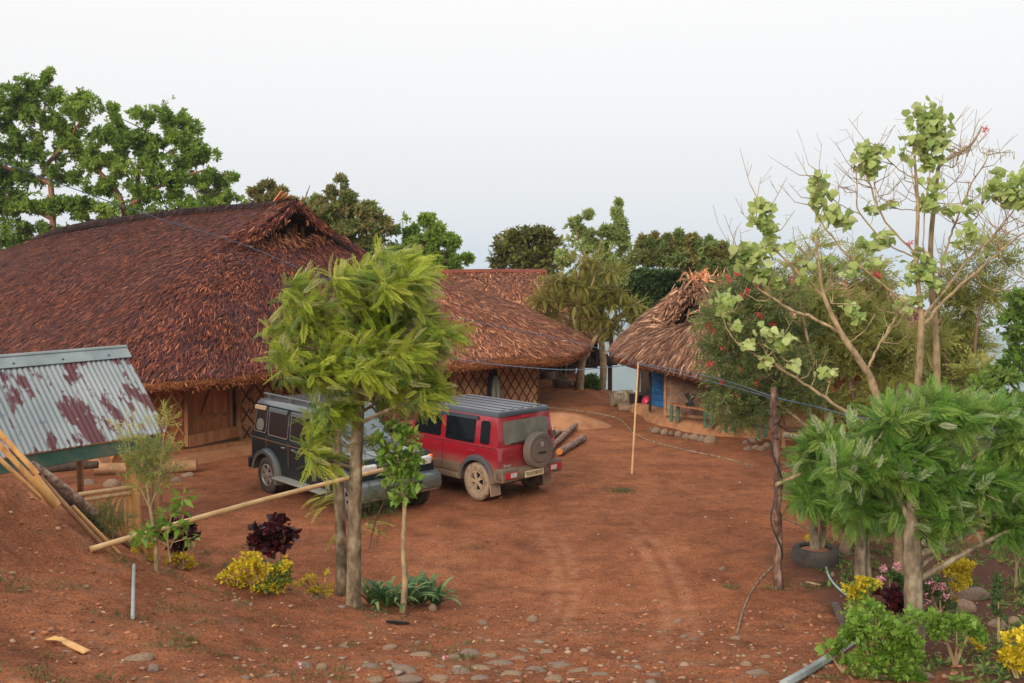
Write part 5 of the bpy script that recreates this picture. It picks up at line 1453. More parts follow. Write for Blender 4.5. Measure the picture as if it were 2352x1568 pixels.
tree('shade_tree', 'spreading green tree rising right behind the middle of the longhouse ridge', 'tree',
     [[(288, 560, 7, Yb), (284, 480, 6, Yb), (262, 430, 5, Yb), (215, 380, 4, Yb), (170, 320, 3, Yb)], [(288, 500, 7, Yb + 1), (312, 450, 6, Yb + 1), (320, 380, 5, Yb + 1), (335, 300, 2, Yb + 1)], [(300, 470, 5, Yb), (380, 420, 4, Yb), (470, 390, 2, Yb)]],
     [B(x[0], x[1], x[2] * 1.1, x[3] * 1.25, Yb) for x in ((250, 262, 22, 22), (262, 305, 45, 26), (345, 270, 50, 22), (388, 235, 12, 14), (395, 262, 28, 18), (420, 300, 40, 30), (310, 330, 70, 28), (400, 345, 70, 26), (240, 365, 50, 26), (330, 385, 80, 24), (460, 365, 45, 26), (500, 410, 38, 20), (535, 408, 14, 8), (420, 410, 70, 20), (240, 425, 50, 22), (340, 440, 80, 22), (450, 445, 80, 20), (520, 460, 40, 14), (200, 480, 45, 22), (270, 490, 60, 22), (420, 480, 100, 14))],
     M['bark_red'], [dict(tmpl=W6, mat=ML['deep'], n=9500, size=(.13, .28), bias=(0, 0, .25), rand=.7, thr=.09, freq=1.7, shell=.75)], 'spreading shade trees behind the longhouse', 2, 5, limb_scale=.42)
tree('small_tree', 'thin pale leaved tree showing just left of the gable top', 'tree',
     [[(620, 520, 5, 42), (615, 470, 4, 42), (625, 430, 2, 42)], [(615, 480, 3, 42), (585, 440, 1.5, 42)], [(690, 520, 3, 43), (700, 460, 2, 43), (712, 425, 1, 43)]],
     [B(*x, 42) for x in ((615, 428, 20, 12), (640, 445, 22, 16), (585, 440, 14, 10), (610, 460, 38, 14), (660, 462, 25, 12))],
     M['bark_tan'], [dict(tmpl=W5, mat=ML['olive'], n=900, size=(.12, .24), rand=.6, thr=-.15, freq=2.5)], None, 3, 6)
tree('evergreen_tree', 'brownish green bushy tree with a pointed top, right of the open gable', 'tree',
     [[(790, 640, 9, 41), (785, 520, 7, 41), (783, 420, 2, 41)], [(788, 560, 5, 41), (850, 500, 2, 41)]],
     [B(*x, 41) for x in ((783, 418, 13, 16), (775, 445, 26, 20), (800, 455, 30, 20), (725, 465, 32, 16), (760, 490, 60, 26), (840, 490, 40, 28), (870, 520, 34, 26), (800, 530, 70, 30), (740, 525, 50, 26), (860, 565, 45, 28), (790, 580, 70, 30))],
     M['bark_brown'], [dict(tmpl=W5, mat=ML['brownish'], n=4200, size=(.13, .26), rand=.6, thr=.0, freq=2.6, shell=.7), dict(tmpl=W5, mat=ML['mid'], n=1900, size=(.13, .26), rand=.6, thr=.0, freq=2.6, shell=.7)], None, 4, 5)
tree('leafy_tree', 'fresh green tree between the brownish tree and the open sky, behind the feathery crown', 'tree',
     [[(960, 680, 8, 42), (965, 590, 6, 42), (985, 520, 2, 42)], [(965, 610, 4, 42), (1040, 600, 2, 42)], [(960, 600, 4, 42), (925, 530, 2, 42)]],
     [B(*x, 42) for x in ((925, 505, 18, 12), (935, 530, 30, 18), (985, 503, 24, 12), (995, 530, 32, 20), (1025, 555, 32, 20), (960, 560, 55, 24), (1005, 590, 45, 20), (1055, 600, 26, 10), (1075, 590, 10, 7), (1040, 615, 22, 10), (930, 600, 50, 30), (985, 625, 40, 14))],
     M['bark_brown'], [dict(tmpl=W6, mat=ML['deep'], n=3900, size=(.15, .30), rand=.6, thr=.0, freq=2.2, shell=.7)], None, 5, 5)
tree('jackfruit_tree', 'round dense tree with glossy yellow green leaves above the far level ridge', 'tree',
     [[(1215, 680, 9, 47), (1213, 600, 7, 47), (1212, 550, 3, 47)]],
     [B(*x, 47) for x in ((1165, 558, 28, 26), (1150, 590, 26, 30), (1205, 548, 38, 26), (1245, 540, 26, 22), (1265, 570, 34, 30), (1215, 590, 60, 32), (1190, 610, 60, 24), (1262, 605, 36, 26))],
     M['bark_dark'], [dict(tmpl=[tm_oval(.24), tm_oval(.3)], mat=ML['jack'], n=5200, size=(.18, .34), rand=.7, thr=-.12, freq=2.6, shell=.55)], None, 6, 6)
tree('pale_tree', 'tall light green tree with upright leafy twigs, left of the dark tree mass', 'tree',
     [[(1360, 800, 7, 39), (1365, 700, 6, 39), (1372, 600, 4, 39), (1385, 540, 2, 39)], [(1368, 640, 3, 39), (1415, 540, 2, 39), (1422, 470, 1, 39)], [(1368, 640, 3, 39), (1330, 560, 2, 39), (1322, 500, 1, 39)]],
     [B(*x, 39) for x in ((1422, 462, 11, 10), (1415, 490, 16, 14), (1435, 505, 22, 12), (1352, 492, 12, 10), (1322, 500, 16, 12), (1318, 525, 22, 14), (1345, 530, 24, 16), (1385, 525, 28, 16), (1420, 535, 30, 20), (1300, 545, 14, 10), (1350, 565, 45, 22), (1410, 570, 42, 22), (1380, 605, 60, 26), (1345, 640, 50, 26), (1420, 640, 46, 26), (1300, 590, 26, 20), (1440, 600, 24, 20), (1380, 680, 60, 26))],
     M['bark_tan'], [dict(tmpl=W6, mat=ML['pale'], n=4800, size=(.10, .21), rand=.6, thr=-.02, freq=2.2, shell=.7)], None, 7, 5)
tree('feathery_acacia', 'leaning acacia with flat layers of feathery olive leaves in front of the far thatched house', 'tree',
     [[(1330, 905, 11, 32.6), (1334, 850, 9, 32.6), (1345, 790, 6, 32.6), (1322, 750, 5, 32.6), (1318, 690, 3, 32.6), (1330, 620, 1.5, 32.6)], [(1340, 830, 6, 32.6), (1372, 770, 5, 32.6), (1420, 725, 3, 32.6), (1470, 690, 1, 32.6)], [(1320, 740, 3, 32.6), (1260, 700, 2, 32.6), (1225, 640, 1, 32.6)], [(1325, 720, 3, 32.6), (1365, 640, 2, 32.6), (1370, 590, 1, 32.6)]],
     [B(*x, 32.6) for x in ((1340, 600, 34, 12), (1375, 625, 60, 12), (1255, 645, 34, 8), (1300, 650, 50, 11), (1360, 660, 60, 12), (1420, 668, 40, 9), (1280, 690, 60, 10), (1350, 700, 80, 12), (1430, 700, 50, 8), (1250, 722, 45, 8), (1320, 735, 70, 10), (1410, 735, 60, 9), (1470, 720, 36, 6), (1300, 765, 50, 8), (1480, 755, 24, 6), (1380, 760, 50, 8))],
     M['bark_tan'], [dict(tmpl=tm_frond(9, .16, 62, .05, .15), mat=ML['feather'], n=2300, size=(.22, .5), bias=(0, 0, .10), rand=.45, outw=.9, uprand=.2, split=4)], None, 8, 9, limb_scale=.35)
mb = MB(); add_limb(mb, [(1382, 908, 9, 33.5), (1386, 840, 8, 33.5), (1380, 760, 7, 33.5), (1384, 690, 5, 33.5)])
t_ = thing('bare_trunk', 'slim straight bare trunk standing in front of the stilt platform', 'tree', tuple(P(1382, 908, 33.5))); mb.build('trunk', M['bark_tan'], t_)
leaves('crown', W6[0], np.array(P(1384, 690, 33.5))[None] + rs.normal(0, .25, (60, 3)), rs.normal(0, 1, (60, 3)), rs.normal(0, 1, (60, 3)), rs.uniform(.1, .2, 60), rs.rand(60), ML['mid'], t_)
tree('dark_tree', 'dense dark green tree mass behind the ragged gable of the hut', 'tree',
     [[(1560, 860, 11, 39), (1555, 740, 9, 39), (1560, 640, 4, 39)], [(1555, 740, 6, 39), (1480, 660, 3, 39)]],
     [B(*x, 39) for x in ((1470, 640, 40, 22), (1510, 650, 50, 30), (1560, 655, 60, 36), (1480, 690, 50, 34), (1540, 700, 60, 36), (1490, 735, 50, 24), (1440, 670, 26, 26), (1620, 660, 50, 26), (1450, 730, 24, 14))],
     M['bark_dark'], [dict(tmpl=W6, mat=ML['dark'], n=6500, size=(.14, .30), rand=.7, thr=-.1, freq=2.4, shell=.6)], None, 9, 5)
tree('leafy_tree', 'mid green tree with a fuzzy lumpy top, right of the tall light green tree', 'tree',
     [[(1640, 820, 9, 36.5), (1620, 700, 7, 36.5), (1600, 600, 3, 36.5)], [(1620, 680, 5, 36.5), (1540, 590, 2, 36.5)], [(1620, 690, 4, 36.5), (1690, 600, 1.5, 36.5)]],
     [B(*x, 36.5) for x in ((1495, 560, 24, 12), (1480, 590, 36, 18), (1470, 565, 14, 8), (1475, 548, 6, 7), (1502, 543, 7, 8), (1532, 547, 6, 8), (1560, 538, 7, 9), (1590, 545, 8, 8), (1628, 552, 7, 8), (1662, 566, 8, 8), (1692, 585, 8, 10), (1530, 565, 34, 18), (1575, 560, 36, 18), (1620, 572, 40, 18), (1660, 588, 36, 18), (1560, 590, 60, 24), (1640, 615, 60, 26), (1700, 610, 30, 22), (1580, 555, 16, 10), (1505, 590, 40, 20))],
     M['bark_tan'], [dict(tmpl=W5, mat=ML['pale_mid'], n=3900, size=(.12, .25), rand=.6, thr=-.05, freq=2.8, shell=.7), dict(tmpl=W5, mat=ML['olive'], n=2200, size=(.13, .26), rand=.6, thr=-.05, freq=2.0)], None, 10, 7)
# low shrubs in planters between the houses
for i, (u, v, ru, rv, Y, lab) in enumerate(((1352, 880, 24, 16, 33.0, 'low green bush at the foot of the leaning acacia'), (1262, 850, 28, 18, 37, 'dark green bush behind the stone ringed bed'))):
    tree('bush', lab, 'bush', [[(u, v + rv + 8, 3, Y), (u, v, 2, Y)]], [B(u, v, ru, rv, Y), B(u - ru * .6, v + rv * .4, ru * .6, rv * .7, Y)], M['bark_brown'],
         [dict(tmpl=W6, mat=ML['mid'], n=420, size=(.12, .24), rand=.6)], None, 20 + i, 4)
# ------------------------------------------------------------------ wind-blown silver oak in the middle
FR = [tm_frond(12, .27, 46, .024, .16, .05, 1, curl=-.12), tm_frond(11, .25, 42, .023, .34, .05, 2, curl=.10), tm_frond(13, .27, 50, .022, .06, .05, 3)]
g0 = on_ground(812, 1392); g1 = on_ground(783, 1378)
Yc = g0.y; Y1 = g1.y + .25
cb = [(935, 585, 58, 32), (905, 560, 34, 12), (985, 600, 38, 16), (870, 620, 60, 34), (795, 645, 45, 32), (930, 640, 75, 30), (690, 655, 26, 26), (715, 690, 46, 28), (660, 690, 16, 20),
      (840, 690, 90, 40), (960, 690, 60, 34), (690, 745, 56, 34), (632, 765, 22, 26), (780, 745, 90, 34), (900, 745, 80, 34), (1000, 745, 44, 26), (1045, 765, 26, 20), (650, 810, 40, 26), (740, 810, 80, 36), (860, 800, 90, 36),
      (960, 805, 66, 30), (1020, 800, 26, 20), (680, 860, 50, 18), (770, 870, 70, 34), (880, 860, 80, 30), (975, 865, 60, 24), (1015, 900, 38, 22), (900, 910, 70, 20), (770, 930, 40, 34), (735, 985, 32, 34), (980, 920, 50, 16), (725, 1035, 24, 22), (760, 1060, 26, 14), (845, 1010, 20, 10), (745, 960, 36, 40)]
rs = np.random.RandomState(8)
blb = [B(u - 10 - (18 if u > 900 else 0), v + (26 if v < 620 else 8 if v < 700 else 0), a * .88, b_, Yc + rs.uniform(-.35, .45), .30) for u, v, a, b_ in cb]
tree('silver_oak', 'wind-blown feathery tree with two close grey trunks, standing before the two cars', 'tree',
     [[(812, 1398, 22, Yc), (812, 1380, 18, Yc), (815, 1200, 16, Yc), (818, 1050, 15, Yc), (824, 930, 13, Yc), (822, 840, 9, Yc), (815, 760, 8, Yc), (850, 680, 5, Yc), (900, 600, 2, Yc)],
      [(784, 1384, 15, Y1), (784, 1300, 14, Y1), (781, 1180, 13, Y1), (777, 1080, 12, Y1), (776, 1040, 11, Y1), (772, 960, 7, Y1), (755, 900, 5, Y1), (760, 820, 3, Y1)],
      [(820, 850, 6, Yc), (870, 800, 4, Yc), (960, 740, 2, Yc)], [(822, 870, 5, Yc), (900, 840, 4, Yc), (1000, 850, 2, Yc)], [(818, 790, 5, Yc), (740, 740, 4, Yc), (680, 690, 2, Yc)], [(818, 800, 5, Yc), (720, 800, 3, Yc), (640, 770, 1.5, Yc)]],
     blb, M['bark_mid'], [dict(tmpl=FR, mat=ML['silver_oak'], n=3600, size=(.17, .33), bias=(.62, -.15, -.10), rand=.42, outw=.35, uprand=.6, shell=.55, split=4),
                           dict(tmpl=FR, mat=ML['silver_oak_under'], n=320, size=(.18, .32), bias=(.75, -.2, .12), rand=.35, outw=.5, uprand=1.0, shell=.2, name='foliage'),
                           dict(tmpl=FR, mat=ML['mid'], n=1300, size=(.16, .3), bias=(.5, 0, -.2), rand=.5, outw=.3, shell=.8, name='foliage')], None, 30, 3, base=g0)  # last set: darker green inner fronds, painted shade within the crown
# low side shoots on the trunk
so = bpy.data.objects['silver_oak']
rs = np.random.RandomState(33)
ps = []; ds = []
for u, v, dx_, dz_, k in ((775, 1140, -1, -.05, 14), (745, 1150, -1, -.2, 10), (850, 1210, .9, -.1, 7), (772, 1230, -.6, -.5, 6), (790, 1080, -.8, .2, 8)):
    for i in range(k): ps.append(np.array(P(u, v, Y1)) + rs.normal(0, .045, 3)); ds.append((dx_ + rs.normal(0, .3), rs.normal(0, .4), dz_ + rs.normal(0, .25)))
leaves('foliage', FR[1], np.array(ps), np.array(ds), np.tile([0, 0, 1.], (len(ps), 1)), rs.uniform(.15, .32, len(ps)), rs.rand(len(ps)), ML['silver_oak'], so)

# small sapling with broad leaves, right of it
g = on_ground(925, 1408); Ys = g.y
cb = [(905, 985, 24, 16), (940, 1010, 30, 22), (890, 1040, 28, 22), (930, 1060, 36, 26), (905, 1090, 26, 22), (945, 1105, 24, 22), (920, 1135, 24, 16), (870, 1010, 16, 14), (955, 1040, 14, 16), (875, 980, 14, 10)]
tree('sapling', 'knobbly stemmed sapling with broad fresh green leaves in front of the dark SUV nose', 'tree',
     [[(924, 1412, 8, Ys), (930, 1340, 7, Ys), (926, 1250, 6, Ys), (929, 1170, 5, Ys), (918, 1080, 3, Ys), (905, 1000, 1.5, Ys)]],
     [B(*x, Ys, .16) for x in cb], M['bark_tan'], [dict(tmpl=[tm_oval(.24, .06, .15), tm_oval(.3, .03, .2)], mat=ML['bright'], n=430, size=(.07, .15), bias=(.1, 0, -.15), rand=.6, outw=.7), dict(tmpl=tm_oval(.28), mat=ML['deep'], n=170, size=(.06, .13), rand=.7, name='foliage')], None, 31, 5, base=g)
# thin needle-leaved plant between the trunks and the sapling
tree('bottlebrush_shoot', 'thin dark needle leaved shoot bending right beside the grey trunks', 'shrub',
     [[(845, 1262, 2.5, Ys + .3), (862, 1200, 2, Ys + .3), (885, 1140, 1.4, Ys + .3), (900, 1080, .8, Ys + .3)]],
     [B(*x, Ys + .3, .12) for x in ((885, 1160, 24, 14), (860, 1190, 20, 10), (895, 1120, 16, 16), (850, 1150, 18, 10), (870, 1220, 14, 8))], M['bark_brown'],
     [dict(tmpl=[tm_sprig(16, .3, .02, 1)], mat=ML['dark'], n=110, size=(.10, .2), rand=.5)], None, 32, 3, base=on_ground(838, 1395))
# young needle-leaved tree at the left
g = on_ground(360, 1312); Yl = g.y
cb = [(290, 985, 12, 26), (320, 1000, 18, 40), (365, 985, 18, 34), (385, 965, 12, 22), (340, 1040, 36, 26), (375, 1040, 22, 20), (310, 1060, 24, 20), (345, 1085, 44, 20), (385, 1090, 20, 16), (350, 1115, 40, 14), (295, 1020, 10, 16)]
tree('bottlebrush_sapling', 'young needle leaved tree with yellowish tips in front of the shed post', 'tree',
     [[(360, 1318, 6, Yl), (357, 1240, 5, Yl), (345, 1160, 4.5, Yl), (338, 1110, 3, Yl), (330, 1040, 2, Yl), (318, 980, 1, Yl)], [(346, 1165, 3, Yl), (368, 1100, 2.4, Yl), (372, 1030, 1.5, Yl), (385, 960, 1, Yl)], [(346, 1170, 2.5, Yl), (312, 1090, 2, Yl), (292, 1000, 1, Yl)]],
     [B(*x, Yl, .14) for x in cb], M['bark_tan'], [dict(tmpl=[tm_sprig(18, .34, .02, 3), tm_sprig(16, .3, .02, 4)], mat=ML['twiggy'], n=170, size=(.12, .22), bias=(0, 0, .5), rand=.35), dict(tmpl=[tm_sprig(18, .34, .02, 5)], mat=ML['brush'], n=130, size=(.12, .22), bias=(.15, 0, .3), rand=.4, name='foliage', blobs=[B(*x, Yl, .14) for x in cb[4:10]])], None, 34, 3, base=g)
tree('bottlebrush_shoot', 'small green needle leaved shoot growing in front of the bamboo railing', 'shrub',
     [[(262, 1255, 2, 12.6), (256, 1200, 1.6, 12.6), (258, 1160, 1, 12.6)]], [B(*x, 12.6, .12) for x in ((255, 1175, 34, 12), (235, 1195, 30, 16), (280, 1190, 24, 12), (225, 1175, 16, 10), (262, 1212, 26, 10))], M['bark_tan'],
     [dict(tmpl=[tm_sprig(16, .3, .02, 7)], mat=ML['brush'], n=190, size=(.10, .2), rand=.45)], None, 35, 3, base=on_ground(262, 1262))
tree('broad_leaf_plant', 'bright green broad leaved plant behind the left dark red plant', 'shrub',
     [[(392, 1290, 3, Yl), (385, 1230, 2, Yl), (395, 1180, 1.2, Yl)], [(390, 1260, 2, Yl), (420, 1190, 1.2, Yl), (418, 1140, .8, Yl)]], [B(*x, Yl, .14) for x in ((380, 1180, 30, 12), (395, 1205, 34, 12), (420, 1160, 14, 12), (417, 1140, 12, 8), (355, 1215, 26, 18), (330, 1230, 26, 18), (440, 1235, 18, 8))], M['bark_tan'],
     [dict(tmpl=[tm_oval(.22, .05, .15)], mat=ML['bright'], n=150, size=(.09, .16), bias=(0, 0, .1), rand=.5, outw=.6)], None, 36, 3, base=on_ground(388, 1300))

def shrub(label, cat, u, v, blobs, mat, n, size, tm=None, seed=1, name='shrub', group=None, stems=3, thr=None, dep=.16, bark='bark_tan', bias=(0, 0, .3), extra=None, gy=None):
    g = on_ground(u, v) if gy is None else Vector(gy); Y = g.y
    trs = []
    rr_ = random.Random(seed)
    for i in range(stems):
        bb = blobs[i % len(blobs)]
        trs.append([(u + rr_.uniform(-4, 4), v, 3.0, Y), ((u + bb[0]) / 2 + rr_.uniform(-6, 6), (v + bb[1]) / 2, 2.2, Y), (bb[0], bb[1], 1.2, Y)])
    fo = [dict(tmpl=tm or [tm_oval(.26, .05, .1)], mat=mat, n=n, size=size, rand=.5, outw=.7, bias=bias, thr=thr, freq=5, split=5, shell=.6)]
    if extra: fo += extra(Y)
    return tree(name, label, cat, trs, [B(*x, Y, dep) for x in blobs], M[bark], fo, group, seed, 3, base=g)
OV = [tm_oval(.26, .05, .1), tm_oval(.32, .03, .15)]
HV = [tm_heart(0, .2), tm_heart(0, -.2)]
# dark red shrubs
shrub('dark red leaved plant, the bigger one right above the yellow bush', 'shrub', 622, 1345, [(625, 1205, 44, 18), (600, 1232, 40, 20), (655, 1232, 34, 22), (625, 1252, 52, 14), (650, 1298, 16, 8)], ML['red'], 560, (.06, .12), HV, 41, 'red_plant', 'dark red leaved plants', 3)
shrub('dark red leaved plant, the smaller one in front of the bamboo pole', 'shrub', 412, 1300, [(410, 1205, 34, 16), (395, 1225, 20, 12), (425, 1232, 24, 14), (415, 1255, 24, 12)], ML['red'], 330, (.06, .11), HV, 42, 'red_plant', 'dark red leaved plants', 3)
# yellow shrubs
shrub('big golden yellow shrub in front of the larger dark red plant', 'shrub', 600, 1358, [(530, 1318, 26, 10), (550, 1300, 26, 16), (575, 1290, 30, 20), (590, 1325, 46, 24), (625, 1300, 34, 18), (640, 1330, 26, 22), (660, 1290, 14, 8), (540, 1345, 22, 10), (600, 1350, 30, 12)], ML['yellow'], 1500, (.035, .07), OV, 43, 'yellow_shrub', 'golden yellow shrubs', 7, dep=.15,
      extra=lambda Y: [dict(tmpl=OV, mat=ML['mid'], n=420, size=(.035, .07), rand=.6, name='foliage', blobs=[B(645, 1318, 26, 26, Y, .12), B(620, 1345, 30, 14, Y, .12)])])
shrub('sparse small golden shrub just left of the grey trunks', 'shrub', 742, 1372, [(750, 1350, 16, 16), (752, 1318, 6, 8), (715, 1352, 14, 8), (700, 1328, 18, 8), (690, 1340, 14, 6), (720, 1325, 10, 5)], ML['yellow'], 300, (.03, .06), OV, 44, 'yellow_shrub', 'golden yellow shrubs', 6, dep=.1)
shrub('golden shrub at the left end of the bamboo pole', 'shrub', 345, 1290, [(320, 1255, 18, 10), (345, 1262, 24, 14), (358, 1280, 18, 10)], ML['yellow'], 420, (.03, .065), OV, 45, 'yellow_shrub', 'golden yellow shrubs', 4, dep=.12)
shrub('golden shrub under the smaller dark red plant', 'shrub', 415, 1308, [(400, 1288, 24, 10), (425, 1280, 22, 10), (440, 1298, 10, 8), (395, 1275, 12, 8)], ML['yellow'], 420, (.03, .065), OV, 46, 'yellow_shrub', 'golden yellow shrubs', 4, dep=.12)
# strap leaved clump
rs = np.random.RandomState(47)
g = on_ground(935, 1400); t_ = thing('lily_clump', 'clump of long strap leaves around the foot of the sapling', 'plant', tuple(g))
ps, ds, sz = [], [], []
for u, k in ((858, 26), (890, 30), (925, 26), (962, 30), (1000, 28)):
    c = on_ground(u, 1392 + rs.uniform(-4, 2))
    for i in range(k):
        a = rs.uniform(0, 2 * math.pi); ps.append((c.x + math.cos(a) * .05, c.y + math.sin(a) * .05, c.z)); ds.append((math.cos(a) * .8 + .25, math.sin(a) * .8, rs.uniform(.15, .95))); sz.append(rs.uniform(.30, .55))
leaves('foliage', tm_strap(6, .055, .55), np.array(ps), np.array(ds), np.tile([0, 0, 1.], (len(ps), 1)), sz, rs.rand(len(ps)), ML['lily'], t_, True)

# ------------------------------------------------------------------ right hand garden
RF = [tm_frond(11, .32, 50, .028, .18, .10, 11), tm_frond(12, .28, 46, .026, .36, .14, 12), tm_frond(10, .34, 56, .030, .06, .12, 13)]
gA = on_ground(2100, 1515); YA = gA.y + .15
cb = [(2040, 960, 40, 30), (2120, 960, 60, 36), (2200, 955, 60, 40), (2290, 960, 60, 40), (2340, 1010, 50, 50), (1990, 1010, 50, 34), (2080, 1030, 70, 40), (2170, 1030, 80, 44), (2260, 1050, 80, 44), (1960, 1070, 60, 34), (2050, 1090, 80, 40), (2150, 1110, 80, 44), (2250, 1130, 80, 44), (2330, 1130, 50, 50), (2010, 1150, 60, 34), (2090, 1180, 70, 34), (2180, 1180, 70, 30), (2270, 1200, 60, 30), (2340, 1210, 40, 30), (2110, 1220, 40, 16)]
rs = np.random.RandomState(50)
tree('silver_oak', 'big rounded feathery green tree on a thick stem in the right hand garden', 'tree',
     [[(2102, 1522, 24, YA), (2101, 1480, 22, YA), (2099, 1380, 21, YA), (2096, 1280, 21, YA), (2094, 1200, 17, YA), (2100, 1120, 10, YA), (2130, 1040, 5, YA), (2150, 960, 3, YA)], [(2094, 1200, 8, YA), (2040, 1110, 5, YA), (1990, 1040, 3, YA)], [(2097, 1170, 8, YA), (2180, 1090, 5, YA), (2270, 1030, 3, YA)]],
     [B(u, v, a, b_, YA + rs.uniform(-.35, .55), .34) for u, v, a, b_ in cb], M['bark_pale'],
     [dict(tmpl=RF, mat=ML['shrub_green'], n=4600, size=(.13, .30), bias=(.45, -.15, .02), rand=.5, outw=.6, uprand=.6, shell=.5, split=5),
      dict(tmpl=RF, mat=ML['shrub_silver'], n=330, size=(.12, .24), bias=(.4, -.1, .55), rand=.4, outw=.7, uprand=1.1, shell=.12, name='foliage')], 'feathery silver oaks in the right hand garden', 51, 3, base=gA)
gB = on_ground(1972, 1338); YB = gB.y
cb = [(1885, 1010, 40, 22), (1870, 1050, 44, 26), (1900, 1090, 50, 30), (1855, 1110, 34, 26), (1880, 1150, 46, 26), (1930, 1140, 40, 30), (1950, 1180, 50, 26), (1845, 1150, 24, 18), (1960, 1090, 50, 40), (2000, 1190, 40, 22), (1910, 1030, 40, 30)]
tree('silver_oak', 'lower feathery green tree at the left side of the right hand garden', 'tree',
     [[(1974, 1345, 13, YB), (1976, 1280, 12, YB), (1975, 1210, 11, YB), (1950, 1130, 7, YB), (1900, 1070, 3, YB)], [(1995, 1335, 8, YB + .2), (1990, 1260, 7, YB + .2), (1985, 1190, 6, YB + .2)]],
     [B(u, v, a, b_, YB + rs.uniform(-.3, .3), .3) for u, v, a, b_ in cb], M['bark_pale'],
     [dict(tmpl=RF, mat=ML['shrub_green'], n=1500, size=(.18, .34), bias=(-.1, -.1, .05), rand=.5, outw=.7, uprand=.5, shell=.5, split=4),
      dict(tmpl=RF, mat=ML['shrub_silver'], n=130, size=(.18, .3), bias=(-.3, -.1, .5), rand=.4, outw=.7, uprand=1.1, shell=.12, name='foliage')], 'feathery silver oaks in the right hand garden', 52, 3, base=gB)
# ------------------------------------------------------------------ coral trees, bottlebrush and twiggy trees at the right
HT = [tm_heart(0, .30), tm_heart(0, .55), tm_heart(0, -.35)]
def clumps(parent, cl, Y, mat, seed, size=(.07, .155), wind=(.45, -.2, -.25), tm=HT, name='foliage'):
    rs = np.random.RandomState(seed); ps = []; ds = []; sz = []; rn = []
    for c in cl:
        u, v, ru, rv, k = c[:5]; k = int(k * 1.8); y = c[5] if len(c) > 5 else Y
        c0 = np.array(P(u, v, y)); kk = y / 2352
        p = c0 + rs.normal(0, .56, (k, 3)) * np.array([ru * kk, .16, rv * kk]); ps.append(p)
        ds.append(np.array(wind) + rs.normal(0, .55, (k, 3))); sz.append(rs.uniform(*size, k)); rn.append(np.clip(rs.normal(.5, .22, k), 0, 1))
    p = np.concatenate(ps); d = np.concatenate(ds); s = np.concatenate(sz); r = np.concatenate(rn)
    up = rs.normal(0, .8, p.shape) + np.array([0, -.5, .6])
    Vs = []
    o = None
    for j, t in enumerate(tm):
        sel = np.arange(len(p)) % len(tm) == j
        o = leaves(name, t, p[sel], d[sel], up[sel], s[sel], r[sel], mat, parent, False)
    return o
YC = 16.0
g = G(2100, 1135, 0.0); Yt = 16.0
ct = thing('coral_tree', 'tall open coral tree with long bare arching limbs and tufts of big round leaves', 'tree', (P(2105, 1100, Yt).x, Yt, gz(P(2105, 1100, Yt).x, Yt)))
mb = MB()
gb = P(2105, 1100, Yt); 
def px(p_): 
    return p_
base_v = 784 - 2352 * math.tan(math.atan2(gz(gb.x, Yt) - EYE_Z, Yt) + PITCH)
add_limb(mb, [(2100, base_v + 4, 11, Yt), (2104, 1000, 9, Yt), (2108, 890, 8, Yt), (2114, 800, 8, Yt), (2117, 745, 9, Yt), (2115, 715, 6, Yt), (2105, 600, 5, Yt), (2108, 480, 4, Yt), (2102, 380, 3, Yt), (2098, 330, 2, Yt)])
add_limb(mb, [(2150, base_v - 20, 10, Yt + .8), (2152, 900, 8, Yt + .8), (2150, 780, 8, Yt + .8), (2140, 660, 7, Yt + .8), (2138, 554, 6, Yt + .8), (2152, 416, 4.5, Yt + .8), (2160, 378, 4.5, Yt + .8), (2200, 352, 3.5, Yt + .8), (2232, 330, 3, Yt + .8), (2256, 290, 2, Yt + .8)])
tk = mb.build('trunk', M['bark_tan'], ct, auto=R(50))
mb = MB()
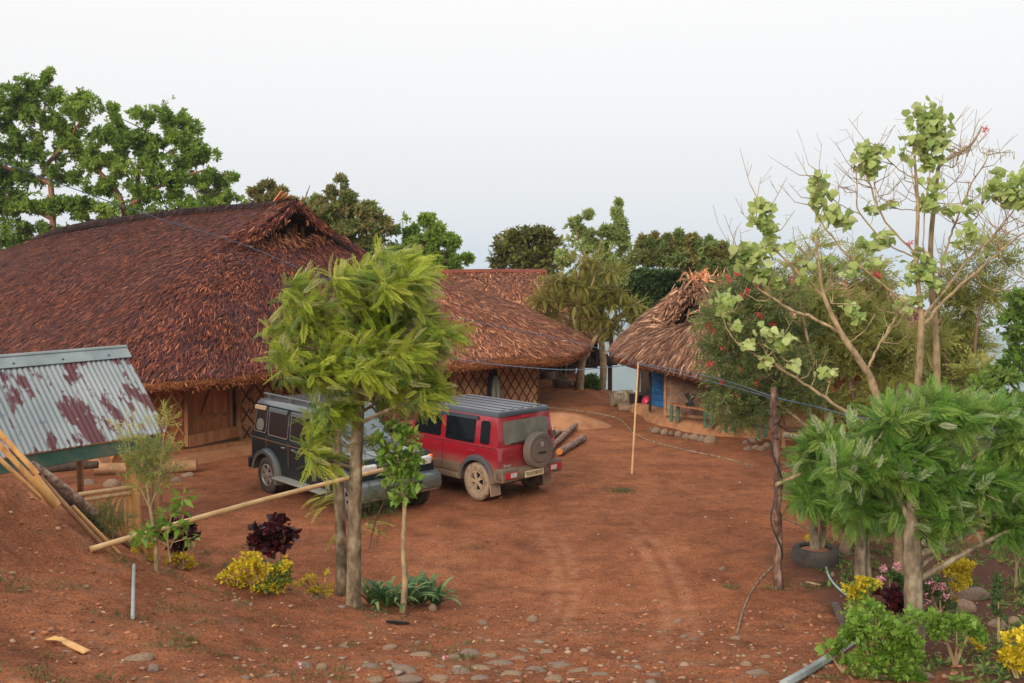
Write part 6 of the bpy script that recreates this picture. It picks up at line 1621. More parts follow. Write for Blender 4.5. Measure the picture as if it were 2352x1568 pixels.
L2 = [[(2116, 722, 7), (2069, 689, 6), (1993, 624, 5), (1948, 589, 4.5), (1906, 537, 4), (1871, 482, 3), (1872, 440, 2)],
      [(2100, 580, 5), (2034, 509, 4.5), (2005, 440, 4), (1989, 400, 3), (1985, 360, 2)],
      [(2100, 590, 4), (2040, 560, 4), (1975, 490, 3.5), (1968, 440, 3), (1966, 380, 2)],
      [(1975, 492, 2.5), (1940, 475, 2.5), (1905, 450, 2), (1887, 410, 1.5), (1884, 390, 1)],
      [(2149, 665, 7, 16.6), (2173, 572, 5, 16.6), (2194, 513, 4.5, 16.6), (2225, 433, 3.5, 16.6), (2262, 375, 3, 16.6), (2273, 345, 2, 16.6)],
      [(2120, 728, 8), (2173, 662, 6, 16.2), (2225, 596, 5.5, 16.3), (2277, 547, 5, 16.4), (2330, 480, 3, 16.6), (2355, 440, 2, 16.6)],
      [(2122, 745, 8), (2160, 700, 7.5), (2242, 624, 6, 15.8), (2300, 575, 5, 15.6), (2370, 520, 4, 15.4)],
      [(2106, 412, 3), (2078, 398, 2.6), (2045, 372, 2.4), (2025, 345, 2), (2018, 334, 1.4)],
      [(2110, 482, 2.4), (2060, 478, 2.2), (2020, 450, 2), (2008, 420, 1.6)],
      [(2140, 464, 2.4, 16.6), (2190, 468, 2.2, 16.6), (2230, 462, 2, 16.5), (2262, 440, 2, 16.5), (2290, 432, 1.5, 16.4)],
      [(2152, 452, 2.6, 16.7), (2185, 425, 2.4, 16.7), (2210, 392, 2, 16.7), (2228, 335, 1.6, 16.7)],
      [(2160, 378, 2.4, 16.8), (2190, 382, 2, 16.8), (2200, 360, 1.8, 16.8), (2206, 345, 1.4, 16.8)],
      [(2122, 600, 3.5), (2122, 500, 3), (2135, 400, 2.5), (2140, 330, 2)], [(2112, 500, 2.5), (2098, 420, 2), (2093, 350, 1.6)],
      [(2225, 596, 3, 16.3), (2215, 560, 2.5, 16.3), (2230, 520, 2, 16.3), (2262, 460, 1.6, 16.3)],
      [(2277, 547, 3, 16.4), (2300, 520, 2.5, 16.4), (2340, 500, 2, 16.4)], [(2140, 620, 3, 16.8), (2175, 640, 2.5, 16.8), (2210, 660, 2, 16.6)],
      [(2194, 513, 2.4, 16.6), (2160, 480, 2, 16.6), (2140, 470, 1.6, 16.6)], [(2300, 575, 3, 15.6), (2310, 540, 2.4, 15.6), (2345, 520, 2, 15.6)],
      [(2242, 624, 3, 15.8), (2255, 650, 2.4, 15.8), (2300, 670, 2, 15.8), (2352, 640, 1.5, 15.8)]]
for l_ in L2: add_limb(mb, [(q[0], q[1], q[2] * .5) + ((Yt,) if len(q) == 3 else (q[3],)) for q in l_], None, 7, .07, random, .006)
def fine_twigs(mb, lines, Y, n, seed):
    rg = random.Random(seed)
    for i in range(n):
        l_ = rg.choice(lines); A, _ = path([(q[0], q[1], 1, (q[3] if len(q) > 3 else Y)) for q in l_]); k = rg.randint(len(A) // 3, len(A) - 1); a_ = Vector(A[k])
        d_ = Vector((rg.uniform(-1, 1), rg.uniform(-.8, .8), rg.uniform(.1, 1.1))).normalized() * rg.uniform(.25, .75)
        m_ = a_ + d_ * .5 + Vector((0, 0, -.06)); e_ = a_ + d_ + Vector((rg.uniform(-.1, .1), 0, .08)); mb.tube([a_, m_, e_], [.009, .006, .003], 4, False)
        for j in range(2): q_ = m_.lerp(e_, rg.random()); mb.tube([q_, q_ + Vector((rg.uniform(-.2, .2), rg.uniform(-.15, .15), rg.uniform(0, .25)))], .003, 3, False)
fine_twigs(mb, L2, Yt, 130, 9)
# dead seed heads: short stiff twigs hanging from the tips
rng = random.Random(4)
for (u, v) in ((2018, 336), (1884, 390), (2273, 346), (2228, 334), (2200, 350), (1938, 430), (1966, 382), (2096, 352), (2300, 350), (2040, 460)):
    for k in range(7):
        a = P(u, v, Yt); e_ = a + Vector((rng.uniform(-.14, .18), rng.uniform(-.1, .1), rng.uniform(-.06, .05))); mb.tube([a, e_, e_ + Vector((rng.uniform(-.02, .04), 0, -rng.uniform(.06, .14)))], .005, 4, False)
mb.build('branch', M['bark_tan'], ct)
clumps(ct, [(2118, 275, 30, 34, 44), (2150, 285, 26, 30, 30), (2125, 330, 44, 26, 60), (2155, 320, 24, 22, 26), (2125, 370, 20, 18, 22), (1988, 355, 22, 24, 34), (1995, 385, 22, 20, 26), (2015, 345, 16, 12, 12), (1872, 425, 18, 18, 22), (1878, 455, 24, 16, 18), (1905, 490, 26, 16, 24), (1925, 505, 22, 12, 14),
            (2135, 440, 20, 28, 28), (2128, 470, 16, 16, 14), (2225, 480, 24, 14, 16), (2180, 480, 16, 10, 10), (2280, 430, 30, 18, 34), (2310, 445, 26, 18, 26), (2345, 420, 20, 26, 30), (2335, 460, 20, 18, 18), (2220, 530, 12, 14, 10), (1995, 560, 36, 18, 26), (2025, 545, 20, 14, 14), (2110, 610, 28, 28, 36), (2130, 640, 22, 18, 20), (2085, 640, 10, 10, 8), (2070, 700, 16, 12, 12), (2100, 690, 14, 10, 8), (2000, 480, 14, 10, 8), (2045, 470, 8, 6, 6), (2200, 560, 8, 8, 5), (2170, 590, 6, 6, 4), (2290, 390, 12, 8, 8), (2240, 540, 10, 8, 6), (2000, 610, 12, 8, 6)], Yt, ML['coral'], 71)
def red_flowers(parent, cl, seed, mat=ML['flower_red'], r=.05, n=26, name='blossom'):
    rs = np.random.RandomState(seed); p = []; 
    for (u, v, y) in cl: p.append(np.array(P(u, v, y))[None] + rs.normal(0, r * .35, (n, 3)))
    p = np.concatenate(p)
    return leaves(name, tm_oval(.12), p, rs.normal(0, 1, p.shape), rs.normal(0, 1, p.shape), rs.uniform(r * .8, r * 1.5, len(p)), rs.rand(len(p)), mat, parent)
red_flowers(ct, [(2262, 297, Yt + .6), (2013, 628, Yt), (2018, 632, Yt), (2117, 575, Yt), (2088, 560, Yt)], 5)

# second coral tree, leaning left
Y2 = 14.2
gx2 = P(2060, 1100, Y2)
c2 = thing('coral_tree', 'coral tree leaning left over the yard, its lowest limb reaching towards the hut roof', 'tree', (gx2.x, Y2, gz(gx2.x, Y2)))
mb = MB()
v0 = 784 - 2352 * math.tan(math.atan2(gz(gx2.x, Y2) - EYE_Z, Y2) + PITCH)
add_limb(mb, [(2068, v0 + 5, 12, Y2), (2050, 1080, 10, Y2), (2025, 960, 9, Y2), (2003, 877, 9, Y2), (1980, 836, 8, Y2), (1930, 761, 6.5, Y2), (1890, 672, 4.5, Y2), (1880, 600, 3, Y2), (1872, 540, 2.5, Y2)])
tk = mb.build('trunk', M['bark_tan'], c2, auto=R(50))
mb = MB()
for l_ in ([(1932, 765, 7), (1866, 729, 6.5), (1830, 716, 6), (1775, 686, 5), (1723, 641, 3.5), (1702, 589, 2)], [(1890, 680, 5), (1850, 640, 5), (1792, 586, 4), (1757, 541, 3), (1736, 502, 2.4), (1742, 460, 1.6)],
           [(2040, 1010, 9), (1959, 955, 8), (1896, 914, 7), (1832, 871, 5.5), (1772, 833, 4.5), (1720, 807, 3.5), (1680, 770, 2.8), (1656, 724, 2)], [(1832, 871, 3), (1820, 840, 2.5), (1797, 820, 2)], [(1772, 833, 2.4), (1755, 800, 2), (1765, 775, 1.4)],
           [(1990, 850, 6), (2015, 800, 5), (2050, 740, 4), (2085, 690, 2)], [(1945, 790, 3), (1985, 760, 2.5), (2010, 720, 1.5)], [(1889, 672, 3), (1920, 650, 2.4), (1960, 640, 1.6)], [(1862, 590, 2.2), (1830, 560, 1.8), (1820, 520, 1.2)], [(1775, 686, 2.5), (1740, 690, 2), (1710, 672, 1.2)], [(1896, 914, 3), (1905, 880, 2.4), (1925, 850, 1.5)]):
    add_limb(mb, [(q[0], q[1], q[2] * .55, Y2) for q in l_], None, 7, .07, random, .006)
fine_twigs(mb, [[(1866, 729, 6), (1775, 686, 5), (1702, 589, 2)], [(1890, 680, 5), (1792, 586, 4), (1742, 460, 1)], [(1959, 955, 8), (1832, 871, 5), (1656, 724, 2)], [(1930, 761, 6), (1880, 600, 3)], [(1990, 850, 6), (2085, 690, 2)]], Y2, 46, 19)
mb.build('branch', M['bark_tan'], c2)
clumps(c2, [(1745, 465, 14, 10, 10), (1760, 478, 18, 10, 10), (1740, 500, 20, 16, 18), (1755, 520, 20, 12, 14), (1770, 545, 12, 10, 8), (1715, 575, 26, 16, 24), (1745, 575, 26, 16, 20), (1710, 600, 20, 16, 16), (1735, 620, 24, 18, 20), (1765, 640, 26, 14, 18), (1780, 655, 14, 8, 8), (1800, 565, 16, 8, 8), (1660, 690, 22, 14, 16), (1665, 712, 14, 12, 10), (1765, 762, 20, 12, 12), (1798, 785, 24, 14, 18), (1715, 790, 16, 8, 8), (1758, 832, 18, 8, 10), (1685, 750, 10, 8, 6), (1895, 855, 20, 10, 12), (1825, 833, 14, 6, 6), (1948, 705, 12, 14, 8), (1968, 730, 12, 10, 8), (1948, 625, 16, 8, 8), (1850, 605, 14, 8, 8), (1890, 600, 10, 8, 6), (1835, 640, 10, 7, 5)], Y2, ML['coral'], 72, (.07, .14))

# red flowering bottlebrush in front of the hut
Y3 = 18.5
gx3 = P(1890, 1130, Y3)
v0 = 784 - 2352 * math.tan(math.atan2(gz(gx3.x, Y3) - EYE_Z, Y3) + PITCH)
cb = [(1700, 640, 24, 20), (1670, 665, 24, 20), (1750, 640, 30, 24), (1720, 690, 40, 28), (1660, 710, 26, 22), (1640, 740, 20, 24), (1690, 750, 40, 30), (1760, 730, 40, 34), (1640, 790, 22, 24), (1690, 810, 44, 30), (1750, 800, 40, 30), (1650, 840, 22, 20), (1690, 870, 44, 28), (1750, 870, 40, 28), (1650, 900, 24, 16), (1700, 920, 44, 22), (1745, 935, 36, 22), (1690, 955, 34, 12), (1800, 900, 40, 30), (1810, 820, 40, 30), (1830, 760, 40, 30), (1790, 690, 30, 26), (1820, 670, 24, 20), (1860, 840, 36, 36), (1850, 900, 36, 24)]
rs = np.random.RandomState(73)
bt = tree('bottlebrush_tree', 'drooping dark needle leaved tree dotted with red flowers, in front of the hut wall', 'tree',
     [[(1905, v0 + 3, 9, Y3), (1890, 1060, 9, Y3), (1868, 980, 8, Y3), (1840, 900, 6, Y3), (1800, 830, 4, Y3), (1750, 750, 2, Y3)], [(1890, 1060, 6, Y3), (1895, 940, 5, Y3), (1860, 800, 4, Y3), (1835, 690, 2, Y3)], [(1870, 990, 4, Y3), (1790, 930, 3, Y3), (1720, 890, 2, Y3), (1660, 865, 1, Y3)], [(1845, 910, 3, Y3), (1760, 830, 2.4, Y3), (1700, 790, 1.4, Y3)]],
     [B(u, v, a, b_, Y3 + rs.uniform(-.5, .5), .4) for u, v, a, b_ in cb], M['bark_tan'],
     [dict(tmpl=[tm_sprig(14, .34, .034, 21), tm_sprig(14, .32, .034, 22)], mat=ML['brush'], n=2000, size=(.20, .38), bias=(-.15, 0, -.25), rand=.45, outw=.6, uprand=.8, shell=.6), dict(tmpl=[tm_sprig(20, .34, .022, 23)], mat=ML['dark'], n=600, size=(.2, .36), bias=(-.1, 0, -.3), rand=.5, name='foliage', shell=.9)], None, 74, 4, base=(gx3.x, Y3, gz(gx3.x, Y3)), limb_scale=.35)
red_flowers(bt, [(x[0], x[1], Y3 - .5) for x in ((1693, 632), (1740, 655), (1760, 662), (1704, 682), (1672, 640), (1660, 705), (1640, 760), (1626, 745), (1662, 800), (1632, 835), (1745, 725), (1720, 780), (1758, 828), (1700, 850), (1655, 880), (1820, 640), (1905, 870), (1912, 895), (1735, 880), (1690, 905), (1773, 745), (1716, 668))], 6, r=.06, n=20)

# olive twiggy trees filling the middle distance at the right
for i, (Y4, uu, cb, nn_, lab, seed) in enumerate((
    (19.6, 1985, [(1880, 560, 30, 24), (1850, 600, 36, 26), (1900, 640, 50, 30), (1960, 600, 40, 30), (1990, 660, 50, 34), (1930, 700, 60, 34), (1870, 700, 44, 34), (1900, 770, 60, 40), (1970, 760, 50, 44), (2030, 720, 50, 44), (2060, 780, 50, 44), (1990, 840, 60, 40), (1920, 850, 50, 40), (2060, 860, 50, 36), (1880, 940, 50, 30), (1960, 930, 60, 36), (2040, 920, 50, 30), (2020, 640, 36, 24)], 3000, 'twiggy olive leaved tree behind the leaning coral tree', 81),
    (17.6, 2215, [(2200, 620, 30, 20), (2250, 640, 40, 24), (2180, 680, 36, 28), (2230, 710, 44, 30), (2290, 690, 36, 20), (2200, 760, 50, 34), (2250, 790, 40, 26), (2180, 820, 50, 34), (2230, 860, 50, 26), (2150, 780, 36, 30), (2270, 560, 34, 12), (2310, 600, 30, 12), (2180, 900, 50, 24), (2130, 870, 36, 30)], 1700, 'thin olive leaved tree with drooping sprays at the right', 82))):
    p0 = P(uu, 1100, Y4); gg = (p0.x, Y4, gz(p0.x, Y4)); v0 = 784 - 2352 * math.tan(math.atan2(gg[2] - EYE_Z, Y4) + PITCH)
    rs = np.random.RandomState(seed)
    trs = [[(uu, v0 + 3, 8, Y4), (uu - 8, v0 - 110, 7, Y4), (uu - 40, 840, 5, Y4), (uu - 60, 720, 3, Y4), (uu - 80, 600, 1.5, Y4)], [(uu - 4, v0 - 60, 6, Y4), (uu + 20, 860, 4, Y4), (uu + 30, 740, 3, Y4), (uu + 50, 640, 1.4, Y4)], [(uu, v0 - 30, 5, Y4), (uu - 50, 950, 4, Y4), (uu - 110, 860, 2, Y4)]]
    tree('twiggy_tree', lab, 'tree', trs, [B(u, v, a, b_, Y4 + rs.uniform(-.6, .6), .5) for u, v, a, b_ in cb], M['bark_brown'],
         [dict(tmpl=[tm_sprig(11, .30, .036, seed), tm_frond(8, .24, 50, .045, .1, .1, seed)], mat=ML['twiggy'], n=int(nn_ * .95), size=(.22, .42), bias=(.1, 0, .1), rand=.5, outw=.6, uprand=.8, shell=.6, split=3)], 'twiggy trees at the right', seed, 7, base=gg, limb_scale=.22)
# citrus-like tree at the very edge
Y5 = 15.0; rs = np.random.RandomState(90)
p0 = P(2400, 1100, Y5)
tree('leafy_tree', 'dark glossy leaved tree cut by the right edge of the picture', 'tree', [[(2400, 1090, 9, Y5), (2380, 950, 7, Y5), (2360, 800, 5, Y5), (2345, 700, 3, Y5)], [(2385, 960, 4, Y5), (2320, 880, 3, Y5), (2270, 860, 1.5, Y5)]],
     [B(u, v, a, b_, Y5, .4) for u, v, a, b_ in ((2335, 680, 26, 14), (2345, 720, 30, 18), (2310, 750, 30, 14), (2350, 770, 30, 24), (2300, 860, 40, 16), (2340, 850, 40, 26), (2260, 880, 30, 12), (2320, 920, 50, 16), (2345, 820, 26, 20))], M['bark_brown'],
     [dict(tmpl=W6, mat=ML['mid'], n=380, size=(.09, .17), rand=.7, thr=-.05, freq=3), dict(tmpl=[tm_oval(.28)], mat=ML['bright'], n=260, size=(.10, .18), rand=.6, name='foliage')], None, 91, 5, base=(p0.x, Y5, gz(p0.x, Y5)))
# garden shrubs
shrub('light green hedge-like bush at the bottom of the garden, left of the thick stem', 'bush', 2010, 1560, [(1975, 1415, 24, 16), (2010, 1400, 30, 16), (1990, 1430, 40, 22), (2040, 1425, 40, 22), (1985, 1470, 44, 26), (2040, 1480, 50, 26), (2085, 1450, 26, 22), (2000, 1510, 44, 22), (2060, 1520, 44, 26), (2100, 1490, 24, 30), (1955, 1455, 14, 12), (2040, 1550, 60, 20), (2090, 1550, 40, 24), (2110, 1420, 14, 12)], ML['bright'], 4200, (.035, .075), OV, 101, 'bush', None, 6, dep=.2, thr=-.3)
shrub('light green bush right of the thick stem in the garden', 'bush', 2195, 1530, [(2150, 1425, 28, 16), (2195, 1430, 36, 20), (2230, 1450, 26, 14), (2170, 1455, 30, 16), (2210, 1475, 24, 12), (2235, 1425, 14, 8), (2140, 1450, 16, 12)], ML['bright'], 1500, (.035, .075), OV, 102, 'bush', None, 6, dep=.18, thr=-.3)
shrub('flat-topped golden shrub on a slim stem beside the pale boulders', 'shrub', 2176, 1415, [(2195, 1292, 36, 12), (2220, 1305, 20, 14), (2180, 1310, 34, 12), (2205, 1325, 30, 10), (2195, 1345, 22, 8), (2185, 1375, 10, 12)], ML['yellow'], 1500, (.03, .055), OV, 103, 'yellow_shrub', 'golden yellow shrubs', 4, dep=.16)
shrub('golden shrub at the far right bottom corner', 'shrub', 2335, 1560, [(2320, 1500, 22, 16), (2340, 1480, 20, 24), (2310, 1515, 14, 8), (2345, 1515, 20, 16), (2315, 1470, 8, 10)], ML['yellow'], 620, (.04, .08), OV, 104, 'yellow_shrub', 'golden yellow shrubs', 4, dep=.14)
shrub('golden green shrub at the yard edge, above the light green bush', 'shrub', 1985, 1440, [(1985, 1338, 24, 10), (1975, 1352, 26, 10), (1970, 1372, 26, 12), (1965, 1395, 24, 14), (1955, 1415, 18, 12), (1945, 1350, 10, 14), (2010, 1342, 16, 6)], ML['yellow'], 1100, (.03, .06), OV, 105, 'yellow_shrub', 'golden yellow shrubs', 6, dep=.16, thr=-.2,
      extra=lambda Y: [dict(tmpl=OV, mat=ML['bright'], n=500, size=(.03, .06), rand=.6, name='foliage')])
shrub('small golden tuft low beside the right boulder', 'shrub', 2248, 1498, [(2240, 1478, 16, 8), (2255, 1482, 12, 8)], ML['yellow'], 150, (.03, .055), OV, 106, 'yellow_shrub', 'golden yellow shrubs', 2, dep=.08)
shrub('small golden plant growing inside the tyre planter', 'shrub', 1856, 1262, [(1855, 1242, 9, 12), (1862, 1252, 8, 8)], ML['yellow'], 130, (.03, .055), OV, 107, 'yellow_shrub', 'golden yellow shrubs', 2, dep=.06)
shrub('dark red low plant beside the golden green shrub', 'shrub', 2050, 1410, [(2025, 1362, 20, 12), (2048, 1368, 20, 12), (2072, 1385, 20, 12), (2055, 1392, 22, 10), (2080, 1400, 16, 10)], ML['red'], 330, (.06, .11), HV, 108, 'red_plant', 'dark red leaved plants', 3)
shrub('dark red plant half hidden under the left feathery garden tree', 'shrub', 1935, 1265, [(1925, 1190, 22, 14), (1945, 1205, 18, 12)], ML['red'], 160, (.05, .10), HV, 109, 'red_plant', 'dark red leaved plants', 3)
def pinks(cl): return lambda Y: [dict(tmpl=[tm_oval(.35)], mat=ML['pink'], n=190, size=(.025, .045), rand=1.0, name='blossom', shell=.5, blobs=[B(u, v, 9, 8, Y - .12, .04) for u, v in cl])]
shrub('rose bush with pink blossoms right of the thick stem', 'rose bush', 2160, 1420, [(2130, 1335, 26, 20), (2165, 1340, 30, 22), (2145, 1375, 34, 22), (2175, 1385, 24, 20), (2150, 1400, 30, 12)], ML['dark'], 900, (.035, .06), OV, 110, 'rose_bush', 'rose bushes', 4, dep=.16, extra=pinks([(2138, 1338), (2150, 1345), (2145, 1352), (2166, 1346), (2172, 1370), (2120, 1365), (2134, 1382), (2156, 1408), (2165, 1350)]))
shrub('rose bush with a few small pink blossoms left of the thick stem', 'rose bush', 2050, 1395, [(2045, 1320, 24, 16), (2070, 1335, 24, 18), (2055, 1355, 30, 16)], ML['dark'], 620, (.035, .06), OV, 111, 'rose_bush', 'rose bushes', 4, dep=.14, extra=pinks([(2030, 1305), (2022, 1330), (2062, 1300)]))
shrub('slim dark green plant standing among the boulders', 'shrub', 2292, 1480, [(2290, 1330, 16, 20), (2292, 1365, 18, 20), (2290, 1400, 14, 18)], ML['dark'], 420, (.03, .055), OV, 112, 'shrub', None, 3, dep=.1)
shrub('broad leaved green plant at the right picture edge under the feathery tree', 'shrub', 2335, 1350, [(2325, 1245, 24, 14), (2345, 1270, 20, 16), (2340, 1340, 20, 16)], ML['shrub_green'], 150, (.12, .2), [tm_strap(5, .05, .5)], 113, 'shrub', None, 3, dep=.15)
shrub('small broad leaved seedling beside the grey pipe end', 'shrub', 1938, 1545, [(1900, 1480, 16, 12), (1925, 1500, 22, 16), (1950, 1520, 20, 16), (1930, 1470, 10, 8)], ML['bright'], 120, (.06, .13), OV, 114, 'shrub', None, 4, dep=.12)
# ------------------------------------------------------------------ props
def rod(name, label, cat, pts, mat, n=9, jit=0.0, group=None, wob=0.0, seed=1, auto=R(50)):
    """pts [(u, v, r_px, Y)] through the picture"""
    A, rr = path(pts); rng = random.Random(seed)
    if wob: A[1:-1] += np.random.RandomState(seed).normal(0, wob, (len(A) - 2, 3))
    mb = MB(); mb.tube([tuple(p_) for p_ in A], [float(x) for x in rr], n, True, jit, rng)
    o = mb.build(name, mat, auto=auto)
    return tag(o, label, cat, group)
def bamboo(name, label, cat, a, b, r0, r1, mat, nodes=9, group=None, bend=0.0, seed=1):
    """culm from a to b with swollen nodes"""
    rng = random.Random(seed); a = Vector(a); b = Vector(b); pts = []; rr = []
    for i in range(nodes):
        t0, t1 = i / nodes, (i + 1) / nodes
        w = .03 * 9 / max(nodes, 9) ; f = .3
        for t, k in ((t0, 1.05), (t0 + w * f, 1.0), (t0 + w, 1.0), ((t0 + t1) / 2, .99), (t1 - w, 1.0), (t1 - w * f, 1.0)):
            p = a.lerp(b, t); p.z += bend * math.sin(math.pi * t); pts.append(p); rr.append((r0 + (r1 - r0) * t) * k)
    pts.append(b); rr.append(r1)
    mb = MB(); mb.tube(pts, rr, 12)
    return tag(mb.build(name, mat, auto=R(50)), label, cat, group)
def px_r(px_, Y): return px_ * Y / 2352
def visible_on(p, zoff=0.0): return Vector((p.x, p.y, gz(p.x, p.y) + zoff))

# big diagonal bamboo pole
a = on_ground(208, 1268) + Vector((0, 0, .03)); b_ = P(886, 1077, 13.75)
bamboo('bamboo_pole', 'long pale bamboo pole slanting from the earth bank to the twin grey trunks', 'pole', a, b_, px_r(7.5, a.y), px_r(5, 13.7), M['bamboo_pale'], 13, None, .03, 3)
# bamboo bundle by the bank
def YB_(u): return float(np.interp(u, [0, 290], [11.4, 11.9]))
def pp(u, v, dy=0.0): return P(u, v, YB_(u) + dy)
for i, (q0, q1, r_, mt, lab) in enumerate((((-30, 962), (86, 1088), 10, 'bamboo', 'orange bamboo pole, topmost of those leaning at the left edge'),
        ((-30, 990), (78, 1106), 10, 'bamboo', 'thick orange bamboo pole, second from the top at the left edge'),
        ((-30, 1026), (96, 1146), 8, 'bamboo', 'orange bamboo pole lying lowest against the earth bank at the left edge'),
        ((92, 1096), (262, 1284), 9, 'old_bamboo', 'weathered grey tan bamboo pole lying down the bank, nearest the viewer'),
        ((166, 1162), (286, 1284), 7, 'bamboo', 'thinner bamboo pole lying close behind the weathered grey tan one'))):
    bamboo('bamboo_pole', lab, 'pole', pp(*q0, .12 * (i % 3)), pp(*q1, .12 * (i % 3)), px_r(r_ * .72, 11.5), px_r(r_ * .62, 11.6), M[mt], 3, 'bamboo poles stacked beside the earth bank', 0, i)
A = pp(76, 1094, -.05); Bq = pp(130, 1162, -.05)      # split half culm
mb = MB(); d_ = (Bq - A).normalized(); s_ = d_.cross(Vector((0, -1, .3))).normalized(); w_ = d_.cross(s_)
vs = []; nn2 = 9
for k in range(2):
    rr2 = .060 - .010 * k
    for p_ in (A, Bq):
        for i in range(nn2):
            an = math.pi * i / (nn2 - 1); vs.append(p_ + s_ * math.cos(an) * rr2 - w_ * math.sin(an) * rr2 * .8)
fs = []
for k in range(2):
    for i in range(nn2 - 1):
        q = (k * 2 * nn2 + i, k * 2 * nn2 + i + 1, k * 2 * nn2 + nn2 + i + 1, k * 2 * nn2 + nn2 + i); fs.append(q if k == 0 else q[::-1])
for e0 in (0, nn2):
    for i in range(nn2 - 1): fs.append((e0 + i, 2 * nn2 + e0 + i, 2 * nn2 + e0 + i + 1, e0 + i + 1))
for i in (0, nn2 - 1): fs.append((i, nn2 + i, 3 * nn2 + i, 2 * nn2 + i))
mb.add(vs, fs); tag(mb.build('split_bamboo', M['bamboo']), 'short wide half of a split bamboo, open hollow end uppermost', 'bamboo piece')
rod('log', 'knobbly pinkish log sloping down behind the bamboo poles', 'log', [(72, 1064, 9, 12.2), (150, 1122, 10, 12.4), (222, 1184, 9, 12.6)], M['bark_birchy'], 12, .10)
rod('log', 'reddish log lying low behind the railing, its end by the shed post', 'log', [(170, 1150, 9, 12.9), (236, 1212, 9, 13.0), (300, 1252, 9, 13.2)], M['bark_red'], 12, .08)
rod('log', 'dark brown log in the shade between the bamboo poles and the pinkish log', 'log', [(100, 1096, 9, 12.6), (180, 1172, 9, 12.6), (236, 1216, 8, 12.8)], M['dark_wood'], 10, .05)
# woodpile beam behind the shed
g = G(222, 1092); h_ = G(452, 1083)
rod('log', 'long thick pale log lying behind the shed post at the yard edge', 'log', [(218, 1078, 15, g.y), (335, 1076, 15, (g.y + h_.y) / 2), (452, 1069, 14, h_.y)], M['old_bamboo'], 14, .03)
rod('log', 'dark weathered log behind the shed, left of the pale log', 'log', [(100, 1078, 9, 20.2), (225, 1066, 9, 20.4)], M['dark_wood'], 10, .08)

# central thin bamboo stick and the crooked posts on the right
p0 = G(1451, 1086); bamboo('bamboo_stick', 'thin upright bamboo stick in the middle of the yard holding up the wires', 'stick', p0 - Vector((0, 0, .1)), P(1466, 832, p0.y + .1), .025, .019, M['bamboo_pale'], 5, None, 0, 5)
g = on_ground(1787, 1352); post = thing('wooden_post', 'crooked dark wooden post with a black cable wound round it', 'post', tuple(g))
mb = MB(); add_limb(mb, [(1789, 1360, 13, g.y), (1786, 1300, 10, g.y), (1788, 1220, 9, g.y), (1784, 1160, 10, g.y), (1786, 1080, 8, g.y), (1782, 1010, 9, g.y), (1779, 980, 11, g.y), (1777, 940, 8, g.y), (1778, 890, 7.5, g.y)], None, 10, .12, random.Random(2), .008)
mb.build('stem', mat_wear('post_wood', (.025, .013, .010), (.085, .042, .03), 10, .85, .015, (1, 1, .3), c3=(.34, .20, .14)), post)
mb = MB(); pts = []
for i in range(70):
    t = i / 69; v_ = 950 + 340 * t; c = P(1784, v_, g.y); a_ = t * 13; pts.append(c + Vector((math.cos(a_) * .075, math.sin(a_) * .075, 0)))
mb.tube(pts, .012, 6); mb.build('black_cable', M['black'], post)
rod('branch_stub', 'short bare branch stub lashed to the crooked post', 'branch', [(1783, 1113, 5, g.y - .08), (1838, 1088, 4, g.y + .1)], M['bark_tan'], 7, .05)
rod('fence_rail', 'thick pale horizontal branch lashed between the posts right of the crooked post', 'rail', [(1800, 998, 7, 16.2), (1845, 1008, 8, 16.3), (1898, 1022, 6, 16.4)], M['bark_pale'], 9, .08)
rod('fence_post', 'greyish forked stake behind the horizontal branch', 'post', [(1862, 1165, 8, 16.4), (1853, 1060, 7, 16.4), (1846, 990, 6, 16.4)], M['bark_dark'], 8, .08)
rod('fence_post', 'thin straight stake right beside the crooked post', 'post', [(1800, 1028, 5, 19.5), (1799, 920, 4, 19.5)], M['old_bamboo'], 8, .03)
rod('twig', 'thin pale stick lying on the ground behind the crooked post', 'stick', [(1796, 1190, 2, 15.7), (1862, 1216, 2, 15.9)], M['bark_pale'], 5)
# wires
def wire(label, pts, r=.009, mat='wire', name='wire', cat='wire', group=None):
    A, rr = path([(p_[0], p_[1], 1, p_[2]) for p_ in pts]); mb = MB(); mb.tube([tuple(p_) for p_ in A], r, 5); return tag(mb.build(name, M[mat]), label, cat, group)
wire('long thin wire crossing above the main thatched roof down towards the hut', [(-60, 350, 15), (330, 490, 17.5), (560, 562, 19.2), (750, 640, 20.5), (1000, 718, 22), (1340, 790, 24), (1460, 833, 24.8)], .008)
wire('dark wire hanging under the orange eave across to the thin bamboo stick', [(1035, 822, 26.8), (1150, 838, 26), (1300, 849, 25.4), (1400, 843, 24.8), (1466, 834, p0.y + .1)], .010)
wire('upper of the two blue wires from the bamboo stick to the crooked post', [(1466, 834, p0.y + .1), (1560, 850, 19), (1680, 878, 17.3), (1780, 912, g.y), (1880, 935, 14), (1965, 957, 13.2), (2110, 975, 12.4)], .008)
wire('lower of the two blue wires from the bamboo stick to the crooked post', [(1466, 836, p0.y + .1), (1560, 858, 19), (1680, 888, 17.3), (1780, 916, g.y)], .008)
wire('black cable sagging between the crooked post and the stakes on its right', [(1788, 975, g.y), (1815, 990, 15.5), (1850, 985, 16.3), (1900, 975, 16.8)], .012, 'black')
wire('black cable running left from the crooked post towards the hut', [(1720, 975, 19), (1785, 985, g.y)], .012, 'black')
def ground_line(name, label, cat, pts, r, mat, n=30, lift=0.0):
    A = resample([(p_[0], p_[1], 0) for p_ in pts], n)
    mb = MB(); mb.tube([on_ground(q[0], q[1]) + Vector((0, 0, r * .7 + lift)) for q in A], r, 7); return tag(mb.build(name, M[mat]), label, cat)
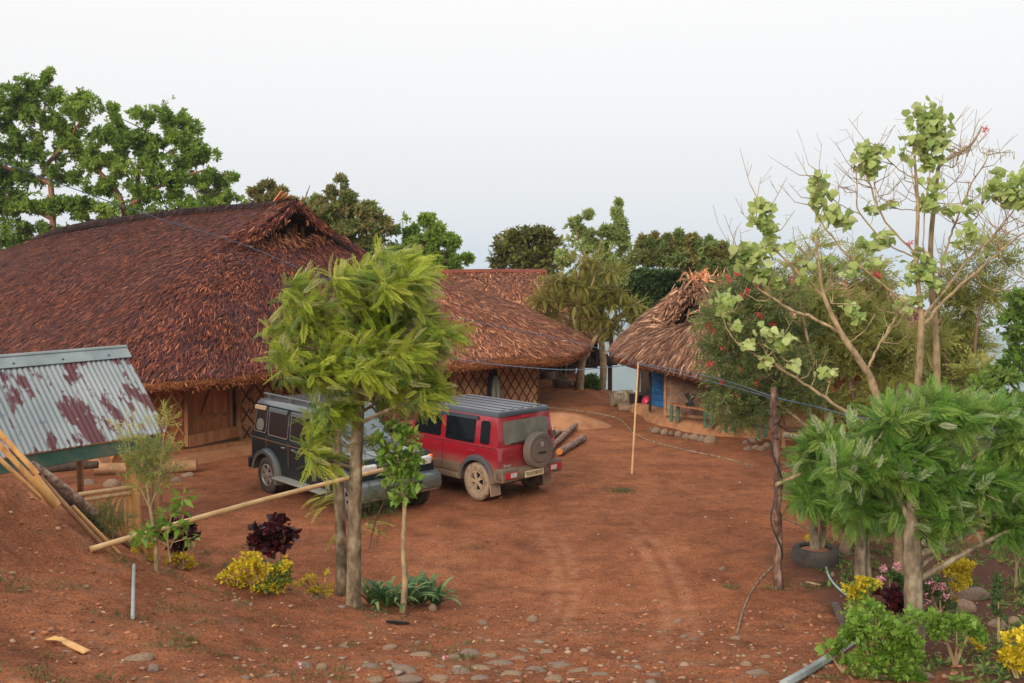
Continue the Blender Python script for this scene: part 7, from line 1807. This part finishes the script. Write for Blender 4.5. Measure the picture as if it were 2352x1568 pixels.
ground_line('rope', 'long thin rope lying across the yard from the red car to the post', 'rope', [(1262, 936), (1340, 945), (1420, 962), (1455, 995), (1500, 1015), (1580, 1035), (1660, 1052), (1730, 1072)], .014, 'bark_pale', 50)
ground_line('rope', 'thin grey cord curving on the ground from the crooked post towards the viewer', 'rope', [(1776, 1300), (1735, 1345), (1708, 1400), (1693, 1455), (1690, 1462)], .012, 'bark_pale')
ground_line('hose', 'pale green hose curving down beside the tyre planter', 'hose', [(1893, 1262), (1896, 1300), (1906, 1332), (1928, 1358), (1960, 1382), (1985, 1398)], .016, 'hose', 24, .02)
ground_line('drain_pipe', 'thick grey pipe lying at the bottom right corner of the yard', 'pipe', [(1800, 1580), (1850, 1552), (1900, 1520), (1960, 1478)], .045, 'pvc', 16)
ground_line('pipe', 'short dark green hose piece at the bottom right of the garden', 'hose', [(2245, 1532), (2310, 1550)], .012, 'green_paint', 6)
a = on_ground(305, 1425); b_ = on_ground(308, 1304)
mb = MB(); mb.tube([a + Vector((0, 0, .03)), a.lerp(b_, .5) + Vector((.0, 0, .05)), b_ + Vector((0, 0, .03))], .018, 8); tag(mb.build('conduit', M['pvc']), 'straight grey plastic conduit lying on the bare bank', 'pipe')
def plank(name, label, cat, u0, v0, u1, v1, w, h, mat, lift=.01):
    a = on_ground(u0, v0); b_ = on_ground(u1, v1); mb = MB(); mb.bar(a + Vector((0, 0, h / 2 + lift)), b_ + Vector((0, 0, h / 2 + lift)), w, h); return tag(mb.build(name, mat, bevel=.003), label, cat)
plank('plank', 'grey weathered plank on the ground at the edge of the garden', 'plank', 1916, 1388, 1950, 1462, .10, .03, M['bark_dark'])
plank('bamboo_chip', 'flat yellow bamboo splinter at the bottom left', 'splinter', 132, 1470, 200, 1502, .07, .012, M['bamboo'])
tag(bpy.data.objects['bamboo_chip'], None)
plank('dry_sheath', 'dry curled pale sheath lying beside the golden green shrub', 'dry leaf', 1852, 1338, 1885, 1346, .05, .012, M['bark_tan'])
plank('dark_stick', 'short blackened stick in front of the strap leaved clump', 'stick', 888, 1432, 938, 1436, .035, .03, M['black'])
g = on_ground(102, 1474); leaves('fallen_leaf', tm_oval(.3), np.array([tuple(g + Vector((0, 0, .02)))]), np.array([[1., .2, .0]]), np.array([[0, 0, 1.]]), [.16], np.array([.9]), mat_flat('dry_yellow', (.62, .36, .10), .7), None); tag(bpy.data.objects['fallen_leaf'], 'big curled yellow dead leaf left of the bamboo splinter', 'leaf')

# logs beside the red car
def lg(name, label, u0, v0, u1, v1, r_, mat, cut=None, group='cut logs by the red car', lift=0.0):
    a = G(u0, v0, r_ + lift); b_ = G(u1, v1, r_ + lift); d__ = (b_ - a); rng = random.Random(int(u0)); pts = []; rr = []
    for i in range(9):
        t = i / 8; pts.append(a + d__ * t + Vector((0, 0, rng.uniform(-.01, .015)))); rr.append(r_ * rng.uniform(.92, 1.08))
    t_ = thing(name, label, 'log', tuple(a), 0, group)
    mb = MB(); mb.tube(pts, rr, 12, True, .05, rng); mb.build('bark', mat, t_, auto=R(60))
    if cut:
        dn_ = d__.normalized(); mb = MB(); mb.tube([a - dn_ * .012, a - dn_ * .002], [r_ * .9, r_ * .9], 12); mb.build('cut_end', M['cut_wood'], t_)
lg('log', 'short mottled log with a bright orange cut end, nearest the red car', 1285, 1037, 1340, 1006, .085, M['bark_birchy'], True)
lg('log', 'longer mottled log lying slantwise behind the red car', 1262, 1030, 1332, 966, .072, M['bark_birchy'], None, lift=.02)
lg('log', 'short thick mottled log tucked against the back of the red car', 1248, 1012, 1284, 992, .08, M['bark_birchy'])
lg('log', 'thin dark branch lying behind the mottled logs', 1272, 983, 1352, 970, .035, M['bark_dark'])
# earth mound behind the red car
mb = MB(); c = G(1285, 975); V = []; F = []; nu, nv = 24, 8
for j in range(nv + 1):
    for i in range(nu):
        a_ = 2 * math.pi * i / nu; t = j / nv; V.append((c.x + math.cos(a_) * 1.5 * (1 - t), c.y + math.sin(a_) * .9 * (1 - t), -.05 + .38 * math.sin(t * math.pi / 2)))
for j in range(nv):
    for i in range(nu): F.append((j * nu + i, j * nu + (i + 1) % nu, (j + 1) * nu + (i + 1) % nu, (j + 1) * nu + i))
mb.add(V, F); tag(mb.build('earth_mound', M['plinth'], smooth=True), None, None, None, 'structure')

# benches with boots
def bench(label, uL, vL, uR, vR, dpth):
    a = G(uL, vL, .70); b_ = G(uR, vR, .70); d_ = (b_ - a).normalized(); n_ = Vector((d_.y, -d_.x, 0))
    t_ = thing('bench', label, 'bench', (a.x, a.y, .25), 0, 'benches along the hut wall')
    mb = MB(); mb.bar(a - n_ * .14, b_ - n_ * .14, .30, .035); mb.build('seat', M['wood'], t_)
    for s_ in (.04, .96):
        for k in (-.02, -.26):
            p_ = a.lerp(b_, s_) + n_ * k; mb = MB(); mb.tube([(p_.x, p_.y, .24), (p_.x, p_.y, .69)], .045, 9); mb.build('leg', M['bamboo_green'], t_)
    return a, b_, n_
aa, bb, nn3 = bench('bench on green legs against the woven wall, with black boots on it', 1538, 928, 1622, 942, .3)
bench('second bench on green legs, mostly hidden by the drooping needle leaved tree', 1664, 950, 1745, 964, .3)
def boot_pair(label, c, lean):
    t_ = thing('boots', label, 'boots', tuple(c))
    for k in (0, 1):
        o_ = Vector((.11 * k, 0, 0)); mb = MB(); mb.tube([c + o_, c + o_ + Vector((lean * (1 - 2 * k) * .10, .02, .16)), c + o_ + Vector((lean * (1 - 2 * k) * .2, .03, .30))], [.05, .05, .062], 10); mb.box(c + o_ + Vector((-.03, -.07, .035)), (.09, .2, .07)); mb.build('boot', M['black'], t_)
boot_pair('pair of black rubber boots leaning together on the bench', aa.lerp(bb, .42) - nn3 * .14 + Vector((0, 0, .02)), .8)
boot_pair('dark brown pair of boots at the right end of the bench', aa.lerp(bb, .93) - nn3 * .14 + Vector((0, 0, .02)), .1)

# blue water tank
c = P(1548, 940, 29.3); zt = .15
tk_ = thing('water_tank', 'blue ribbed plastic water tank behind the hut corner', 'water tank', (c.x, c.y, zt))
mb = MB(); rT = .66; prof = [(rT, 0)]
z = .05
while z < 1.45: prof += [(rT, z), (rT - .018, z + .02), (rT - .018, z + .05), (rT, z + .07), (rT, z + .17)]; z += .18
prof += [(rT, 1.50), (rT * .93, 1.58), (rT * .6, 1.70), (rT * .32, 1.76), (rT * .32, 1.86), (.01, 1.88)]
mb.lathe(prof, 40, 'z', (c.x, c.y, zt)); mb.build('tank_body', mat_wear('tank_blue', (.010, .10, .27), (.02, .15, .36), 3, .4, 0), tk_, auto=R(30))
# lettering on the tank, facing the yard
ang = math.atan2(-c.y, -c.x) - .42
txt = text_obj('lettering', 'Royal', .27, mat_flat('white_ink', (.8, .8, .78), .6), tk_, (0, 0, 0), (0, 0, 0), .002)
vs_ = txt.data.vertices
for v_ in vs_:
    a_ = ang + v_.co.x / rT; rr_ = rT + .004 + max(0, v_.co.z); zz = 1.17 + v_.co.y
    v_.co = Vector((math.cos(a_) * rr_, math.sin(a_) * rr_, zz))
# things in the corner by the tank
def put(o, label, cat, group=None): return tag(o, label, cat, group)
c = G(1487, 925, .0)
mb = MB(); mb.box((c.x, c.y + .6, .55), (.55, .10, .85), Matrix.Rotation(.06, 3, 'X')); put(mb.build('concrete_slab', M['dark_wood'], bevel=.02), 'upright dark slab standing left of the blue tank', 'slab')
c = G(1472, 945, 0); 
mb = MB(); mb.lathe([(.14, 0), (.2, .42), (.21, .44), (.185, .44), (.12, .06), (.01, .05)], 22, 'z', (c.x - .12, c.y + .3, .02)); put(mb.build('bucket', M['black'], auto=R(40)), 'black bucket beside the pink pot', 'bucket')
mb = MB(); mb.lathe([(.05, 0), (.14, .06), (.17, .15), (.14, .25), (.07, .29), (.08, .33), (.01, .33)], 22, 'z', (c.x + .2, c.y + .1, .12)); put(mb.build('water_pot', mat_flat('pink_plastic', (.62, .03, .09), .35), auto=R(60)), 'round bright pink water pot', 'pot')
rs = np.random.RandomState(12)
c = G(1507, 946, 0); mb = MB(); V = []; F = []; nu, nv = 20, 9
for j in range(nv + 1):
    for i in range(nu):
        a_ = 2 * math.pi * i / nu; t = j / nv; rr_ = (.42 * math.cos(t * math.pi / 2) ** .6) * (1 + .18 * math.sin(a_ * 3 + j) + rs.uniform(-.05, .05)); V.append((c.x + math.cos(a_) * rr_, c.y + .35 + math.sin(a_) * rr_, .05 + .72 * t + rs.uniform(-.03, .03)))
for j in range(nv):
    for i in range(nu): F.append((j * nu + i, j * nu + (i + 1) % nu, (j + 1) * nu + (i + 1) % nu, (j + 1) * nu + i))
F.append(tuple(nv * nu + i for i in range(nu))); mb.add(V, F); put(mb.build('covered_heap', M['cloth_black'], smooth=True), 'heap under black sheeting between the tank and the hut corner', 'heap')
rod('iron_pole', 'dark upright pole in front of the blue tank', 'pole', [(1493, 945, 3.5, 28), (1494, 820, 3, 28)], M['black'], 7)
rod('standpipe', 'thin grey upright pipe left of the dark slab', 'pipe', [(1470, 900, 1.5, 29), (1473, 850, 1.5, 29), (1478, 842, 1.5, 29), (1490, 856, 1.3, 29)], M['pvc'], 6)
mb = MB(); c = G(1405, 934); mb.tube([c + Vector((0, 0, .24)), c + Vector((.62, .18, .26))], [.25, .235], 16, True, .04); put(mb.build('wood_block', M['bark_pale'], auto=R(50)), 'thick short pale tree section lying at the end of the path', 'log')
mb = MB(); c = G(1433, 934); mb.tube([c + Vector((.1, .1, .24)), c + Vector((.22, .14, .24))], [.24, .24], 14, True, .05); put(mb.build('wood_block', M['bark_dark'], auto=R(50)), 'darker thin tree slice leaning on the pale section', 'log')
mb = MB(); c = G(1459, 942); mb.box((c.x, c.y, .1), (1.0, .5, .16)); put(mb.build('stone_step', M['stone'], bevel=.04), 'low flat stone step in front of the black bucket', 'step')
mb = MB(); c = G(1233, 922, .55); mb.lathe([(.01, 0), (.09, .02), (.12, .09), (.1, .18), (.04, .22), (.01, .22)], 16, 'z', (c.x + .15, c.y, .25)); put(mb.build('yellow_can', mat_flat('yellow_plastic', (.75, .40, .02), .4), auto=R(60)), 'small yellow container at the corner of the lattice wall', 'container')
rod('fallen_bamboo', 'bundle end of pale sticks along the edge of the ridge', 'sticks', [(1340, 904, 3, 33.6), (1400, 909, 3, 33.6), (1455, 903, 3, 33.8)], M['bamboo_pale'], 6)
# tyre planters
def planter(label, u, v, r_px, mat, soil=True, h=.24, Y=None, name='tyre_planter', cat='planter'):
    c = on_ground(u, v); r_ = r_px * c.y / 2352
    t_ = thing(name, label, cat, tuple(c)); mb = MB()
    mb.lathe([(r_ * .9, -.03), (r_, .03), (r_ * 1.02, h * .5), (r_, h * .85), (r_ * .93, h), (r_ * .72, h * 1.02), (r_ * .68, h * .9)], 36, 'z', tuple(c), caps=False); mb.build('tyre', mat, t_, auto=R(50))
    mb = MB(); mb.lathe([(r_ * .74, h * .80), (r_ * .4, h * .9), (.01, h * .95)], 24, 'z', tuple(c), caps=False); mb.build('soil', M['earth_dark'], t_, auto=R(60))
    return c
M['earth_dark'] = mat_wear('earth_dark', (.16, .06, .03), (.28, .12, .06), 9, .95, .01)
cpl = planter('dark tyre planter with a tree stump and a golden plant in it', 1872, 1293, 53, M['rubber'])
planter('grey stone ringed planter under the far feathery acacia', 1291, 886, 22, M['stone_grey'], name='stone_planter')
planter('grey stone ringed planter further left between the two houses', 1258, 868, 18, M['stone_grey'], name='stone_planter')
t_ = thing('pollarded_tree', 'forked pale tree stem growing out of the tyre planter', 'tree', tuple(cpl)); mb = MB()
add_limb(mb, [(1872, 1282, 12, cpl.y), (1870, 1230, 10, cpl.y), (1868, 1160, 9, cpl.y), (1872, 1080, 7, cpl.y)], None, 10, .07); add_limb(mb, [(1882, 1275, 9, cpl.y + .1), (1890, 1225, 8, cpl.y + .1), (1894, 1160, 7, cpl.y + .1), (1905, 1080, 5, cpl.y + .1)], None, 9, .07)
mb.build('trunk', M['bark_pale'], t_)
rs = np.random.RandomState(60); pc, _ = blob_points([B(1880, 1070, 34, 24, cpl.y, .3), B(1860, 1110, 30, 20, cpl.y, .3), B(1905, 1110, 30, 22, cpl.y, .3)], 260, rs)
leaves('crown', RF[0], pc, rs.normal(0, .6, pc.shape) + np.array([-.1, -.2, .1]), rs.normal(0, .5, pc.shape) + np.array([0, 0, 1.]), rs.uniform(.18, .34, len(pc)), rs.rand(len(pc)), ML['shrub_green'], t_)
for uu in (1278, 1292, 1303):
    pass
t_ = thing('planter_shrub', 'group of thin pale stems growing from the stone ringed planter', 'shrub', tuple(on_ground(1291, 882))); mb = MB(); Yp = on_ground(1291, 886).y
for u0, u1 in ((1284, 1270), (1290, 1286), (1297, 1304)): add_limb(mb, [(u0, 876, 2.5, Yp), ((u0 + u1) / 2, 845, 2, Yp), (u1, 815, 1.5, Yp)], None, 6)
mb.build('stem', M['bark_pale'], t_)
rs = np.random.RandomState(61); pc, _ = blob_points([B(1268, 812, 16, 12, Yp, .3), B(1300, 810, 18, 14, Yp, .3)], 200, rs)
leaves('crown', W6[1], pc, rs.normal(0, .8, pc.shape), rs.normal(0, .8, pc.shape), rs.uniform(.1, .2, len(pc)), rs.rand(len(pc)), ML['mid'], t_)

# ------------------------------------------------------------------ stones
def stone_mesh(name, seed, n=2):
    bm = bmesh.new(); bmesh.ops.create_icosphere(bm, subdivisions=n, radius=1.0)
    for v in bm.verts:
        d = noise.noise(v.co * 1.1 + Vector((seed * 3.7, 0, 0))) * .35 + noise.noise(v.co * 2.6 + Vector((seed * 3.7, 5, 0))) * .16
        v.co *= 1 + d
        v.co.x += v.co.y * noise.noise(Vector((seed * 9.1, 0, 0))) * .5
        if v.co.z < -.45: v.co.z = -.45 - (v.co.z + .45) * -.2
    me = bpy.data.meshes.new(name); bm.to_mesh(me); bm.free(); me.polygons.foreach_set('use_smooth', np.ones(len(me.polygons), dtype=bool)); return me
SM = []
for i in range(6):
    me = stone_mesh('stone', i, 3); me.materials.append(M['stone'] if i % 2 else M['stone_grey']); SM.append(me)
def stone(label, u, v, rx, rz_, seed, group=None, asp=.7, mesh=None, name='stone', Y=None, sink=.25, gpos=None):
    c = gpos if gpos is not None else on_ground(u, v); k = c.y / 2352; r_ = random.Random(seed)
    o = bpy.data.objects.new(name, SM[mesh if mesh is not None else seed % 6]); COL.objects.link(o)
    h = rz_ * k * 1.15
    o.location = c + Vector((0, 0, h * (.45 - sink))); o.scale = (rx * k * r_.uniform(.9, 1.25), rx * k * r_.uniform(.45, .9) * asp * 1.3, h); o.rotation_euler = (0, 0, r_.uniform(-.5, .5))
    return tag(o, label, 'stone', group)
cob = [(850, 1533, 26, 8), (895, 1521, 14, 5), (925, 1537, 34, 10), (968, 1506, 30, 10), (1010, 1532, 18, 6), (1040, 1512, 22, 7), (1080, 1500, 26, 9), (1125, 1508, 24, 8), (1060, 1543, 30, 9), (1105, 1535, 28, 8), (1150, 1525, 32, 9), (1190, 1515, 24, 7), (1230, 1540, 30, 9), (1175, 1550, 34, 9), (1285, 1528, 34, 8), (1330, 1540, 24, 7), (1380, 1550, 26, 6), (1270, 1562, 30, 8), (1105, 1560, 30, 8), (1010, 1558, 26, 8), (935, 1560, 34, 9), (860, 1562, 28, 8), (1200, 1494, 16, 6), (1255, 1500, 20, 6), (700, 1530, 22, 10), (740, 1535, 18, 12), (790, 1486, 14, 9), (318, 1515, 38, 14), (960, 1478, 8, 5), (895, 1488, 22, 7), (1110, 1470, 16, 5), (1440, 1533, 26, 6), (1500, 1550, 22, 5), (620, 1556, 26, 8), (560, 1558, 18, 6)]
for i, (u, v, a_, b2) in enumerate(cob):
    lab = 'grey brown cobble half sunk in the earth along the bottom of the slope'
    if (u, v) == (318, 1515): lab = 'large flat oval stone at the bottom left, a small orange stone beside it'
    elif (u, v) == (700, 1530): lab = 'brown rounded stone behind the pink petal at the lower left'
    elif (u, v) == (740, 1535): lab = 'grey rounded stone touching the brown one behind the pink petal'
    elif (u, v) == (790, 1486): lab = 'lone round pebble above the row of cobbles, left of the middle'
    if a_ > 12: stone(lab, u, v, a_ * .85, b2 * .85, i, sink=.42, group=None if lab[0] in 'lb' and 'cobble' not in lab else ('cobbles along the bottom of the slope' if 'cobble half' in lab else None))
    else: stone(lab, u, v, a_, b2, i, 'cobbles along the bottom of the slope' if 'cobble half' in lab else None)
for i, (u, v, a_, b2, lab) in enumerate(((352, 1538, 18, 10, 'small orange stone touching the large flat oval stone'), (1222, 1426, 14, 9, 'round stone on the slope below the strap leaved clump'), (1110, 1434, 12, 8, 'rounded stone right of the strap leaved clump'), (994, 1400, 12, 10, 'pale stone at the right foot of the strap leaved clump'),
        (1660, 1307, 8, 5, 'small pale stone alone in the middle of the yard'), (1690, 1468, 12, 6, 'dark small stone beside the end of the grey cord'), (1572, 1465, 9, 6, 'dark stone in the stony patch of the yard'), (1556, 1430, 12, 6, 'flat grey stone at the top of the stony patch'), (1595, 1470, 9, 5, 'brownish stone at the right of the stony patch'), (1715, 1530, 16, 9, 'brown stone near the lower end of the grey cord'), (1740, 1548, 24, 9, 'elongated reddish stone close to the bottom edge'), (1760, 1512, 12, 7, 'reddish lump of earth left of the big grey pipe'),
        (2232, 1375, 34, 20, 'large pale boulder beside the flat-topped golden shrub'), (2212, 1402, 30, 16, 'second pale boulder just below the largest one'), (2292, 1440, 22, 14, 'greyish boulder behind the slim dark green plant'), (2330, 1432, 16, 12, 'small pale boulder at the right edge of the garden'), (2085, 1272, 26, 12, 'pinkish flat boulder behind the thick stem'), (1940, 1275, 14, 24, 'upright pale slab stone between the planter and the garden stems'), (2120, 1560, 24, 12, 'grey stone at the foot of the thick stem'), (1912, 1322, 6, 6, 'small round orange stone below the pale hose'))):
    stone(lab, u, v, a_, b2, 40 + i, 'boulders in the garden' if 'boulder' in lab else None)
for i, (u, v, a_) in enumerate(((1512, 986, 9), (1530, 990, 9), (1546, 992, 7), (1562, 995, 9), (1580, 999, 8), (1598, 1002, 10), (1616, 1006, 10), (1634, 1010, 13), (1500, 982, 6))):
    stone(('first', 'second', 'third', 'fourth', 'fifth', 'sixth', 'seventh', 'eighth and largest', 'extra small')[i] + (' stone from the left in the row edging the hut platform' if i < 8 else ' stone starting the row at the left end of the hut platform'), u, v, a_, a_ * .85, 70 + i, 'stones edging the hut platform', gpos=G(u - 4, v + 5, .04))
for i, (u, v, a_) in enumerate(((1718, 1024, 10), (1735, 1021, 9), (1750, 1024, 10), (1760, 1016, 9), (1728, 1014, 8), (1745, 1012, 8), (1712, 1018, 6))):
    stone('tan stone in the small pile at the edge of the yard near the hut', u, v, a_, a_ * .8, 80 + i, 'small stone pile near the hut', gpos=G(u, v + 10, .0) + Vector((0, 0, .0 if i < 4 else .12)))
for i, (u, v, a_, lab) in enumerate(((205, 1108, 18, 'leftmost flat stone in front of the long pale log'), (258, 1112, 22, 'wide flat stone in front of the long pale log, nearest the shed post'), (405, 1100, 14, 'stone under the right end of the long pale log'), (432, 1088, 12, 'small stone at the tip of the long pale log'))):
    stone(lab, u, v, a_, a_ * .6, 90 + i, 'stones below the long pale log', gpos=G(u, v + 6, .0))
rs = np.random.RandomState(7)
for i, (u, v) in enumerate(((685, 1536), (822, 1543), (1017, 1519))):
    g = on_ground(u, v); n_ = 9
    o = leaves('pink_petal', tm_oval(.4), np.array(g)[None] + np.abs(rs.normal(0, .012, (n_, 3))) + np.array([0, 0, .02]), rs.normal(0, 1, (n_, 3)), rs.normal(0, 1, (n_, 3)), rs.uniform(.02, .035, n_), rs.rand(n_), ML['pink'], None)
    tag(o, ('bright pink blossom fallen in front of two rounded stones', 'pink blossom fallen left of the large flat cobble', 'small pink blossom fallen among the middle cobbles')[i], 'blossom', 'fallen pink blossoms')

# ------------------------------------------------------------------ loose gravel, litter and grass on the sheet
rs = np.random.RandomState(21)
def scatter_xy(n, xr, yr, dens=None):
    x = rs.uniform(*xr, n); y = rs.uniform(*yr, n)
    if dens is not None:
        k = rs.rand(n) < dens(x, y); x, y = x[k], y[k]
    return x, y, ground_z(x, y)
def near_d(x, y):
    yc = np.interp(x, _cx, _cy); return np.where(y < yc + .3, .9, .16 + .25 * (wav(x, y, 1.1) > .6)) * np.clip(1.3 - y / 22, .1, 1)
ico = bmesh.new(); bmesh.ops.create_icosphere(ico, subdivisions=1, radius=1.0); iv = np.array([v.co[:] for v in ico.verts]); ifc = np.array([[v.index for v in f.verts] for f in ico.faces]); ico.free()
def gravel(name, n, size, mat, dens, xr=(-6.5, 7.5), yr=(5.5, 24)):
    x, y, z = scatter_xy(n, xr, yr, dens); N = len(x)
    s = size[0] + (size[1] - size[0]) * rs.rand(N) ** 3
    jitter = rs.uniform(.6, 1.25, (N, len(iv), 1))
    V = iv[None] * jitter * (s[:, None, None] * np.stack([rs.uniform(.8, 1.4, N), rs.uniform(.6, 1.1, N), rs.uniform(.35, .7, N)], -1)[:, None, :])
    V += np.stack([x, y, z + s * .15], -1)[:, None, :]
    F = (ifc[None] + (np.arange(N) * len(iv))[:, None, None]).reshape(-1, 3)
    o = link(name, mesh_np(name, V.reshape(-1, 3), [F], [np.repeat(rs.rand(N), len(ifc))]), mat); return tag(o, None, None, None, 'stuff')
gravel('gravel', 16000, (.006, .038), mat_rnd('gravel', [(.12, .055, .035), (.30, .11, .05), (.36, .15, .08), (.22, .17, .13), (.40, .26, .17)], .9), near_d)
gravel('stony_grit', 900, (.015, .06), mat_rnd('grit', [(.14, .11, .09), (.28, .21, .16), (.30, .14, .08)], .9), lambda x, y: np.exp(-((x - 1.7 + .1 * y) ** 2) / 2.2 - ((y - 9.3) ** 2) / 2.5) + .35 * np.exp(-((x + .6) ** 2) / 2 - ((y - 8.6) ** 2) / .8), yr=(6.5, 13))
# litter: dry bits of leaf and straw
x, y, z = scatter_xy(8000, (-6.5, 8.5), (5.5, 26), lambda x, y: near_d(x, y) * .8 + .5 * (x > 4.2) * (y < 16)); N = len(x)
o = leaves('leaf_litter', tm_oval(.16, .1, -.1), np.stack([x, y, z + .008], -1), np.stack([rs.normal(0, 1, N), rs.normal(0, 1, N), rs.normal(0, .1, N)], -1), np.tile([0, 0, 1.], (N, 1)) + rs.normal(0, .3, (N, 3)), rs.uniform(.02, .075, N), rs.rand(N), mat_rnd('litter', [(.035, .022, .016), (.12, .06, .03), (.28, .14, .06), (.52, .34, .18)], .9), None); tag(o, None, None, None, 'stuff')
# grass: short tufts
def grass_pts(list_, per=24, spread=.09):
    p = []; 
    for c in list_: p.append(np.array([c.x, c.y, 0])[None] + np.concatenate([rs.normal(0, spread, (per, 2)), np.zeros((per, 1))], 1))
    return np.concatenate(p)
cs = []
for i in range(260):
    u = rs.uniform(0, 1100); v = rs.uniform(1250, 1568)
    c = on_ground(u, v)
    if c.y < np.interp(c.x, _cx, _cy) + .2 and wav(c.x, c.y, 2.0, 1.0) > -.1: cs.append(c)
for i in range(40): cs.append(on_ground(rs.uniform(440, 620), rs.uniform(1255, 1330)))
for u, v in ((1775, 1352), (1800, 1350), (1860, 1350), (1900, 1345), (1680, 1350), (2020, 1560), (1900, 1560), (280, 1290), (870, 1405), (850, 1400)): cs += [on_ground(u + k, v + k * .2) for k in (-8, 0, 8)]
gp = grass_pts(cs, 22, .07)
pt = []
for i in range(1500):      # the green patch in the yard
    a_ = rs.uniform(0, 6.28); r_ = min(1.5, abs(rs.normal(0, .55))); g = G(1430 + 46 * math.cos(a_) * r_, 1131 + 12 * math.sin(a_) * r_); pt.append((g.x, g.y, 0))
for i in range(260):
    g = G(1075 + rs.normal(0, 26), 1256 + rs.normal(0, 7)); pt.append((g.x, g.y, 0))
gp = np.concatenate([gp, np.array(pt)]); gp[:, 2] = ground_z(gp[:, 0], gp[:, 1]); N = len(gp)
o = leaves('grass', tm_oval(.07, .02, .1), gp, np.stack([rs.normal(0, .6, N), rs.normal(0, .6, N), rs.uniform(.3, 1, N)], -1), rs.normal(0, 1, (N, 3)), np.concatenate([rs.uniform(.03, .08, N - 1760), rs.uniform(.02, .045, 1760)]), rs.rand(N), mat_leaf('grass', [(.05, .08, .025), (.12, .15, .05), (.22, .22, .09)], .3), None); tag(o, None, None, None, 'stuff')

# low weeds and ground cover in the garden
x, y, z = scatter_xy(5200, (3.2, 9.5), (7.2, 16), lambda x, y: (wav(x, y, 1.4, 2.0) > -.25) * np.clip((x - 3.6 - .1 * (y - 8)) / .8, 0, 1) * .8); N = len(x)
o = leaves('weeds', W5[0], np.stack([x, y, z + .02], -1), np.stack([rs.normal(0, .6, N), rs.normal(0, .6, N), rs.uniform(.2, 1, N)], -1), rs.normal(0, 1, (N, 3)), rs.uniform(.04, .11, N), rs.rand(N), ML['mid'], None); tag(o, None, None, None, 'stuff')
